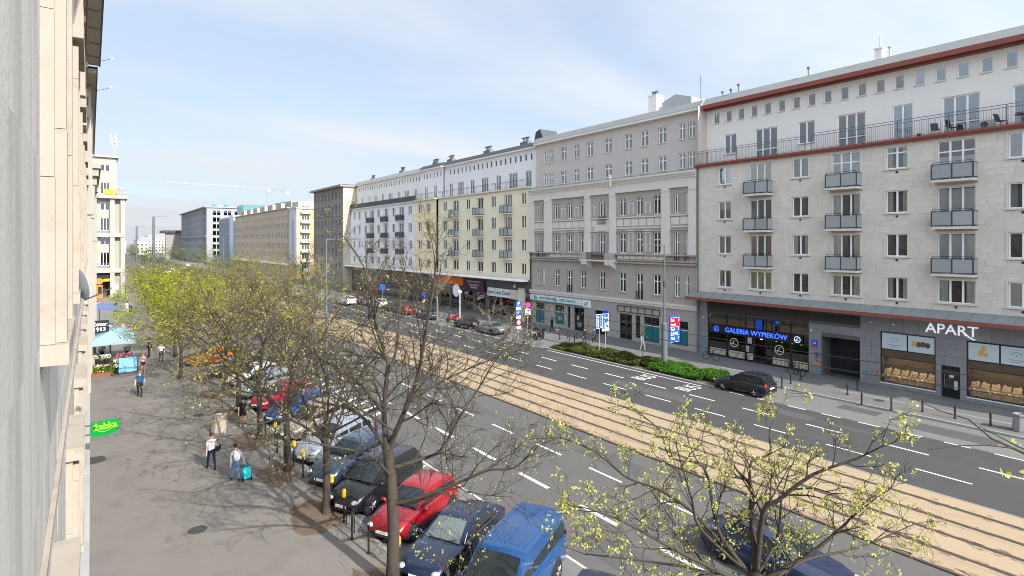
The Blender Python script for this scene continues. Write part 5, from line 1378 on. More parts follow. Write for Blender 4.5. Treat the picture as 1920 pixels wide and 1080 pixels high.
# ================================================================== street furniture
def bollard_mesh(h=0.82, r=0.055):
    q = MB(); q.lathe([(r*1.5, 0), (r*1.5, 0.05), (r, 0.10), (r, h*0.80), (r*1.25, h*0.82), (r*1.25, h*0.86), (r, h*0.88), (r*0.9, h*0.97), (r*0.4, h)], 10); return q.mesh('bollard', 'black_metal', True)
bm_ = bollard_mesh()
bl = [(42.29, 13.47, 'black bollard on the far pavement, opposite the shop window beside the gateway'), (42.29, 11.78, 'black bollard on the far pavement, opposite the glass door of the jeweller'), (42.27, 10.08, 'black bollard on the far pavement next to the concrete bin'),
      (41.18, 14.81, 'black bollard at the kerb just right of the driveway corner'), (40.95, 16.46, 'black bollard at the kerb on the right corner of the driveway'), (42.82, 18.13, 'black bollard in mid pavement on the right side of the driveway'), (44.74, 18.27, 'black bollard nearest the gateway on the right side of the driveway'),
      (41.24, 22.01, 'black bollard directly behind the black estate car'), (42.75, 22.13, 'middle black bollard between the black estate car and the parked bicycle'), (44.52, 22.28, 'black bollard beside the wheel of the parked bicycle'),
      (41.6, 47.32, 'black bollard right beside the motor scooters'), (42.0, 46.2, 'second black bollard from the motor scooters'), (42.9, 47.5, 'third black bollard from the motor scooters, set back from the kerb'), (41.65, 45.02, 'black bollard at the left end of the hedge'), (43.4, 46.51, 'black bollard set back near the bank door'), (42.56, 44.22, 'black bollard beside the blue lane sign')]
for i, (x, y, lb) in enumerate(bl): obj('bollard', bm_, None, (x, y, 0.12), None, lb, 'bollard', 'black bollards on the far pavement')
def post_things(lst):
    proto = None
    for x, y, top, lb in lst:
        t = thing('parking_post', lb, 'post', (x, y, 0.12), 0, 'black posts along the parked cars')
        q = MB(); q.lathe([(0.06, 0), (0.06, 0.06), (0.038, 0.08), (0.038, 0.92), (0.05, 0.94), (0.045, 0.98), (0.0, 1.0)], 10); obj('pole', q.mesh('pole', 'black_metal', True), t)
        if top:
            q = MB(); q.lathe([(0.06, 0.96), (0.085, 1.0), (0.085, 1.2), (0.06, 1.26), (0.0, 1.28)], 8); q.box(-0.02, 0.02, -0.11, 0.11, 0.98, 1.06); obj('cap', q.mesh('cap', 'yellow'), t)
post_things([(7.82, 31.55, 1, 'black post with a yellow cap in front of the beige car'), (7.78, 33.42, 0, 'plain black post beside the blue car'), (7.65, 30.45, 0, 'plain black post next to the bare earth patch of the second tree'), (7.8, 28.04, 1, 'black post with a yellow cap in front of the silver car'),
             (7.78, 26.53, 1, 'black post with a yellow cap between the silver and the dark blue car'), (7.86, 22.91, 1, 'black post with a yellow cap beside the third tree trunk'), (7.79, 21.33, 1, 'black post with a yellow cap in front of the black car'), (7.57, 19.91, 0, 'plain black post in front of the red hatchback'), (7.68, 18.66, 0, 'plain black post left of the thick bare trunk'), (7.95, 16.9, 1, 'black post with a yellow cap right behind the thick bare trunk'), (8.0, 13.9, 1, 'black post with a yellow cap in front of the blue van')])
# low tree guards: bent iron hoops
for i, (x, y, lb) in enumerate(((7.8, 25.2, 'black bicycle hoop beside the dark blue car'), (7.8, 20.7, 'black bicycle hoop beside the thick bare trunk'), (7.75, 29.2, 'black bicycle hoop near the silver car'))):
    q = MB(); q.tube([(0, -0.4, 0), (0, -0.4, 0.7), (0, -0.3, 0.85), (0, 0.3, 0.85), (0, 0.4, 0.7), (0, 0.4, 0)], 0.025, 6); o_ = q.build('bicycle_hoop', 'black_metal', None, True, loc=(x, y, 0.12), label=lb, cat='bicycle hoop', group='iron hoops along the parked cars')
def bin_(x, y, lb, m='concrete', s_=1.0):
    t = thing('litter_bin', lb, 'litter bin', (x, y, 0.12))
    q = MB(); q.lathe([(0.40*s_, 0), (0.42*s_, 0.08), (0.36*s_, 0.85), (0.40*s_, 0.90), (0.40*s_, 0.98), (0.30*s_, 1.0), (0.27*s_, 0.7)], 8); obj('body', q.mesh('body', m), t)
    q = MB(); q.lathe([(0.28*s_, 0.72), (0.26*s_, 0.74)], 8); obj('liner', q.mesh('liner', 'black_metal'), t)
bin_(5.85, 35.7, 'tapered tan concrete litter bin on the near pavement behind the walking woman'); bin_(42.5, 8.75, 'grey concrete litter bin at the right edge of the far pavement', 'kerb')
# lamp posts
def lamp_post(x, y, lb, h=10.6, arm=(-1.35, 0), base=0.16, thick=3.6, group=None, head=True, m='lamp_grey', z=0.12, top=0.0):
    t = thing('street_lamp', lb, 'street lamp', (x, y, z), 0, group)
    q = MB(); q.lathe([(base*1.15, 0), (base*1.1, 0.1), (base, 0.25), (base*0.95, thick), (max(0.085, top), thick + 0.15), (max(0.06, top*0.8), h)], 12); obj('pole', q.mesh('pole', m, True), t)
    q = MB(); q.tube([(0, 0, h - 0.05), (arm[0]*0.1, arm[1]*0.1, h), (arm[0], arm[1], h + 0.02)], 0.04, 8); obj('arm', q.mesh('arm', m, True), t)
    ax, ay = arm; l_ = math.hypot(ax, ay); ux, uy = ax/l_, ay/l_
    if head:
        q = MB(); P = lambda a, b, c: (ax + ux*a - uy*b, ay + uy*a + ux*b, h + c)
        q.prism([P(-0.05, -0.09, 0), P(0.6, -0.13, 0), P(0.66, 0, 0), P(0.6, 0.13, 0), P(-0.05, 0.09, 0)], (0, 0, 0.09)); hd = obj('lamp_head', q.mesh('lamp_head', m), t)
        q = MB(); q.prism([P(0.1, -0.07, -0.012), P(0.5, -0.09, -0.012), P(0.5, 0.09, -0.012), P(0.1, 0.07, -0.012)], (0, 0, 0.01)); obj('lens', q.mesh('lens', 'lamp_glass'), hd)
    return t
lp = lamp_post(38.75, 30.8, 'tall dark grey street lamp in the hedge carrying the red and blue road sign', 10.5, (-1.15, 0.8), 0.26, 3.9)
q = MB(); q.lathe([(0.12, 7.0), (0.12, 7.5)], 10); obj('bracket', q.mesh('bracket', 'dark_frame'), lp)
lamp_post(13.82, 255, 'far street lamp on the left, shorter of the pair beside the corner building', 17, (2.2, 0), 0.3, 3, 'far street lamps at the end of the street', top=0.36)
lamp_post(14.84, 197, 'far street lamp on the right, taller of the pair beside the corner building', 18.5, (3.0, 0), 0.3, 3, 'far street lamps at the end of the street', top=0.36)
lamp_post(15.4, 46.2, 'grey lamp mast rising behind the third bare tree', 11.0, (2.4, 0), 0.13, 5.5)
lamp_post(29.1, 96, 'thin lamp mast in front of the brown far block', 11.5, (-2.6, 0), 0.13, 5.5)
lamp_post(22.0, 130, 'thin lamp mast among the leafy trees near the crossing', 12.5, (3.0, 0), 0.13, 5.5)
t = thing('street_lamp', 'slim grey lamp post with a white globe beside the red moped', 'street lamp', (39.78, 65.5, 0.12))
q = MB(); q.lathe([(0.16, 0), (0.12, 0.3), (0.11, 3.9)], 10); obj('pole', q.mesh('pole', 'galv', True), t); q = MB(); q.ellip((0, 0, 4.15), (0.28, 0.28, 0.28)); obj('globe', q.mesh('globe', 'sign_white', True), t)
# road signs
ds = thing('direction_sign', 'red and blue direction sign board fixed to the tall street lamp', 'road sign', (39.05, 30.5, 2.42), R(4))
q = MB(); q.box(0, 1.42, -0.03, 0.03, 0, 2.25); obj('panel', q.mesh('panel', 'sign_blue'), ds)
q = MB(); q.box(0.03, 1.39, -0.036, -0.031, 1.30, 2.06); obj('red_field', q.mesh('red_field', 'sign_red'), ds)
q = MB()
for z in (0.02, 0.60, 1.28, 2.07): q.box(0.02, 1.40, -0.038, -0.033, z, z + 0.018)
obj('border', q.mesh('border', 'sign_white'), ds)
for txt, x, z, w in (('Sejm', 0.40, 1.88, 0.52), ('Powiśle', 0.50, 1.48, 0.72), ('Rondo', 0.42, 1.10, 0.58), ("Ch. de Gaulle'a", 0.64, 0.78, 1.04), ('Policja', 0.42, 0.34, 0.58)):
    lettering(txt, 0.30, ds, (x, -0.045, z), ROT_CAM, 'sign_white', 0.004, 0.006, width=w)
q = MB()
for z in (1.86, 1.10, 0.36):
    q.prism([(1.24, -0.04, z - 0.12), (1.29, -0.04, z - 0.12), (1.29, -0.04, z + 0.02), (1.34, -0.04, z + 0.02), (1.265, -0.04, z + 0.13), (1.19, -0.04, z + 0.02), (1.24, -0.04, z + 0.02)], (0, -0.006, 0))
obj('arrow', q.mesh('arrow', 'sign_white'), ds)
ls = thing('lane_sign', 'blue lane sign with white arrows on two thin posts in the hedge', 'road sign', (38.45, 38.6, 0.12), R(-8))
q = MB()
for x in (0.45, 1.18): q.tube([(x, 0.05, 0), (x, 0.05, 3.9)], 0.035, 8)
obj('post', q.mesh('post', 'galv'), ls)
q = MB(); q.box(0.0, 1.55, -0.02, 0.02, 2.55, 3.95); obj('panel', q.mesh('panel', 'sign_blue'), ls)
q = MB()
for z in (2.58, 3.9): q.box(0.03, 1.52, -0.03, -0.021, z, z + 0.03)
for x in (0.03, 1.49): q.box(x, x + 0.03, -0.03, -0.021, 2.61, 3.9)
q.box(0.22, 0.32, -0.03, -0.021, 2.68, 3.6); q.prism([(0.16, -0.03, 3.6), (0.38, -0.03, 3.6), (0.27, -0.03, 3.8)], (0, 0.009, 0))
q.box(0.72, 0.82, -0.03, -0.021, 2.68, 3.6); q.prism([(0.66, -0.03, 3.6), (0.88, -0.03, 3.6), (0.77, -0.03, 3.8)], (0, 0.009, 0)); q.box(0.55, 0.72, -0.03, -0.021, 2.66, 2.76)
for k in range(6): q.box(0.50, 0.53, -0.03, -0.021, 2.72 + 0.19*k, 2.82 + 0.19*k); q.box(1.0, 1.03, -0.03, -0.021, 2.72 + 0.19*k, 2.82 + 0.19*k)
q.box(1.12, 1.22, -0.03, -0.021, 2.66, 3.05); q.prism([(1.22, -0.03, 2.95), (1.34, -0.03, 2.95), (1.34, -0.03, 2.82), (1.48, -0.03, 3.02), (1.34, -0.03, 3.2), (1.34, -0.03, 3.06), (1.22, -0.03, 3.06)], (0, 0.009, 0))
obj('arrow', q.mesh('arrow', 'sign_white'), ls)
lettering('BUS', 0.24, ls, (1.25, -0.03, 3.55), ROT_CAM, 'sign_white', 0.003)
q = MB(); q.box(0.72, 1.58, -0.025, 0.015, 2.28, 2.52); obj('plate', q.mesh('plate', 'sign_white'), ls)
def pole_sign(x, y, lb, h): 
    t = thing('parking_sign', lb, 'road sign', (x, y, 0.12), R(-6)); q = MB(); q.tube([(0, 0.05, 0), (0, 0.05, h)], 0.035, 8); obj('post', q.mesh('post', 'galv'), t); return t
ps = pole_sign(38.3, 50.5, 'stack of blue parking signs with white plates on one post', 4.35)
for z in (3.6, 2.62):
    q = MB(); q.box(-0.31, 0.31, -0.02, 0.02, z, z + 0.62); obj('panel', q.mesh('panel', 'sign_blue'), ps); lettering('P', 0.58, ps, (0, -0.03, z + 0.31), ROT_CAM, 'sign_white', 0.006, 0.01)
    q = MB(); q.box(-0.31, 0.31, -0.02, 0.02, z - 0.36, z - 0.02); obj('plate', q.mesh('plate', 'sign_white'), ps)
q = MB(); q.lathe([(0.30, -0.03), (0.30, 0.02)], 18, (0, 0, 1.85), axis='y'); obj('round_plate', q.mesh('round_plate', 'sign_red'), ps); q = MB(); q.lathe([(0.22, -0.04), (0.22, -0.031)], 18, (0, 0, 1.85), axis='y'); obj('round_field', q.mesh('round_field', 'sign_white'), ps)
q = MB(); q.box(-0.30, 0.30, -0.02, 0.02, 1.15, 1.45); obj('plate', q.mesh('plate', 'sign_white'), ps)
mat('purple', (0.30, 0.06, 0.42), 0.5, 0.03, 2)
ns = pole_sign(41.57, 53.0, 'round red rimmed no parking sign with a white plate beside the scooters', 3.2)
q = MB(); q.lathe([(0.38, -0.03), (0.38, 0.02)], 20, (0, 0, 3.35), axis='y'); obj('round_plate', q.mesh('round_plate', 'sign_red'), ns); q = MB(); q.lathe([(0.29, -0.04), (0.29, -0.031)], 20, (0, 0, 3.35), axis='y'); obj('round_field', q.mesh('round_field', 'purple'), ns)
q = MB(); q.box(-0.36, 0.36, -0.02, 0.02, 2.2, 2.93); obj('plate', q.mesh('plate', 'sign_white'), ns); q = MB(); q.box(-0.24, 0.2, -0.03, -0.021, 2.62, 2.72); q.prism([(-0.1, -0.03, 2.72), (0.2, -0.03, 2.62), (0.25, -0.03, 2.7), (-0.02, -0.03, 2.82)], (0, 0.009, 0)); q.box(-0.25, 0.25, -0.03, -0.021, 2.36, 2.40); obj('symbol', q.mesh('symbol', 'black_metal'), ns)
b_ = pole_sign(38.6, 88, 'small blue sign on a post among the far parked cars', 3.6); q = MB(); q.box(-0.4, 0.4, -0.02, 0.02, 3.0, 3.9); obj('panel', q.mesh('panel', 'sign_blue'), b_)
b_ = pole_sign(38.9, 74, 'blue and white sign with a triangle plate near the red car', 3.4); q = MB(); q.box(-0.35, 0.35, -0.02, 0.02, 2.9, 3.6); obj('panel', q.mesh('panel', 'sign_blue'), b_); q = MB(); q.prism([(-0.35, -0.01, 2.1), (0.35, -0.01, 2.1), (0, -0.01, 2.7)], (0, 0.02, 0)); obj('plate', q.mesh('plate', 'sign_white'), b_)
# overhead tram wires and their span wires
for x, lb in ((24.7, 'overhead wire above the near tram track'), (27.5, 'overhead wire above the far tram track')):
    q = MB(); q.tube([(x, y, 5.65 + 0.08*math.cos(y * math.pi / 15)) for y in range(-60, 200, 5)], 0.015, 4); q.build('overhead_wire', 'black_metal', None, label=lb, cat='overhead wire')


# ------------------------------------------------------------------ hedge: dense small leaves over dark stems
leaf_mat('hedge_bright', (0.04, 0.115, 0.015), (0.10, 0.22, 0.03), 0.25)
leaf_mat('hedge_dull', (0.05, 0.085, 0.02), (0.13, 0.12, 0.04), 0.25)
def hedge(name, lb, y0, y1, hfun, m, n, seed):
    t = thing(name, lb, 'hedge', (39.1, y0, 0.13)); r = random.Random(seed); q = MB()
    for k in range(n):
        y = (y1 - y0) * r.random(); u = r.uniform(-1, 1); x = u * (1.45 if y > 1 else 0.9)
        bump = 0.12 * math.sin(y * 3.1 + x * 2) + 0.10 * math.sin(y * 1.3 + 1) + 0.08 * math.sin(x * 5 + y)
        h = max(0.15, hfun(y) + bump) * (1 - 0.55 * abs(u) ** 4); z = h * (1 - 0.5 * r.random() ** 2.2)
        s_ = 0.06 + 0.06 * r.random(); d = Vector((r.gauss(0, 1), r.gauss(0, 1), r.gauss(0.6, 0.8))).normalized(); e = d.orthogonal().normalized(); e.rotate(Quaternion(d, r.random() * 6.3)); g = d.cross(e); p = Vector((x, y, z))
        q.add([p - e*s_, p + g*s_*0.5, p + e*s_, p - g*s_*0.5], [(0, 1, 2, 3)])
    obj('leaves', q.mesh('leaves', m), t, kind='stuff')
    q = MB(); 
    for k in range(60):
        y = (y1 - y0) * r.random(); x = r.uniform(-1.2, 1.2); q.tube([(x, y, 0), (x + r.uniform(-.15, .15), y + r.uniform(-.15, .15), 0.4)], 0.015, 3)
    obj('stem', q.mesh('stem', 'bark'), t, kind='stuff')
hedge('hedge', 'bright green low hedge between the black estate car and the street lamp', 25.4, 31.8, lambda y: 0.55, 'hedge_bright', 13000, 1)
hedge('hedge', 'duller green and brown hedge strip from the street lamp to the scooters', 31.8, 44.4, lambda y: 0.5 - 0.2 * max(0, (y - 8) / 5), 'hedge_dull', 18000, 2)
# ================================================================== vehicles (local: x forward, z up, wheels on z = 0)
CARS = {
 # L W H wheelbase(front,rear x) R ; profile: list (x, top z of shell, half width, bottom z) rear -> front ; cabin: rear base, rear top, front top, front base, belt z, base half w, roof half w
 'hatch': dict(L=4.05, W=1.76, H=1.46, fx=1.24, rx=-1.28, R=0.31, prof=[(-2.02,0.62,0.58,0.42),(-1.99,0.80,0.74,0.30),(-1.85,0.90,0.83,0.22),(-1.2,0.93,0.87,0.20),(-0.3,0.92,0.88,0.19),(0.65,0.92,0.87,0.19),(1.0,0.90,0.86,0.20),(1.5,0.80,0.83,0.21),(1.84,0.70,0.75,0.24),(1.98,0.58,0.62,0.30),(2.02,0.50,0.50,0.36)], cab=(-1.93,-1.45,0.05,0.93,0.90,0.80,0.60)),
 'suv': dict(L=4.45, W=1.84, H=1.64, fx=1.33, rx=-1.33, R=0.35, prof=[(-2.22,0.72,0.62,0.46),(-2.18,0.90,0.80,0.34),(-2.0,1.02,0.88,0.26),(-1.2,1.05,0.91,0.24),(-0.3,1.04,0.92,0.23),(0.75,1.04,0.91,0.23),(1.05,1.03,0.90,0.24),(1.7,0.94,0.87,0.25),(2.05,0.82,0.79,0.28),(2.19,0.68,0.68,0.34),(2.23,0.58,0.56,0.40)], cab=(-2.12,-1.72,0.10,1.02,1.02,0.84,0.64)),
 'sedan': dict(L=4.75, W=1.82, H=1.44, fx=1.42, rx=-1.38, R=0.33, prof=[(-2.37,0.66,0.60,0.40),(-2.32,0.86,0.76,0.30),(-2.1,0.94,0.84,0.22),(-1.4,0.95,0.89,0.20),(-0.3,0.93,0.91,0.19),(0.6,0.92,0.90,0.19),(1.05,0.90,0.89,0.20),(1.75,0.82,0.86,0.21),(2.15,0.72,0.78,0.24),(2.33,0.60,0.66,0.30),(2.38,0.50,0.52,0.36)], cab=(-1.75,-1.0,0.10,0.98,0.91,0.82,0.60)),
 'estate': dict(L=4.25, W=1.66, H=1.50, fx=1.20, rx=-1.28, R=0.30, prof=[(-2.12,0.62,0.58,0.40),(-2.09,0.84,0.74,0.30),(-1.95,0.93,0.80,0.22),(-1.2,0.95,0.82,0.20),(-0.3,0.94,0.83,0.19),(0.6,0.93,0.82,0.19),(0.95,0.91,0.81,0.20),(1.55,0.81,0.78,0.21),(1.93,0.72,0.70,0.24),(2.08,0.60,0.60,0.30),(2.12,0.50,0.48,0.36)], cab=(-2.04,-1.72,0.0,0.85,0.92,0.76,0.60)),
 'mpv': dict(L=4.5, W=1.82, H=1.66, fx=1.42, rx=-1.35, R=0.33, prof=[(-2.24,0.70,0.62,0.42),(-2.20,0.92,0.80,0.30),(-2.05,1.00,0.87,0.24),(-1.2,1.02,0.90,0.22),(-0.3,1.01,0.91,0.21),(0.85,1.01,0.90,0.21),(1.2,0.98,0.89,0.22),(1.75,0.88,0.85,0.23),(2.06,0.76,0.76,0.27),(2.21,0.62,0.64,0.32),(2.25,0.52,0.52,0.38)], cab=(-2.16,-1.80,0.15,1.25,1.00,0.84,0.63)),
 'van': dict(L=4.78, W=1.84, H=1.94, fx=1.55, rx=-1.35, R=0.34, prof=[(-2.38,0.80,0.76,0.40),(-2.36,1.05,0.86,0.30),(-2.2,1.14,0.90,0.26),(-1.2,1.15,0.92,0.24),(0.0,1.15,0.92,0.24),(1.0,1.15,0.92,0.24),(1.5,1.12,0.90,0.24),(1.95,1.00,0.87,0.26),(2.25,0.88,0.80,0.28),(2.36,0.70,0.72,0.34),(2.39,0.55,0.60,0.40)], cab=(-2.33,-2.18,0.85,1.62,1.13,0.88,0.76)),
}
def shell_mesh(K, pm):
    c = CARS[K]; q = MB(); vs, fs = [], []
    n = 0
    for x, zt, w, zb in c['prof']:
        mid = zb + (zt - zb) * 0.5
        half = [(0, zt + 0.035), (w*0.45, zt + 0.028), (w*0.78, zt + 0.004), (w*0.93, zt - 0.045), (w*0.985, zt - 0.14), (w*1.0, mid), (w*0.985, zb + 0.12), (w*0.93, zb + 0.02), (w*0.6, zb), (0, zb)]
        ring = [(x, y, z) for y, z in half] + [(x, -y, z) for y, z in half[-2:0:-1]]
        n = len(ring); vs += ring
    S_ = len(c['prof'])
    for i in range(S_ - 1):
        for k in range(n): fs.append((i*n + k, i*n + (k+1) % n, (i+1)*n + (k+1) % n, (i+1)*n + k))
    fs.append(tuple(range(n))); fs.append(tuple(range((S_-1)*n, S_*n))); q.add(vs, fs)
    return q.mesh('body', pm, True)
def cabin(K, pm, t, glassm='car_glass', scr=None):
    c = CARS[K]; rb, rt, ft, fb, bz, wb, wr = c['cab']; H = c['H']; zr = H - 0.05
    bl_ = lambda x: bz + 0.0
    # roof and pillars: one shell, panes sit a few millimetres proud of it
    q = MB(); vs = []; fs = []
    stn = [(rb, bz - 0.05, wb*0.94, 0.0), (rb*0.35 + rt*0.65, bz + (zr - bz)*0.66, wb + (wr - wb)*0.66, 0.01), (rt, zr - 0.02, wr, 0.02), (rt + 0.25, zr, wr + 0.02, 0.035), ((rt + ft)/2, zr + 0.012, wr + 0.03, 0.045), (ft - 0.2, zr - 0.005, wr + 0.02, 0.04), (ft, zr - 0.035, wr, 0.03), (fb*0.45 + ft*0.55, bz + (zr - bz)*0.52, wb + (wr - wb)*0.50, 0.02), (fb, bz - 0.05, wb*0.93, 0.0)]
    n = 0
    for x, z, w, cr in stn:
        ring = [(x, -w, z), (x, -w*0.72, z + cr*0.6 + 0.012), (x, -w*0.3, z + cr + 0.015), (x, w*0.3, z + cr + 0.015), (x, w*0.72, z + cr*0.6 + 0.012), (x, w, z)]
        n = len(ring); vs += ring
    for i in range(len(stn) - 1):
        for k in range(n - 1): fs.append((i*n + k, i*n + k + 1, (i+1)*n + k + 1, (i+1)*n + k))
    q.add(vs, fs)
    for sg in (-1, 1):                    # side panels below the roof rail
        pts = [(rb, sg*wb*0.94, bz - 0.05)] + [(s_[0], sg*s_[2], s_[1]) for s_ in stn[1:-1]] + [(fb, sg*wb*0.93, bz - 0.05)]
        q.add(pts, [tuple(range(len(pts)))])
    obj('roof', q.mesh('roof', pm, True), t)
    def pane(name, quad, off):
        q = MB(); P = [Vector(p) for p in quad]; nrm = (P[1] - P[0]).cross(P[-1] - P[0]).normalized()
        if nrm.dot(Vector(off)) < 0: nrm = -nrm
        q.prism([p + nrm*0.016 for p in P], -nrm * 0.012); return obj(name, q.mesh(name, glassm), t)
    L_ = lambda a, b, u: a + (b - a) * u
    # windscreen and rear window, slightly bowed: three facets each
    for nm, (xb, xt, wB, wT, sg) in (('windscreen', (fb, ft, wb*0.93, wr, 1)), ('rear_window', (rb, rt, wb*0.94, wr, -1))):
        q = MB(); N_ = 6; g = 0.08; rows_ = []
        for v in (0.10 if nm == 'windscreen' else 0.30, 0.5, 0.93):
            xx = L_(xb, xt, v); zz_ = L_(bz - 0.02, zr - 0.02, v); ww = L_(wB, wT, v) - 0.07
            bow = 0.028 * math.sin(math.pi * v) + 0.02
            rows_.append([(xx + sg*(0.018 + bow*0.5), L_(-ww, ww, k / N_), zz_ + 0.016 + bow * (1 - (2*k/N_ - 1)**2)) for k in range(N_ + 1)])
        vs = sum(rows_, []); fs = [(i*(N_+1) + k, i*(N_+1) + k + 1, (i+1)*(N_+1) + k + 1, (i+1)*(N_+1) + k) for i in range(2) for k in range(N_)]
        q.add(vs, fs); obj(nm, q.mesh(nm, (scr or glassm) if nm == 'windscreen' else glassm, 'all'), t)
    zb_, zt_ = bz + 0.02, zr - 0.10
    def sx(x0, x1, u): return L_(x0, x1, u)
    def yw(z): return L_(wb*0.945, wr, (z - (bz - 0.05)) / (zr - bz + 0.03)) 
    xf0, xf1 = L_(fb, ft, 0.10) - 0.10, L_(fb, ft, 0.86) - 0.06
    xr0, xr1 = L_(rb, rt, 0.10) + 0.10, L_(rb, rt, 0.86) + 0.08
    mids = {'van': [0.35, -0.85]}.get(K, [-0.22 if K != 'sedan' else -0.30])
    if K in ('suv', 'estate', 'mpv'): mids = [-0.22, -1.22]
    if K == 'sedan': mids = [-0.30]
    edges = [('f', None)] + [(m_, m_) for m_ in mids] + [('r', None)]
    for sg in (-1, 1):
        for i in range(len(edges) - 1):
            a, b = edges[i][0], edges[i+1][0]
            ab, at = (xf0, xf1) if a == 'f' else (a - 0.05, a - 0.05)
            bb, bt = (xr0, xr1) if b == 'r' else (b + 0.05, b + 0.05)
            y0, y1 = sg * (yw(zb_) - 0.0), sg * (yw(zt_) - 0.0)
            pane('side_window', [(ab, y0, zb_), (bb, y0, zb_), (bt, y1, zt_), (at, y1, zt_)], (0, sg, 0))
    return
WM = {}
def wheel_meshes(Rr, wd):
    if (Rr, wd) in WM: return WM[(Rr, wd)]
    q = MB(); q.lathe([(Rr*0.62, -wd/2), (Rr*0.93, -wd/2), (Rr, -wd/2 + 0.03), (Rr, wd/2 - 0.03), (Rr*0.93, wd/2), (Rr*0.62, wd/2)], 22, axis='y'); ty = q.mesh('tyre', 'tyre', True)
    q = MB(); q.lathe([(Rr*0.64, -wd/2 + 0.01), (Rr*0.64, wd/2 - 0.012), (Rr*0.56, wd/2 - 0.012), (Rr*0.54, wd/2 - 0.030), (0.05, wd/2 - 0.032)], 22, axis='y', mi=1)
    for k in range(5):
        a = 2*math.pi*k/5; ca, sa = math.cos(a), math.sin(a)
        q.tube([(0.05*ca, wd/2 - 0.02, 0.05*sa), (Rr*0.60*ca, wd/2 - 0.014, Rr*0.60*sa)], [0.05, 0.036], 4)
    q.lathe([(0.06, wd/2 - 0.03), (0.055, wd/2 - 0.008)], 10, axis='y'); rm = q.mesh('rim', ['rim', 'plastic'], True)
    WM[(Rr, wd)] = (ty, rm); return WM[(Rr, wd)]
SHELL = {}
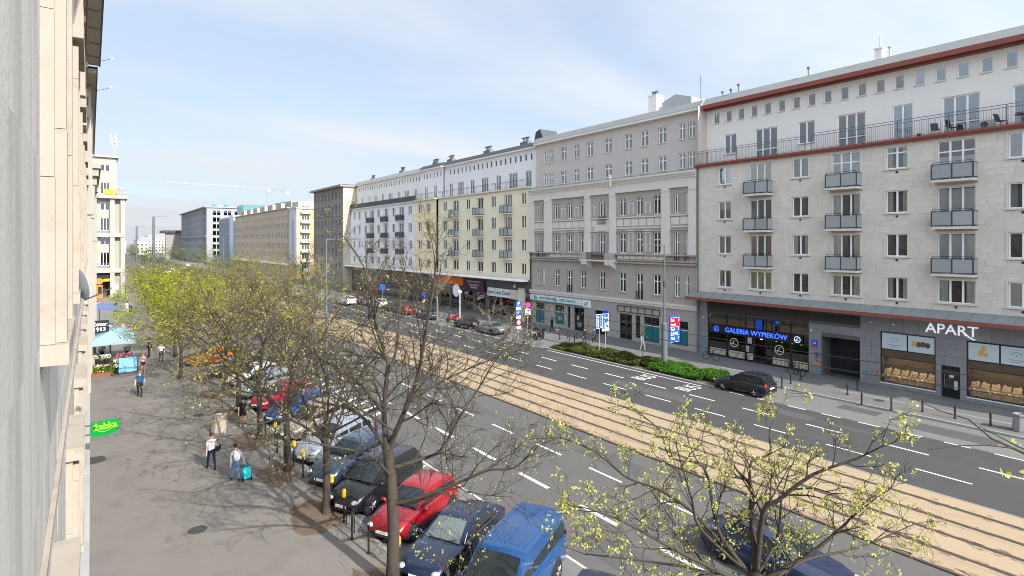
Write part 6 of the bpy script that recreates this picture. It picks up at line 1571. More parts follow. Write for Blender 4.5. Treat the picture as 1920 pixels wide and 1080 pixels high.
def car(name, label, cat, K, x, y, head, pm, z=0.004, group=None, plate=True, rails=False, ribs=False, chrome=False, cladding=False, detail=True, scr=None):
    c = CARS[K]; t = thing(name, label, cat, (x, y, z), head, group)
    key = (K, pm)
    if key not in SHELL: SHELL[key] = shell_mesh(K, pm)
    b = obj('body', SHELL[key], t)
    cabin(K, pm, t, scr=scr)
    ty, rm = wheel_meshes(c['R'], 0.21); prof = c['prof']; hw = max(p[2] for p in prof)
    def width_at(xx):
        for i in range(len(prof) - 1):
            if prof[i][0] <= xx <= prof[i+1][0]:
                u = (xx - prof[i][0]) / (prof[i+1][0] - prof[i][0]); return prof[i][2] + (prof[i+1][2] - prof[i][2]) * u, prof[i][1] + (prof[i+1][1] - prof[i][1]) * u
        return hw, 0.8
    for xx in (c['fx'], c['rx']):
        for sg in (-1, 1):
            w_, _ = width_at(xx)
            q = MB(); q.lathe([(c['R']*1.17, 0), (c['R']*1.17, 0.20)], 22, (0, -0.195 if sg > 0 else -0.005, 0.02), axis='y'); obj('wheel_arch', q.mesh('wheel_arch', 'plastic'), t, (xx, sg*w_, c['R']))
            wh = obj('wheel', ty, t, (xx, sg*(w_ - 0.062), c['R']), (0, 0, 0 if sg > 0 else math.pi)); obj('rim', rm, wh)
    xf, xr = prof[-1][0], prof[0][0]
    if not detail: return t
    # lights, grille, plates, bumpers, mirrors, seams
    wz = lambda xx: width_at(xx)
    for sg in (-1, 1):
        xa, xb = prof[-3][0] + 0.02, prof[-2][0] + 0.025; wa, za = wz(xa); wb_, zb_ = wz(xb - 0.03)
        q = MB(); q.ellip((xa + 0.03, sg*(wa*0.80), za - 0.085), (0.17, 0.145, 0.075), 12, 8); obj('headlight', q.mesh('headlight', 'lamp_glass', 'all'), t)
        xa = prof[1][0]; wa, za = wz(xa + 0.01)
        q = MB(); zt_ = c['cab'][4] + (0.10 if K in ('estate', 'van', 'mpv', 'suv') else -0.02)
        q.prism([(prof[1][0] - 0.035, sg*(wa*0.99), za - 0.06), (prof[2][0] - 0.06, sg*(prof[2][2]*1.005), za - 0.05), (prof[2][0] - 0.06, sg*(prof[2][2]*0.97), zt_), (prof[1][0] - 0.02, sg*(wa*0.86), zt_)], (-0.012, 0, 0)); obj('tail_light', q.mesh('tail_light', 'tail_red'), t)
        q = MB(); fb, bz = c['cab'][3], c['cab'][4]; q.ellip((fb - 0.22, sg*(c['cab'][5] + 0.17), bz + 0.06), (0.07, 0.11, 0.075), 8, 6); q.box(fb - 0.26, fb - 0.18, min(sg*(c['cab'][5] - 0.02), sg*(c['cab'][5] + 0.1)), max(sg*(c['cab'][5] - 0.02), sg*(c['cab'][5] + 0.1)), bz - 0.01, bz + 0.03); obj('mirror', q.mesh('mirror', pm, True), t)
        q = MB()
        for xx in ((0.72, -0.25, -1.05) if K != 'van' else (0.95, 0.3, -0.9)):
            q = MB(); w_, z_ = wz(xx); q.box(xx - 0.006, xx + 0.006, sg*(w_ - 0.004) if sg > 0 else sg*(w_ + 0.003), sg*(w_ + 0.003) if sg > 0 else sg*(w_ - 0.004), 0.30, z_ - 0.10)
            obj('door_seam', q.mesh('door_seam', 'plastic'), t)
        q = MB()
        for xx in ((-0.08, -0.95) if K != 'van' else (0.42, -0.8)):
            w_, z_ = wz(xx); q.box(xx - 0.09, xx + 0.09, min(sg*(w_ - 0.01), sg*(w_ + 0.025)), max(sg*(w_ - 0.01), sg*(w_ + 0.025)), z_ - 0.20, z_ - 0.165)
        obj('door_handle', q.mesh('door_handle', 'chrome' if chrome else pm), t)
        if cladding:
            q = MB(); q.box(-0.95, 0.92, min(sg*(hw - 0.03), sg*(hw + 0.012)), max(sg*(hw - 0.03), sg*(hw + 0.012)), 0.24, 0.40); obj('sill', q.mesh('sill', 'plastic'), t)
        if rails:
            q = MB(); y_ = sg*(c['cab'][6] - 0.02); q.tube([(c['cab'][1] + 0.1, y_, c['H'] - 0.03), (c['cab'][1] + 0.2, y_, c['H'] + 0.03), (c['cab'][2] - 0.3, y_, c['H'] + 0.03), (c['cab'][2] - 0.2, y_, c['H'] - 0.03)], 0.018, 5); obj('roof_rail', q.mesh('roof_rail', 'chrome' if rails == 2 else 'plastic'), t)
        if chrome:
            rb, rt, ft, fb, bz, wb, wr = c['cab']; q = MB(); y0, y1 = sg*(wb*0.95 + 0.016), sg*(wr + 0.02)
            q.tube([(fb - 0.2, y0, bz + 0.01), (rb + 0.25, y0, bz + 0.01), (rt - 0.1, sg*(wb*0.5 + wr*0.5 + 0.02), bz + 0.22), (rt + 0.1, y1, c['H'] - 0.12), (ft, y1, c['H'] - 0.12), (fb - 0.2, y0, bz + 0.01)], 0.011, 4); obj('window_trim', q.mesh('window_trim', 'chrome'), t)
    wf, zf = wz(xf - 0.05)
    q = MB(); q.prism([(xf - 0.06, -wf*0.62, zf - 0.10), (xf - 0.06, wf*0.62, zf - 0.10), (xf + 0.012, wf*0.45, zf - 0.26), (xf + 0.012, -wf*0.45, zf - 0.26)], (0.012, 0, -0.0)); q.box(xf - 0.05, xf + 0.008, -wf*0.62, wf*0.62, 0.30, 0.40); obj('grille', q.mesh('grille', 'plastic'), t)
    if plate:
        q = MB(); q.box(xf + 0.012, xf + 0.03, -0.26, 0.26, 0.42, 0.53); obj('number_plate', q.mesh('number_plate', 'sign_white'), t)
        q = MB(); q.box(xr - 0.025, xr - 0.005, -0.26, 0.26, 0.62, 0.73); obj('number_plate', q.mesh('number_plate', 'sign_white'), t)
    q = MB(); q.box(prof[0][0] - 0.03, prof[0][0] + 0.06, -0.55, 0.55, 0.36, 0.46); obj('bumper', q.mesh('bumper', 'plastic'), t)
    if ribs:
        q = MB()
        for k in range(9):
            y_ = -0.62 + 0.155*k; q.box(-1.9, 0.55, y_ - 0.018, y_ + 0.018, c['H'] - 0.03, c['H'] + 0.028 - 0.04*abs(y_))
        obj('roof_rib', q.mesh('roof_rib', pm), t, kind='stuff')
    q = MB(); rb, rt, ft, fb, bz, wb, wr = c['cab']
    for sg in (-1, 1): q.tube([(fb + 0.05, sg*0.1, bz + 0.05), (fb - 0.05, sg*0.35, bz + 0.10), (fb - 0.12, sg*0.55, bz + 0.12)], 0.012, 4)
    obj('wiper', q.mesh('wiper', 'plastic'), t)
    return t
paint('paint_navy', (0.012, 0.022, 0.06)); paint('paint_blue', (0.008, 0.058, 0.18), 0.1); paint('paint_red', (0.30, 0.006, 0.014), 0.1); paint('paint_black', (0.012, 0.013, 0.015), 0.2)
paint('paint_silver', (0.36, 0.41, 0.47), 0.5); paint('paint_steel', (0.055, 0.085, 0.14), 0.5); paint('paint_beige', (0.44, 0.39, 0.32), 0.5); paint('paint_royal', (0.012, 0.055, 0.22), 0.2); paint('paint_white', (0.72, 0.73, 0.74), 0.0); paint('paint_grey', (0.20, 0.21, 0.23), 0.4); paint('paint_orange', (0.62, 0.13, 0.01), 0.0)
HD = R(180 + 27.5)                        # nose towards the near pavement
gp = 'cars parked at an angle along the near pavement'
car('parked_car', 'dark blue car at the bottom edge right of the blue van', 'car', 'hatch', 10.45, 10.8, HD, 'paint_navy', group=gp)
car('parked_van', 'bright blue van with a ribbed roof and dark side glass', 'van', 'van', 10.33, 13.9, HD, 'paint_blue', ribs=True)
car('parked_car', 'dark blue saloon with chrome window trim between the blue van and the red hatchback', 'car', 'sedan', 10.18, 17.0, HD, 'paint_navy', group=gp, chrome=True, scr='car_glass_dash_reflection')
car('parked_car', 'bright red hatchback behind the thick bare trunk', 'car', 'hatch', 10.13, 20.0, HD, 'paint_red', group=gp, cladding=True)
car('parked_car', 'black car with a sloping windscreen between the red hatchback and the blue grey car', 'car', 'mpv', 9.88, 23.0, HD, 'paint_black', group=gp)
car('parked_car', 'dark blue grey car between the black car and the silver one', 'car', 'suv', 9.98, 26.0, HD, 'paint_steel', group=gp)
car('parked_car', 'silver estate like car with bright headlights beside the dark blue grey car', 'car', 'suv', 10.13, 29.1, HD, 'paint_silver', group=gp)
car('parked_car', 'champagne beige people carrier between the silver car and the blue one', 'car', 'mpv', 10.38, 33.0, HD, 'paint_beige', group=gp)
car('parked_car', 'royal blue car just behind the beige people carrier', 'car', 'hatch', 10.28, 36.4, HD, 'paint_royal', group=gp)
car('parked_car', 'red car behind the royal blue one, under the leafy trees', 'car', 'hatch', 10.18, 39.8, HD, 'paint_red', group=gp)
car('parked_car', 'pale grey car half hidden by leaves behind the far red one', 'car', 'suv', 10.08, 43.6, HD, 'paint_silver', group=gp)
car('parked_car', 'white car hidden in the tree row beyond the pale grey one', 'car', 'hatch', 10.08, 47.4, HD, 'paint_white', group=gp)
car('parked_car', 'dark car hidden in the tree row beyond the white one', 'car', 'sedan', 10.08, 51.2, HD, 'paint_black', group=gp)
car('parked_car', 'orange car glowing through the leaves of the tree row', 'car', 'hatch', 8.58, 57.0, HD, 'paint_orange', group=gp)
car('parked_car', 'silver car deep in the tree row beyond the orange one', 'car', 'sedan', 10.08, 61.5, HD, 'paint_silver', group=gp)
car('passing_car', 'dark blue car on the near road behind the budding tree', 'car', 'sedan', 18.1, 9.9, R(-90), 'paint_navy')
car('parked_car', 'black estate car standing at the end of the bright green hedge', 'car', 'estate', 38.15, 23.2, R(90), 'paint_black', z=0.010, rails=True)
fr = random.Random(4)
far_cars = [(38.6, 79.5, 'hatch', 'paint_red', 'red car parked by the far shops under the white house'), (38.4, 89.5, 'suv', 'paint_white', 'white car parked by the far shops beyond the red one'), (36.2, 97.5, 'suv', 'paint_white', 'white car driving on the far road near the crossing'), (38.5, 101.5, 'sedan', 'paint_red', 'dark red car parked far down beyond the white cars'), (38.6, 56.5, 'sedan', 'paint_grey', 'grey car parked behind the parking signs'), (38.6, 84.2, 'sedan', 'paint_black', 'black car parked between the red and the white car'), (38.6, 62.0, 'hatch', 'paint_black', 'black car parked beside the red moped'), (38.6, 72.6, 'suv', 'paint_steel', 'dark blue car parked before the red one'), (38.6, 95.5, 'hatch', 'paint_grey', 'grey car parked beside the driving white car'), (33.0, 118, 'sedan', 'paint_grey', 'grey car on the far road close to the crossing'),
            (18.0, 215, 'hatch', 'paint_navy', 'small dark car on the bend near the corner building'), (22, 235, 'suv', 'paint_white', 'small white car far down the street'), (26, 262, 'hatch', 'paint_white', 'white car further down the street'), (31, 268, 'suv', 'paint_grey', 'grey car far down the street'), (18, 290, 'hatch', 'paint_silver', 'silver car near the end of the street'), (36, 300, 'sedan', 'paint_white', 'pale car near the end of the street')]
for x, y, K, pm, lb in far_cars: car('parked_car' if x > 37.5 else 'distant_car', lb, 'car', K, x, y, R(90) if x > 30 else R(-90), pm, z=0.012, group='cars far along the street', detail=y < 110)

# two wheelers
def bicycle(lb, x, y, rz, m):
    t = thing('bicycle', lb, 'bicycle', (x, y, 0.12), rz, 'bicycles at the bakery front')
    for xx in (-0.52, 0.52):
        q = MB(); q.tube([(0.34*math.cos(a*math.pi/12), 0, 0.34*math.sin(a*math.pi/12)) for a in range(25)], 0.022, 5, cap=False)
        w = obj('wheel', q.mesh('wheel', 'tyre'), t, (xx, 0, 0.34)); q = MB()
        for k in range(8): q.tube([(0, 0, 0), (0.33*math.cos(k*math.pi/4), 0, 0.33*math.sin(k*math.pi/4))], 0.004, 3)
        obj('spoke', q.mesh('spoke', 'galv'), w)
    q = MB()
    for a, b in (((-0.52,0,0.34),(-0.05,0,0.30)), ((-0.05,0,0.30),(-0.22,0,0.82)), ((-0.05,0,0.30),(0.40,0,0.74)), ((-0.20,0,0.76),(0.38,0,0.82)), ((-0.52,0,0.34),(-0.20,0,0.76)), ((0.52,0,0.34),(0.36,0,0.95))): q.tube([a, b], 0.022, 6)
    obj('frame', q.mesh('frame', m), t)
    q = MB(); q.tube([(0.30, -0.28, 1.0), (0.38, -0.1, 0.98), (0.38, 0.1, 0.98), (0.30, 0.28, 1.0)], 0.018, 6); obj('handlebar', q.mesh('handlebar', 'black_metal'), t)
    q = MB(); q.ellip((-0.24, 0, 0.88), (0.14, 0.07, 0.04), 8, 5); obj('saddle', q.mesh('saddle', 'black_metal'), t)
bicycle('dark bicycle leaning at the left part of the bakery front', 45.6, 31.0, R(92), 'black_metal')
bicycle('dark bicycle standing at the right end of the bakery front', 45.9, 23.3, R(75), 'black_metal')
bicycle('second bicycle locked beside the one at the right end of the bakery front', 46.3, 23.9, R(60), 'dark_frame')
def scooter(lb, x, y, rz, m, s_=1.0):
    t = thing('motor_scooter', lb, 'scooter', (x, y, 0.12), rz)
    for xx in (-0.55, 0.62):
        q = MB(); q.lathe([(0.12, -0.05), (0.25, -0.055), (0.26, 0.0), (0.25, 0.055), (0.12, 0.05)], 16, axis='y'); obj('wheel', q.mesh('wheel', 'tyre', True), t, (xx, 0, 0.26))
    q = MB(); q.ellip((-0.42, 0, 0.52), (0.48, 0.19, 0.22)); q.prism([(-0.1, -0.17, 0.28), (0.32, -0.17, 0.28), (0.46, -0.17, 0.95), (0.38, -0.17, 0.98), (0.22, -0.17, 0.36), (-0.1, -0.17, 0.36)], (0, 0.34, 0)); q.ellip((0.55, 0, 0.50), (0.22, 0.10, 0.14)); obj('fairing', q.mesh('fairing', m, True), t)
    q = MB(); q.ellip((-0.40, 0, 0.76), (0.42, 0.14, 0.08)); obj('seat', q.mesh('seat', 'black_metal', True), t)
    q = MB(); q.tube([(0.34, -0.33, 1.05), (0.42, 0, 1.0), (0.34, 0.33, 1.05)], 0.025, 6); q.tube([(0.42, 0, 0.95), (0.6, 0, 0.3)], 0.03, 6); obj('handlebar', q.mesh('handlebar', 'black_metal'), t)
    q = MB(); q.ellip((0.46, 0, 0.88), (0.06, 0.09, 0.09), 8, 6); obj('headlight', q.mesh('headlight', 'lamp_glass'), t)
    q = MB(); q.prism([(0.46, -0.18, 1.0), (0.46, 0.18, 1.0), (0.34, 0.15, 1.35), (0.34, -0.15, 1.35)], (0.012, 0, 0)); obj('windscreen', q.mesh('windscreen', 'car_glass'), t)
    q = MB(); q.box(-0.95, -0.62, -0.18, 0.18, 0.80, 1.10); obj('top_box', q.mesh('top_box', 'black_metal' if m != 'paint_red' else m), t)
scooter('dark motor scooter parked left of the bollards, nearer one', 40.2, 49.0, R(200), 'paint_black'); scooter('dark motor scooter parked behind its twin by the no parking sign', 40.0, 50.3, R(195), 'paint_grey'); scooter('red moped with a delivery box beside the globe lamp', 39.2, 66.6, R(120), 'paint_red')
b = obj('delivery_box', (lambda q: (q.box(-0.3, 0.3, -0.3, 0.3, 0, 0.9), q.mesh('delivery_box', 'paint_red'))[1])(MB()), None, (40.0, 64.3, 0.12), None, 'red delivery box standing beside the globe lamp', 'box')
# ================================================================== people: one skinned body each, hair and face as children
mat('hair_dark', (0.035, 0.022, 0.016), 0.7, 0.2, 20); mat('hair_red', (0.12, 0.030, 0.018), 0.7, 0.2, 20); mat('hair_fair', (0.30, 0.19, 0.09), 0.7, 0.2, 20); mat('hair_grey', (0.40, 0.39, 0.38), 0.7, 0.2, 20)
mat('face_dark', (0.03, 0.02, 0.02), 0.5); mat('lip', (0.38, 0.12, 0.10), 0.5)
for n_, c_ in (('cloth_white', (0.74, 0.71, 0.72)), ('cloth_pink', (0.70, 0.46, 0.44)), ('cloth_navy', (0.012, 0.022, 0.05)), ('cloth_black', (0.015, 0.015, 0.018)), ('cloth_blue', (0.015, 0.075, 0.20)), ('cloth_grey', (0.42, 0.43, 0.45)), ('denim', (0.12, 0.26, 0.46)), ('denim_dark', (0.025, 0.05, 0.11)), ('cloth_red', (0.45, 0.03, 0.03)), ('cloth_tan', (0.40, 0.28, 0.19)), ('cloth_purple', (0.20, 0.05, 0.22)), ('shoe_dark', (0.02, 0.018, 0.018)), ('shoe_white', (0.72, 0.72, 0.72))): mat(n_, c_, 0.9, 0.10, 6, 0.2, 40)
def person(label, x, y, head, Ht, top, bottom, shoe, hair, stride=0.25, swing=0.25, shorts=False, sleeves=False, long_hair=False, female=False, arms=None, z=0.12, bend=0.0, girth=1.0, group=None):
    """Facing local +x. Joints in metres for a 1.75 m figure, scaled to height."""
    k = Ht / 1.75; sw = 0.185 if not female else 0.165; hp = 0.095
    J = {}
    def P(n, x_, y_, z_): J[n] = Vector((x_, y_, z_))
    P('pel', 0, 0, 0.95); P('spn', 0.01 + bend*0.3, 0, 1.12); P('chs', 0.0 + bend*0.7, 0, 1.32); P('nck', 0.01 + bend, 0, 1.47); P('hd0', 0.03 + bend*1.1, 0, 1.57); P('hd1', 0.03 + bend*1.15, 0, 1.68)
    for s_, d in ((1, 1), (-1, -1)):
        f = d * stride; n = 'L' if s_ > 0 else 'R'
        P('hip' + n, 0.0, s_*hp, 0.90); bk = max(0.0, -f)
        P('kne' + n, f*0.55 + 0.04, s_*(hp + 0.005), 0.50 + 0.02*abs(f)); P('ank' + n, f*1.05 - bk*0.12, s_*(hp + 0.0), 0.09 + 0.28*bk); P('toe' + n, f*1.05 + 0.15 - bk*0.18, s_*(hp + 0.02), 0.035 + 0.05*bk)
        a = -d * swing; ar = (arms or {}).get(n)
        P('sho' + n, 0.0 + bend*0.8, s_*sw, 1.40)
        if ar: P('elb' + n, *ar[0]); P('wri' + n, *ar[1])
        else: P('elb' + n, a*0.45 - 0.03 + bend, s_*(sw + 0.07), 1.12); P('wri' + n, a*1.1 + 0.05 + bend, s_*(sw + 0.08), 0.88)
    names = list(J); idx = {n: i for i, n in enumerate(names)}
    E_ = [('pel','spn'),('spn','chs'),('chs','nck'),('nck','hd0'),('hd0','hd1')]
    rad = {'pel': 0.155*girth, 'spn': 0.135*girth, 'chs': 0.15*girth, 'nck': 0.058, 'hd0': 0.088, 'hd1': 0.092}
    for n in 'LR':
        E_ += [('pel','hip'+n),('hip'+n,'kne'+n),('kne'+n,'ank'+n),('ank'+n,'toe'+n),('chs','sho'+n),('sho'+n,'elb'+n),('elb'+n,'wri'+n)]
        rad.update({'hip'+n: 0.098*girth, 'kne'+n: 0.064, 'ank'+n: 0.046, 'toe'+n: 0.042, 'sho'+n: 0.066, 'elb'+n: 0.045, 'wri'+n: 0.030})
        w, e = J['wri'+n], J['elb'+n]; d = (w - e).normalized(); sd = d.cross(Vector((1, 0, 0))).normalized() if abs(d.x) < 0.9 else Vector((0, 1, 0)); fw = sd.cross(d)
        pm_ = w + d*0.07; J['plm'+n] = pm_; names.append('plm'+n); idx['plm'+n] = len(names) - 1; rad['plm'+n] = 0.034; E_.append(('wri'+n, 'plm'+n))
        for q_, (off, L) in enumerate(((-0.026, 0.062), (-0.009, 0.074), (0.009, 0.070), (0.026, 0.055))):
            a, b = 'f%d%s' % (q_, n), 'g%d%s' % (q_, n)
            J[a] = pm_ + fw*off + d*L*0.62; J[b] = pm_ + fw*off + d*L*1.12 + sd*0.018*(-1 if n == 'L' else 1)
            for v in (a, b): names.append(v); idx[v] = len(names) - 1; rad[v] = 0.0095
            E_ += [('plm'+n, a), (a, b)]
        a, b = 't0'+n, 't1'+n; J[a] = w + d*0.05 + fw*0.045; J[b] = w + d*0.095 + fw*0.055
        for v in (a, b): names.append(v); idx[v] = len(names) - 1; rad[v] = 0.011
        E_ += [('wri'+n, a), (a, b)]
    me = bpy.data.meshes.new('body'); me.from_pydata([J[n] * k for n in names], [(idx[a], idx[b]) for a, b in E_], [])
    ob = bpy.data.objects.new('body', me); COL.objects.link(ob)
    md = ob.modifiers.new('skin', 'SKIN'); md.use_smooth_shade = True
    sk = me.skin_vertices[0].data
    for n in names:
        r = rad[n] * k; sx_ = 1.0; sk[idx[n]].radius = (r, r)
    for n in ('pel', 'spn', 'chs'): r = rad[n]*k; sk[idx[n]].radius = (r*1.05, r*0.72)
    sk[idx['pel']].use_root = True
    ob.modifiers.new('sub', 'SUBSURF').levels = 1
    dg = bpy.context.evaluated_depsgraph_get(); m2 = bpy.data.meshes.new_from_object(ob.evaluated_get(dg))
    bpy.data.objects.remove(ob); bpy.data.meshes.remove(me)
    m2.name = 'body'; m2.materials.clear()
    for mm in ('skin', top, bottom, shoe): m2.materials.append(M[mm])
    segs = [(J[a]*k, J[b]*k, a, b) for a, b in E_]
    mi = []
    for p in m2.polygons:
        c = p.center; best = (9, None)
        for A_, B_, a, b in segs:
            ab = B_ - A_; u = max(0, min(1, (c - A_).dot(ab) / ab.length_squared)); d_ = (A_ + ab*u - c).length - (rad[a]*(1-u) + rad[b]*u)*k
            if d_ < best[0]: best = (d_, a, b, u)
        _, a, b, u = best; s3 = a[:3]
        if s3 in ('hd0', 'nck') or b[:3] in ('hd0',) and u > 0.2: m_ = 0
        elif s3 in ('chs', 'spn', 'pel') and b[:3] in ('spn', 'chs', 'nck', 'sho'): m_ = 1 if c.z > 0.98*k else 2
        elif s3 == 'pel': m_ = 2 if c.z < 0.98*k else 1
        elif s3 == 'hip': m_ = 2 if not shorts or u < 0.55 else 0
        elif s3 == 'kne': m_ = (2 if u < 0.92 else 3) if not shorts else (0 if u < 0.9 else 3)
        elif s3 == 'ank': m_ = 3
        elif s3 == 'sho': m_ = 1 if sleeves or u < 0.62 else 0
        elif s3 == 'elb': m_ = 1 if sleeves and u < 0.95 else 0
        else: m_ = 0
        mi.append(m_)
    m2.polygons.foreach_set('material_index', mi); m2.polygons.foreach_set('use_smooth', [True]*len(mi))
    low = min(v.co.z for v in m2.vertices)
    o_ = obj('person', m2, None, (x, y, z - low), (0, 0, head), label, 'person', group)
    h = J['hd1'] * k; q = MB(); q.ellip((h.x - 0.012, h.y, h.z + 0.02), (0.108*k, 0.098*k, 0.105*k), 12, 8)
    if long_hair: q.ellip((h.x - 0.06, h.y, h.z - 0.10), (0.065*k, 0.095*k, 0.17*k), 10, 6)
    for i, v in enumerate(q.v):
        if v[0] > h.x + 0.03: q.v[i] = (h.x + 0.03 + (v[0] - h.x - 0.03)*0.25, v[1], max(v[2], h.z + 0.035))
    obj('hair', q.mesh('hair', hair, 'all'), o_)
    q = MB()
    for sg in (-1, 1): q.ellip((h.x + 0.080*k, sg*0.034*k, h.z - 0.015), (0.014, 0.013, 0.009), 6, 4, 0); q.ellip((h.x - 0.005, sg*0.094*k, h.z - 0.02), (0.02, 0.012, 0.03), 6, 4, 2)
    q.ellip((h.x + 0.075*k, 0, h.z - 0.085), (0.016, 0.026, 0.008), 6, 4, 1); q.ellip((h.x + 0.092*k, 0, h.z - 0.042), (0.022, 0.014, 0.024), 6, 4, 2)
    obj('face', q.mesh('face', ['face_dark', 'lip', 'skin'], 'all'), o_)
    return o_, J, k, z - low
UP, DN = R(96), R(-93)                      # walking away along the street, walking towards the camera
person('man in a dark blue tee shirt and dark trousers walking alone across the near pavement', 2.74, 47.2, DN, 1.80, 'cloth_blue', 'cloth_black', 'shoe_dark', 'hair_fair', 0.16, 0.12, girth=1.16)
p1 = person('red haired woman in a white top and navy trousers walking away', 4.57, 30.0, UP, 1.72, 'cloth_white', 'cloth_navy', 'shoe_dark', 'hair_red', 0.27, 0.18, female=True)
p2 = person('woman in a grey jacket and light jeans pulling a turquoise trolley', 5.23, 27.95, UP, 1.64, 'cloth_grey', 'denim', 'shoe_dark', 'hair_dark', 0.22, 0.15, female=True, sleeves=True, arms={'R': ((-0.16, -0.26, 1.14), (-0.30, -0.32, 0.90))})
def child_of_hand(name, lb, cat, q_m, loc, rz): return obj(name, q_m, None, loc, (0, 0, rz), lb, cat)
q = MB(); q.prism([(-0.17, -0.06, 0), (0.17, -0.06, 0), (0.20, -0.05, 0.20), (-0.20, -0.05, 0.20)], (0, 0.13, 0)); q.tube([(-0.13, 0, 0.19), (-0.08, 0, 0.42), (0.0, 0, 0.52), (0.08, 0, 0.42), (0.13, 0, 0.19)], 0.012, 5)
obj('handbag', q.mesh('handbag', 'cloth_black'), None, (4.86, 29.93, 1.0), (0, 0, R(60)), 'black handbag hanging from the shoulder of the woman in white', 'handbag')
t = thing('backpack', 'small white rucksack on the back of the woman in grey', 'backpack', (5.25, 27.74, 1.08), R(6))
q = MB(); q.ellip((0, 0, 0.18), (0.15, 0.09, 0.21), 12, 8); obj('bag', q.mesh('bag', 'cloth_white', 'all'), t)
q = MB()
for sx_ in (-0.09, 0.09): q.tube([(sx_, 0.02, 0.05), (sx_*1.1, 0.10, 0.2), (sx_*1.1, 0.14, 0.36), (sx_, 0.05, 0.40)], 0.013, 4)
obj('strap', q.mesh('strap', 'cloth_grey'), t)
mat('turquoise', (0.02, 0.50, 0.55), 0.7, 0.25, 6)
t = thing('shopping_trolley', 'turquoise two wheeled shopping trolley pulled by the woman in grey', 'trolley', (5.64, 27.66, 0.12), R(12)); t.scale = (0.84, 0.84, 0.86)
q = MB(); q.prism([(-0.18, -0.12, 0.16), (0.18, -0.12, 0.16), (0.20, 0.06, 0.70), (-0.20, 0.06, 0.70)], (0, 0.24, 0.10)); obj('bag', q.mesh('bag', 'turquoise'), t)
q = MB(); q.box(-0.2, 0.2, 0.04, 0.32, 0.70, 0.80); obj('flap', q.mesh('flap', 'teal'), t)
for sg in (-1, 1):
    q = MB(); q.lathe([(0.03, -0.02), (0.10, -0.02), (0.10, 0.02), (0.03, 0.02)], 12, (0, 0, 0), axis='x'); obj('wheel', q.mesh('wheel', 'tyre'), t, (sg*0.23, 0, 0.10))
q = MB(); q.tube([(-0.16, 0.0, 0.10), (-0.16, 0.16, 0.6), (-0.16, 0.38, 0.96)], 0.012, 6); q.tube([(0.16, 0.0, 0.10), (0.16, 0.16, 0.6), (0.16, 0.38, 0.96)], 0.012, 6); q.tube([(-0.16, 0.38, 0.96), (0.16, 0.38, 0.96)], 0.016, 6); q.tube([(-0.2, 0, 0.10), (0.2, 0, 0.10)], 0.012, 6); obj('frame', q.mesh('frame', 'black_metal'), t)
person('bare legged person in black with white shoes behind the second trunk', 7.1, 35.9, DN, 1.70, 'cloth_black', 'cloth_black', 'shoe_white', 'hair_dark', 0.12, 0.1, shorts=True, female=True)
person('woman in a pink top and denim shorts beside the blue stall board', 3.46, 55.6, DN, 1.68, 'cloth_pink', 'denim_dark', 'shoe_white', 'hair_fair', 0.18, 0.15, shorts=True, female=True, long_hair=True)
person('person in a white shirt and dark jeans standing under the leafy tree', 5.1, 60.0, DN, 1.74, 'cloth_white', 'denim_dark', 'shoe_dark', 'hair_grey', 0.10, 0.1)
person('person in black behind the woman in denim shorts', 4.4, 62.9, R(200), 1.76, 'cloth_black', 'cloth_black', 'shoe_dark', 'hair_dark', 0.1, 0.1, sleeves=True)
person('long haired woman in a brown top, left of the pair past the umbrellas', 2.95, 78.6, DN, 1.66, 'cloth_tan', 'cloth_black', 'shoe_dark', 'hair_dark', 0.18, 0.15, female=True, long_hair=True)
person('long haired woman in purple, right of the pair past the umbrellas', 3.42, 77.4, DN, 1.70, 'cloth_purple', 'cloth_black', 'shoe_dark', 'hair_dark', 0.18, 0.15, female=True, long_hair=True)
person('person in dark clothes near the door of the corner shop', 3.1, 108, UP, 1.72, 'cloth_black', 'denim_dark', 'shoe_dark', 'hair_dark', 0.15, 0.15, sleeves=True)
person('person in white walking near the corner building', 4.45, 105.2, DN, 1.74, 'cloth_white', 'cloth_grey', 'shoe_dark', 'hair_dark', 0.2, 0.15)
person('person in blue beside the one in white near the corner building', 4.95, 106.0, DN, 1.74, 'denim', 'cloth_black', 'shoe_dark', 'hair_dark', 0.15, 0.15, sleeves=True)
person('person in red standing close to the wall beyond the cafe umbrellas', 0.9, 115, DN, 1.7, 'cloth_red', 'cloth_grey', 'shoe_dark', 'hair_dark', 0.1, 0.1)
person('person in black walking past the bank window on the far pavement', 44.8, 52.4, UP, 1.74, 'cloth_black', 'cloth_black', 'shoe_dark', 'hair_dark', 0.12, 0.1, sleeves=True)
person('man in dark clothes standing left of the blue lane sign', 41.8, 43.6, UP, 1.78, 'cloth_black', 'cloth_navy', 'shoe_dark', 'hair_dark', 0.14, 0.12, sleeves=True)
person('person in a blue jacket and black trousers behind the blue lane sign', 42.9, 43.3, UP, 1.74, 'denim_dark', 'cloth_black', 'shoe_white', 'hair_dark', 0.14, 0.12, sleeves=True)
person('woman in white clothes walking on the far pavement by the street lamp', 44.3, 37.9, DN, 1.68, 'cloth_white', 'cloth_white', 'shoe_white', 'hair_dark', 0.22, 0.15, female=True, long_hair=True, sleeves=True)
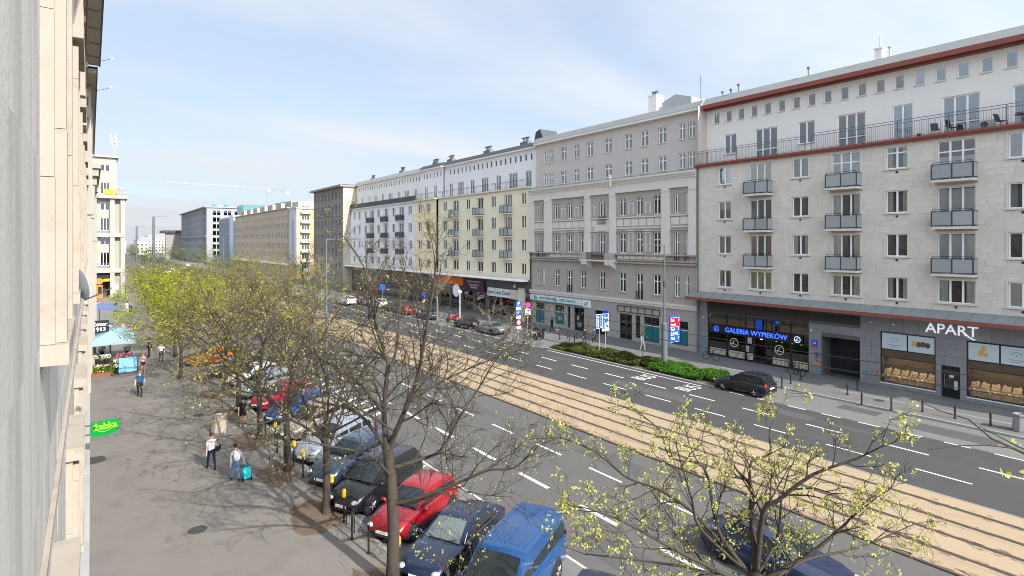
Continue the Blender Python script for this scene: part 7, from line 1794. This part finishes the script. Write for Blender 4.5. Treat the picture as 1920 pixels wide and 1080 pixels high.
# ================================================================== cafe umbrellas and the flower stall on the near pavement
def umbrella(lb, x, y, half, h0, h1, m, letter=None, z=0.12):
    t = thing('umbrella', lb, 'umbrella', (x, y, z)); q = MB(); a = half
    vs = [(-a,-a,h0),(0,-a,h0+0.05),(a,-a,h0),(a,0,h0+0.05),(a,a,h0),(0,a,h0+0.05),(-a,a,h0),(-a,0,h0+0.05),(0,0,h1)]
    q.add(vs, [(i, (i+1) % 8, 8) for i in range(8)]); q.add([(v[0], v[1], v[2] - 0.02) for v in vs], [(8, (i+1) % 8, i) for i in range(8)])
    for i in range(8):
        p, s_ = vs[i], vs[(i+1) % 8]; q.quad(p, s_, (s_[0], s_[1], s_[2] - 0.20), (p[0], p[1], p[2] - 0.20))
    obj('canopy', q.mesh('canopy', m), t)
    q = MB(); q.tube([(0, 0, 0.05), (0, 0, h1 - 0.03)], 0.035, 8); obj('pole', q.mesh('pole', 'dark_frame'), t)
    q = MB()
    for v in vs[:8]: q.tube([(v[0]*0.96, v[1]*0.96, v[2] - 0.04), (0, 0, h1 - 0.08)], 0.014, 4)
    obj('rib', q.mesh('rib', 'dark_frame'), t, kind='stuff')
    q = MB(); q.box(-0.35, 0.35, -0.35, 0.35, 0, 0.07); obj('base', q.mesh('base', 'concrete'), t)
    return t
umbrella('light blue square umbrella over the flower stall, front one', 1.35, 58.4, 1.75, 2.55, 3.35, 'umbrella_blue'); umbrella('light blue square umbrella behind the front one, next to the black name board', 1.35, 63.2, 1.8, 2.55, 3.3, 'umbrella_blue'); umbrella('navy blue umbrella further back over small tables', 0.9, 88, 1.9, 2.6, 3.2, 'umbrella_navy')
mat('flower_white', (0.75, 0.72, 0.62), 0.8, 0.2, 9); mat('flower_pink', (0.60, 0.10, 0.28), 0.8, 0.2, 9); mat('flower_yellow', (0.70, 0.48, 0.05), 0.8, 0.2, 9); leaf_mat('plant_leaf', (0.04, 0.10, 0.015), (0.12, 0.20, 0.03), 0.25)
def bouquet(lb, x, y, z, m, s_, seed, pot='black_metal'):
    t = thing('flower_bucket', lb, 'flower bucket', (x, y, z), 0, 'flower buckets of the stall'); r = random.Random(seed)
    q = MB(); q.lathe([(0.12*s_, 0), (0.15*s_, 0.28*s_)], 10); obj('bucket', q.mesh('bucket', pot), t)
    q = MB()
    for k in range(26):
        a = r.random()*6.3; rr = 0.24*s_*math.sqrt(r.random()); p = Vector((rr*math.cos(a), rr*math.sin(a), (0.40 + 0.25*r.random())*s_)); w = 0.045*s_; q.ellip(p, (w, w, w*0.8), 6, 4)
    obj('flowers', q.mesh('flowers', m), t)
    q = MB()
    for k in range(30):
        a = r.random()*6.3; p = Vector((0.18*s_*math.cos(a), 0.18*s_*math.sin(a), (0.25 + 0.3*r.random())*s_)); d = Vector((r.gauss(0,1), r.gauss(0,1), r.gauss(0,1))).normalized()*0.07*s_; e = d.orthogonal()*0.5; q.add([p - d, p + e, p + d, p - e], [(0,1,2,3)])
    obj('leaves', q.mesh('leaves', 'plant_leaf'), t)
k = 0
names_ = [('white', 'flower_white'), ('cream', 'flower_white'), ('pink', 'flower_pink'), ('purple pink', 'flower_pink')]
for (x, y, z, c_, lb) in ((0.45, 57.2, 0.12, 'flower_white', 'white flowers at the wall end, bottom row of the flower stall'), (0.95, 57.1, 0.12, 'flower_white', 'white flowers in the middle of the bottom row of the flower stall'), (0.5, 57.9, 0.85, 'flower_white', 'white flowers on the upper tier beside the wall'), (1.05, 57.8, 0.85, 'flower_white', 'white flowers on the upper tier left of the umbrella pole'), (1.9, 57.6, 0.85, 'flower_pink', 'pink flowers on the tier right of the umbrella pole'), (2.4, 57.9, 0.85, 'flower_pink', 'pink flowers at the street end of the tier'), (1.75, 56.6, 0.12, 'flower_white', 'white flowers on the ground left of the blue board'), (1.7, 56.9, 0.5, 'flower_white', 'white flowers in the stand left of the blue board'), (0.75, 58.6, 1.45, 'flower_white', 'white flowers on the top tier under the umbrella'), (2.5, 58.6, 1.3, 'flower_white', 'cream flowers on the top tier towards the street')):
    bouquet('bucket of ' + lb, x, y, z, c_, 1.15, k); k += 1
t = thing('flower_stand', 'stepped wooden stand of the flower stall under the front umbrella', 'stand', (1.5, 58.2, 0.12))
for i, (y, h) in enumerate(((-0.5, 0.70), (0.35, 1.22))):
    q = MB(); q.box(-1.4, 1.4, y - 0.2, y + 0.3, h - 0.05, h); obj('shelf', q.mesh('shelf', 'wood_brown'), t)
    for x in (-1.3, 0, 1.25): q = MB(); q.box(x, x + 0.06, y, y + 0.06, 0, h - 0.05); obj('leg', q.mesh('leg', 'wood_brown'), t)
t = thing('planter', 'brown wooden planter box of yellow flowers in front of the flower stall', 'planter', (0.75, 56.0, 0.12))
q = MB(); q.box(-0.7, 0.7, -0.22, 0.22, 0, 0.42); obj('box', q.mesh('box', 'wood_brown'), t); q = MB(); r = random.Random(6); q2 = MB()
for k in range(420):
    p = Vector((r.uniform(-.75, .75), r.uniform(-.3, .3), 0.42 + 0.38*r.random())); d = Vector((r.gauss(0,1), r.gauss(0,1), r.gauss(0,1))).normalized()*0.08; e = d.orthogonal()*0.5; (q2 if k % 6 == 0 else q).add([p - d, p + e, p + d, p - e], [(0,1,2,3)])
obj('leaves', q.mesh('leaves', 'plant_leaf'), t); obj('flowers', q2.mesh('flowers', 'flower_yellow'), t)
t = thing('stall_board', 'light blue cloth board with a faint print standing before the flower stall', 'board', (2.45, 56.3, 0.12), R(4))
q = MB(); q.box(-0.62, 0.62, -0.02, 0.02, 0.12, 1.30); obj('panel', q.mesh('panel', 'board_blue'), t); q = MB()
for x in (-0.66, 0.63): q.box(x, x + 0.04, -0.05, 0.05, 0, 1.36)
q.box(-0.66, 0.67, -0.03, 0.03, 0.06, 0.12); q.box(-0.8, 0.8, -0.15, 0.15, 0, 0.05); obj('frame', q.mesh('frame', 'dark_frame'), t)
q = MB(); q.lathe([(0.15, -0.03), (0.15, -0.021)], 14, (0, 0, 0.92), axis='y'); q.box(-0.34, 0.34, -0.03, -0.021, 0.50, 0.62); obj('print', q.mesh('print', 'umbrella_blue'), t)
t = thing('name_board', 'black board reading Center 1913 fixed out from the wall over the umbrellas', 'sign', (0.02, 60.0, 3.15))
q = MB(); q.box(0, 1.25, -0.03, 0.03, 0, 1.05); obj('panel', q.mesh('panel', 'black_board'), t); lettering('Center', 0.42, t, (0.60, -0.04, 0.72), ROT_CAM, 'sign_white', 0.005, 0.012, width=1.05); lettering('1913', 0.42, t, (0.60, -0.04, 0.28), ROT_CAM, 'sign_white', 0.005, 0.012, width=0.8)
q = MB(); q.tube([(-0.36, 0.02, 0.8), (0, 0.02, 0.8)], 0.025, 5); obj('bracket', q.mesh('bracket', 'black_metal'), t)
def table(lb, x, y, m):
    t = thing('cafe_table', lb, 'table', (x, y, 0.12)); q = MB(); q.lathe([(0.36, 0.70), (0.36, 0.73)], 14); obj('table_top', q.mesh('table_top', m), t); q = MB(); q.tube([(0, 0, 0), (0, 0, 0.7)], 0.03, 6); q.lathe([(0.22, 0), (0.2, 0.03)], 10); obj('pedestal', q.mesh('pedestal', 'black_metal'), t)
def chair(lb, x, y, rz, m):
    t = thing('cafe_chair', lb, 'chair', (x, y, 0.12), rz, 'cafe chairs under the navy umbrella'); q = MB(); q.box(-0.21, 0.21, -0.21, 0.21, 0.43, 0.47); obj('seat', q.mesh('seat', m), t); q = MB(); q.box(-0.23, -0.19, -0.21, 0.21, 0.55, 0.90); obj('backrest', q.mesh('backrest', m), t)
    for sx_ in (-0.19, 0.19):
        for sy in (-0.19, 0.19): q = MB(); q.tube([(sx_, sy, 0), (sx_, sy, 0.55 if sx_ < 0 else 0.43)], 0.015, 5); obj('leg', q.mesh('leg', 'black_metal'), t)
table('small blue cafe table under the navy umbrella', 1.2, 84.5, 'board_blue'); table('small purple cafe table by the wall under the navy umbrella', 0.5, 86.0, 'cloth_purple')
for i, (x, y, a, m, lb) in enumerate(((0.7, 84.3, 10, 'cloth_purple', 'purple cafe chair left of the blue table'), (1.8, 84.6, 180, 'flower_pink', 'pink cafe chair right of the blue table'), (1.2, 83.8, 90, 'board_blue', 'blue cafe chair in front of the blue table'), (0.9, 86.4, 200, 'cloth_purple', 'purple cafe chair beside the purple table'))): chair(lb, x, y, R(a), m)
# ================================================================== trees
CR, CF = Vector((0.8037, -0.5951, 0)), Vector((0.5951, 0.8037, 0))
def limb(l): return [CR * a + CF * b + Vector((0, 0, c)) for a, b, c in l]
class Tree:
    def __init__(s, seed): s.r = random.Random(seed); s.wood = MB(); s.tips = []; s.lift = 0.16
    def rv(s, k=1.0): return Vector((s.r.gauss(0, k), s.r.gauss(0, k), s.r.gauss(0, k)))
    def smooth(s, pts, rad):
        """Catmull-Rom through the given joints, so that limbs bend instead of kinking."""
        P, Rr = [], []
        for i in range(len(pts) - 1):
            a, b, c, d = pts[max(i-1, 0)], pts[i], pts[i+1], pts[min(i+2, len(pts)-1)]
            for k in range(3):
                t = k / 3
                P.append(0.5 * ((2*b) + (c-a)*t + (2*a-5*b+4*c-d)*t*t + (3*b-a-3*c+d)*t**3)); Rr.append(rad[i] + (rad[i+1]-rad[i])*t)
        P.append(pts[-1]); Rr.append(rad[-1]); return P, Rr
    def add_limb(s, pts, r0, r1, n=7, lvl=1, maxl=4, dens=1.0, jitter=0.05, f0=0.25, Lk=1.0):
        N = len(pts); rad = [r0 + (r1 - r0) * i / (N - 1) for i in range(N)]
        pts = [pts[0]] + [p + s.rv(jitter) for p in pts[1:]]
        P, Rr = s.smooth(pts, rad); s.wood.tube(P, Rr, n, cap=False)
        tot = sum((P[i+1] - P[i]).length for i in range(len(P)-1))
        nch = max(2, int(dens * tot * 2.6))
        for k in range(nch):
            u = f0 + (1 - f0) * (k + s.r.random()) / nch; i = min(int(u * (len(P)-1)), len(P)-2)
            p = P[i].lerp(P[i+1], u*(len(P)-1) - i); d = (P[i+1] - P[i]).normalized()
            s.spawn(p, d, min(1.9, 0.35 + tot * 0.30) * (1.15 - 0.5*u) * Lk, max(Rr[i]*0.5, 0.008), lvl + 1, maxl, dens)
        s.spawn(P[-1], (P[-1] - P[-2]).normalized(), 0.9 * Lk, r1, lvl + 1, maxl, dens, straight=True)
    def spawn(s, p, d, L, r, lvl, maxl, dens, straight=False):
        if not straight: r = min(r, 0.028 * L + 0.003)
        ax = d.orthogonal().normalized(); ax.rotate(Quaternion(d, s.r.random() * 6.283))
        nd = d.copy(); 
        if not straight: nd.rotate(Quaternion(ax, s.r.uniform(0.5, 1.05)))
        nd = (nd + Vector((0, 0, s.lift))).normalized(); L *= s.r.uniform(0.7, 1.25)
        last = lvl >= maxl; nseg = 3 if last else 4; pts = [p]; dirs = []
        for i in range(nseg):
            nd = (nd + s.rv(0.19) + Vector((0, 0, s.lift * 0.25))).normalized(); dirs.append(nd.copy()); pts.append(pts[-1] + nd * (L / nseg))
        r = min(r, 0.05 * L + 0.004); r1 = max(0.0026, r * 0.40)
        s.wood.tube(pts, [r + (r1 - r) * i / nseg for i in range(nseg + 1)], 3 if last else (4 if r < 0.03 else 5), cap=False)
        s.tips.append((pts[-1], dirs[-1]))
        if last:
            if s.r.random() < 0.6: s.tips.append((pts[2], dirs[1]))
            return
        n = s.r.choice((3, 4, 4, 5)) if dens >= 1 else s.r.choice((2, 3, 3))
        for k in range(n):
            u = s.r.uniform(0.3, 1.0); i = min(int(u * nseg), nseg - 1)
            s.spawn(pts[i].lerp(pts[i+1], u*nseg - i), dirs[i], L * s.r.uniform(0.45, 0.7), r * 0.55, lvl + 1, maxl, dens)
    def leaves(s, frac, size, per, spread, seed=0):
        q = MB(); rr = s.r
        for p, d in s.tips:
            if rr.random() > frac: continue
            for k in range(per):
                c = p + s.rv(spread); u = (s.rv() + Vector((0, 0, 0.3))).normalized(); e = u.orthogonal().normalized(); e.rotate(Quaternion(u, rr.random()*6.3)); g = u.cross(e); z = size * rr.uniform(0.6, 1.3)
                q.add([c - e*z*0.5, c + g*z*0.34 , c + e*z*0.6, c - g*z*0.34], [(0, 1, 2, 3)])
        return q
def place_tree(name, label, loc, tr, barkm, leafq, leafm, group=None, rz=0.0, wood_me=None, leaf_me=None, sc=1.0):
    t = thing(name, label, 'tree', loc, rz, group); t.scale = (sc, sc, sc)
    obj('trunk', wood_me or tr.wood.mesh('trunk', barkm, 'all'), t)
    if leaf_me or (leafq and leafq.v): obj('crown', leaf_me or leafq.mesh('crown', leafm), t, kind='stuff')
    return t
leaf_mat('bud_yellow', (0.36, 0.38, 0.09), (0.56, 0.54, 0.20), 0.35)
leaf_mat('young_green', (0.14, 0.14, 0.03), (0.36, 0.33, 0.09), 0.35)
leaf_mat('lime_green', (0.20, 0.24, 0.02), (0.40, 0.44, 0.06), 0.40)
leaf_mat('bronze_bud', (0.30, 0.22, 0.12), (0.46, 0.38, 0.20), 0.35)
leaf_mat('dark_green', (0.035, 0.075, 0.02), (0.07, 0.12, 0.03), 0.3)

# A: the big bare tree in the middle
T = Tree(21)
A_L = [[(0.0,0.0,0.0),(0.05,0.0,1.83),(-0.03,0.0,3.48),(-0.18,0.0,4.5)],
 [(-0.18,0.0,4.4),(-0.3,0.17,5.5),(-0.14,0.33,6.75),(-0.36,0.5,7.14),(-0.64,0.67,8.08),(-1.06,0.83,9.87),(-1.85,1.0,11.0)],
 [(-0.08,0.0,4.38),(0.38,-0.24,5.41),(0.82,-0.48,6.55),(1.18,-0.72,7.76),(1.34,-0.96,9.6),(1.48,-1.2,10.3)],
 [(-0.25,0.0,5.4),(-1.14,0.5,6.08),(-1.87,1.0,6.55),(-2.73,1.5,6.97),(-3.64,2.0,7.42)],
 [(0.0,0.0,3.7),(0.89,0.13,3.85),(1.45,0.27,4.14),(2.11,0.4,5.22),(2.59,0.53,6.08),(3.13,0.67,6.95),(4.18,0.8,7.9)],
 [(0.03,0.0,2.6),(0.89,-0.2,2.92),(2.13,-0.4,3.38),(3.09,-0.6,3.81),(3.77,-0.8,4.2),(4.49,-1.0,4.67)],
 [(-0.12,0.0,4.2),(-0.65,-0.38,5.25),(-1.34,-0.75,5.84),(-2.0,-1.12,6.11),(-2.93,-1.5,6.82)],
 [(-0.07,0.0,6.7),(0.08,0.83,7.62),(-0.17,1.67,8.92),(-0.06,2.5,10.0)],
 [(0.0,0.0,3.4),(-0.53,-0.83,4.45),(-1.37,-1.67,5.07),(-1.95,-2.5,5.51)],
 [(0.55,-0.1,5.8),(1.48,0.73,6.26),(2.64,1.47,6.62),(3.71,2.2,6.83)]]
T.wood.tube(limb([(0,0,-0.1),(0.02,0,0.25),(0.05,0,1.83),(-0.03,0,3.48),(-0.18,0,4.55)]), [0.30, 0.21, 0.18, 0.165, 0.15], 10, cap=False)
RA = [None, 0.115, 0.11, 0.075, 0.085, 0.085, 0.08, 0.06, 0.065, 0.06]
for l, r0 in list(zip(A_L, RA))[1:]: T.add_limb(limb(l), r0 * 0.82, 0.012, 7, 0, 4, 1.05, 0.06, 0.12, 0.85)
lq = T.leaves(0.10, 0.05, 2, 0.03)
place_tree('bare_tree', 'big leafless tree with a thick forked trunk in front of the red hatchback', (7.5, 16.37, 0.12), T, 'bark', lq, 'bud_yellow')
# B: the budding tree close to the camera on the right
T = Tree(33); T.lift = 0.0
B_L = [[(0.03,0.0,6.0),(-0.01,0.07,6.91),(0.0,0.15,7.38),(-0.17,0.22,7.57),(-0.32,0.3,7.85)],
 [(-0.06,0.0,7.3),(0.1,0.15,7.71),(0.32,0.3,7.85),(0.41,0.45,8.15),(0.69,0.6,8.45)],
 [(0.03,0.0,6.0),(0.03,-0.16,7.02),(0.2,-0.32,7.36),(0.58,-0.48,7.77),(1.05,-0.64,8.16),(1.25,-0.8,8.42)],
 [(0.03,0.0,5.9),(-0.43,0.13,6.44),(-0.49,0.27,6.82),(-0.61,0.4,7.5),(-1.04,0.53,7.68),(-1.15,0.67,8.08),(-1.53,0.8,8.34)],
 [(-0.2,0.0,6.14),(-0.8,-0.15,6.7),(-1.01,-0.3,7.36),(-1.16,-0.45,7.78),(-1.3,-0.6,8.35)],
 [(-0.47,0.1,6.45),(-0.82,0.2,6.88),(-1.25,0.4,7.13),(-1.64,0.6,7.25),(-2.05,0.8,7.58),(-2.57,1.0,7.85)],
 [(0.03,0.0,5.9),(0.69,-0.12,6.36),(1.15,-0.25,6.83),(1.16,-0.38,7.13),(1.49,-0.5,7.5)],
 [(0.03,0.0,6.0),(0.38,0.07,6.47),(0.49,0.13,6.99),(0.55,0.2,7.52)],
 [(0.03,0.0,5.8),(-1.08,-0.2,6.46),(-1.66,-0.4,6.91),(-2.09,-0.6,7.19),(-2.54,-0.8,7.46)],
 [(0.03,0.0,5.7),(0.75,0.27,6.08),(1.76,0.53,6.1),(2.83,0.8,6.3)],
 [(0.03,0.0,5.6),(-0.7,0.13,6.0),(-1.51,0.27,6.08),(-2.34,0.4,6.12)],
 [(0.03,0.0,5.3),(0.5,-0.9,5.6),(1.0,-1.6,6.0)], [(0.03,0.0,5.3),(-0.5,1.2,5.7),(-0.9,2.4,6.2)], [(0.03,0.0,5.5),(0.6,1.2,6.1),(1.3,2.2,6.7)]]
T.wood.tube(limb([(0,0,-0.1),(0,0,0.3),(0.03,0,3.0),(0.03,0,6.1)]), [0.24, 0.16, 0.14, 0.115], 9, cap=False)
RB = [0.075, 0.035, 0.06, 0.05, 0.035, 0.04, 0.04, 0.04, 0.045, 0.04, 0.04, 0.04, 0.04, 0.04]
for l, r0 in zip(B_L, RB): T.add_limb(limb([(a, b, c if c < 6.6 else 6.6 + (c - 6.6) * 0.84) for a, b, c in l]), r0 * 0.72, 0.007, 6, 1, 4, 1.45, 0.03, 0.10, 0.50)
lq = T.leaves(0.33, 0.038, 8, 0.024)
place_tree('budding_tree', 'tree with pale yellow opening buds in front of the sandy tram bed', (7.5, 4.4, 0.12), T, 'bark', lq, 'bud_yellow')
# C: next street tree towards the camera, only its outer twigs reach the picture
T = Tree(8)
T.wood.tube([Vector((0, 0, -0.1)), Vector((0, 0, 3)), Vector((0.05, 0.05, 6.2))], [0.2, 0.15, 0.11], 8, cap=False)
for l in ([(0, 0, 5.8), (-0.2, 1.0, 7.2), (-0.7, 2.0, 8.4), (-1.2, 3.0, 9.0)], [(0, 0, 6), (0.6, 0.8, 7.3), (1.2, 1.4, 8.3)], [(0, 0, 5.6), (0.8, -0.9, 6.8), (1.3, -1.7, 7.6)], [(0, 0, 5.9), (0.1, -0.6, 7.4), (0.2, -0.9, 8.5)]): T.add_limb([Vector(p) for p in l], 0.05, 0.008, 6, 3, 4, 0.6, 0.04, 0.4, 0.6)
place_tree('budding_tree', 'neighbouring tree whose single budding twig hangs in from the right edge', (7.5, -1.5, 0.12), T, 'bark', T.leaves(0.5, 0.055, 4, 0.03), 'bud_yellow')
# D: young tree by the van
T = Tree(14)
T.wood.tube([Vector((0, 0, -0.1)), Vector((0, 0, 1.5)), Vector((0.02, 0.03, 2.4))], [0.07, 0.05, 0.04], 7, cap=False)
for a in range(9):
    an = a * 0.7; h = 1.7 + 0.08 * a; T.add_limb([Vector((0, 0, h)), Vector((0.4*math.cos(an), 0.4*math.sin(an), h + 0.5)), Vector((0.75*math.cos(an + 0.2), 0.75*math.sin(an + 0.2), h + 1.0 + 0.1*(a % 3)))], 0.022, 0.007, 5, 3, 4, 1.1, 0.05, 0.3, 0.75)
place_tree('young_tree', 'young budding tree between the dark blue saloon and the blue van', (7.3, 12.2, 0.12), T, 'bark', T.leaves(0.75, 0.06, 5, 0.035), 'bud_yellow')
# kit trees: generated once, then copied
def kit(seed, H, rad, dens, frac, size, per, barkm, leafm, maxl=4, th=2.6, tr=0.15, spread=0.09):
    T = Tree(seed); r = T.r; T.lift = 0.02
    T.wood.tube([Vector((0, 0, -0.1)), Vector((0, 0, 0.3)), Vector((0.05, 0.04, th)), Vector((0.0, 0.1, th + 1.2))], [tr*1.5, tr*1.05, tr*0.9, tr*0.75], 8, cap=False)
    n = 8
    for k in range(n):
        an = 6.283 * k / n + r.uniform(-0.3, 0.3); up = r.uniform(0.12, 0.95); hz = th + 0.14 * k; R1 = rad * (1.15 - 0.62 * up) * r.uniform(0.8, 1.1); Z1 = th + (H - th) * (0.30 + 0.62 * up)
        c_, s_ = math.cos(an), math.sin(an)
        T.add_limb([Vector((0, 0.05, hz)), Vector((R1*0.35*c_, R1*0.35*s_, hz + (Z1 - hz)*0.45)), Vector((R1*0.72*c_, R1*0.72*s_, hz + (Z1 - hz)*0.8)), Vector((R1*c_, R1*s_, Z1))], tr*0.38, 0.012, 6, 1 if maxl > 3 else 2, maxl, dens, 0.16, 0.15)
    q = T.leaves(frac, size, per, spread)
    return T.wood.mesh('trunk', barkm, 'all'), (q.mesh('crown', leafm) if q.v else None)
k_half = kit(41, 9.8, 5.2, 0.95, 0.46, 0.10, 4, 'bark', 'young_green', th=2.3)
k_bare = kit(44, 9.6, 4.8, 0.95, 0.16, 0.08, 2, 'bark', 'bronze_bud', th=2.3)
k_bronze = kit(45, 9.2, 5.0, 0.9, 0.48, 0.095, 3, 'bark', 'bronze_bud', th=2.3)
k_leafy = kit(47, 9.8, 5.2, 0.78, 0.55, 0.13, 4, 'bark', 'young_green', spread=0.14)
k_lime = kit(49, 7.6, 4.6, 0.62, 1.0, 0.13, 7, 'bark', 'lime_green', th=2.2, spread=0.16)
k_pale = kit(52, 9.4, 3.0, 0.55, 0.5, 0.09, 3, 'bark_pale', 'bronze_bud')
k_small = kit(53, 4.4, 2.4, 0.9, 0.16, 0.07, 2, 'bark_pale', 'bronze_bud', maxl=3, th=1.3, tr=0.09)
k_far = kit(56, 10.5, 4.6, 0.40, 1.0, 0.26, 5, 'bark', 'young_green', maxl=3, spread=0.3)
k_dark = kit(58, 11.0, 5.0, 0.40, 1.0, 0.34, 6, 'bark', 'dark_green', maxl=3, spread=0.35)
def put(k, label, x, y, rz, sc=1.0, name='street_tree', group=None): return place_tree(name, label, (x, y, 0.12), None, None, None, None, group, rz, k[0], k[1], sc)
put(k_bare, 'slim nearly bare tree, second trunk left of the big forked tree', 7.5, 22.46, 0.5, 0.98)
put(k_half, 'slim tree with a few green leaves beside the beige car', 7.43, 27.69, 2.2, 1.0)
put(k_half, 'dark trunked tree with scattered leaves behind the concrete litter bin', 7.4, 33.07, 1.0, 1.0)
put(k_half, 'tree with bronze buds over the far red parked car', 7.5, 39.2, 0.4, 1.0)
put(k_bronze, 'thin tree with bronze buds just before the leafy crowns', 7.9, 45.6, 3.0, 0.95)
put(k_half, 'yellow green tree to the right of the bright lime one', 9.0, 52.0, 1.4, 0.9)
put(k_lime, 'bright lime green broad tree beside the flower stall', 5.7, 51.5, 0.3, 1.0)
put(k_lime, 'lime green tree directly behind the broad one by the stall', 6.4, 62.0, 2.3, 1.0)
G_ = 'leafy trees in the far tree row'
ROWS = (('along the parked cars', [(8.2, 68, k_half, 2), (7.5, 76, k_leafy, 1.9), (7.5, 84, k_leafy, 3.3), (7.5, 92, k_leafy, 0.2), (7.5, 100, k_leafy, 5.0), (7.5, 108, k_leafy, 1.0), (7.5, 117, k_leafy, 3.6), (8.0, 126, k_leafy, 0.9)]),
        ('behind the parked cars', [(13.0, 53.5, k_half, 5.2), (13.2, 66, k_bronze, 0.4), (12.8, 80, k_leafy, 2.8), (13.5, 95, k_bronze, 4.1), (13.5, 110, k_leafy, 2.0), (14.5, 124, k_leafy, 0.1)]),
        ('beside the tram bed', [(19.5, 72, k_half, 0.7), (20.2, 85, k_leafy, 5.6), (20.5, 100, k_half, 1.1), (21.0, 112, k_leafy, 2.9), (22, 126, k_leafy, 4.4)]))
for where, lst in ROWS:
    for nth, (x, y, k_, a) in zip(('nearest', 'second nearest', 'third nearest', 'fourth nearest', 'fifth nearest', 'sixth nearest', 'seventh nearest', 'farthest'), lst):
        if nth != 'nearest' and (x, y) == lst[-1][:2]: nth = 'farthest'
        put(k_, '%s of the yellow green trees %s, past the flower stall' % (nth, where), x, y, a, 1.0 if y < 60 else (0.86 if y < 88 else (0.70 if x < 17 else 0.85)), group=G_)
put(k_pale, 'pale budding tree standing before the yellow house', 38.6, 69.5, 0.6, 1.0); put(k_pale, 'pale budding tree standing before the white house', 38.6, 92.0, 2.6, 1.0); put(k_pale, 'pale budding tree standing before the dark stone block', 38.4, 118.0, 1.2, 1.05)
put(k_small, 'low spreading bare tree left of the parking signs', 38.9, 57.2, 0.2); put(k_small, 'low spreading bare tree between the parking signs and the no parking sign', 39.6, 53.6, 2.0, 0.9)
put(k_pale, 'budding tree with a greenish tint in front of the brown far block', 33.0, 150.0, 0.3, 1.25); put(k_half, 'sparse green tree beyond the crossing in front of the cream house', 44.0, 150.0, 1.6, 1.2)
T = Tree(71); T.wood.tube([Vector((0, 0, 0)), Vector((0.02, 0, 1.4)), Vector((0, 0.02, 3.2))], [0.03, 0.022, 0.012], 6, cap=False)
for a in range(7): T.spawn(Vector((0, 0, 1.5 + 0.22*a)), Vector((math.cos(a*2.1)*0.4, math.sin(a*2.1)*0.4, 0.8)).normalized(), 0.8, 0.012, 3, 4, 0.8)
place_tree('sapling', 'thin staked sapling in the hedge by the woman in white', (40.1, 34.3, 0.12), T, 'bark', T.leaves(0.4, 0.06, 2, 0.03), 'bud_yellow')
T2 = Tree(72); T2.wood.tube([Vector((0, 0, 0)), Vector((0.02, 0, 1.4)), Vector((0, 0.02, 3.2))], [0.03, 0.022, 0.012], 6, cap=False)
for a in range(6): T2.spawn(Vector((0, 0, 1.5 + 0.25*a)), Vector((math.cos(a*1.7)*0.4, math.sin(a*1.7)*0.4, 0.8)).normalized(), 0.8, 0.012, 3, 4, 0.8)
place_tree('sapling', 'thin staked sapling left of the blue lane sign', (39.9, 41.0, 0.12), T2, 'bark', T2.leaves(0.3, 0.06, 2, 0.03), 'bronze_bud')
GF = 'trees at the far end of the street'
rg = random.Random(9)
for i in range(26):
    y = 190 + 16 * i + rg.uniform(-4, 4); x = (10 + 0.03 * y) if i % 2 == 0 else (30 + 0.02 * y + rg.uniform(-3, 3))
    put(k_far if i % 3 else k_dark, 'round tree at the far end of the street', x, y, rg.random() * 6, 0.75 + 0.3 * rg.random(), group=GF)
for x, y in ((33, 178), (38, 182), (47, 520), (58, 540), (52, 500)): put(k_dark, 'round tree at the far end of the street', x, y, rg.random() * 6, 0.7 if y < 200 else 1.2, group=GF)
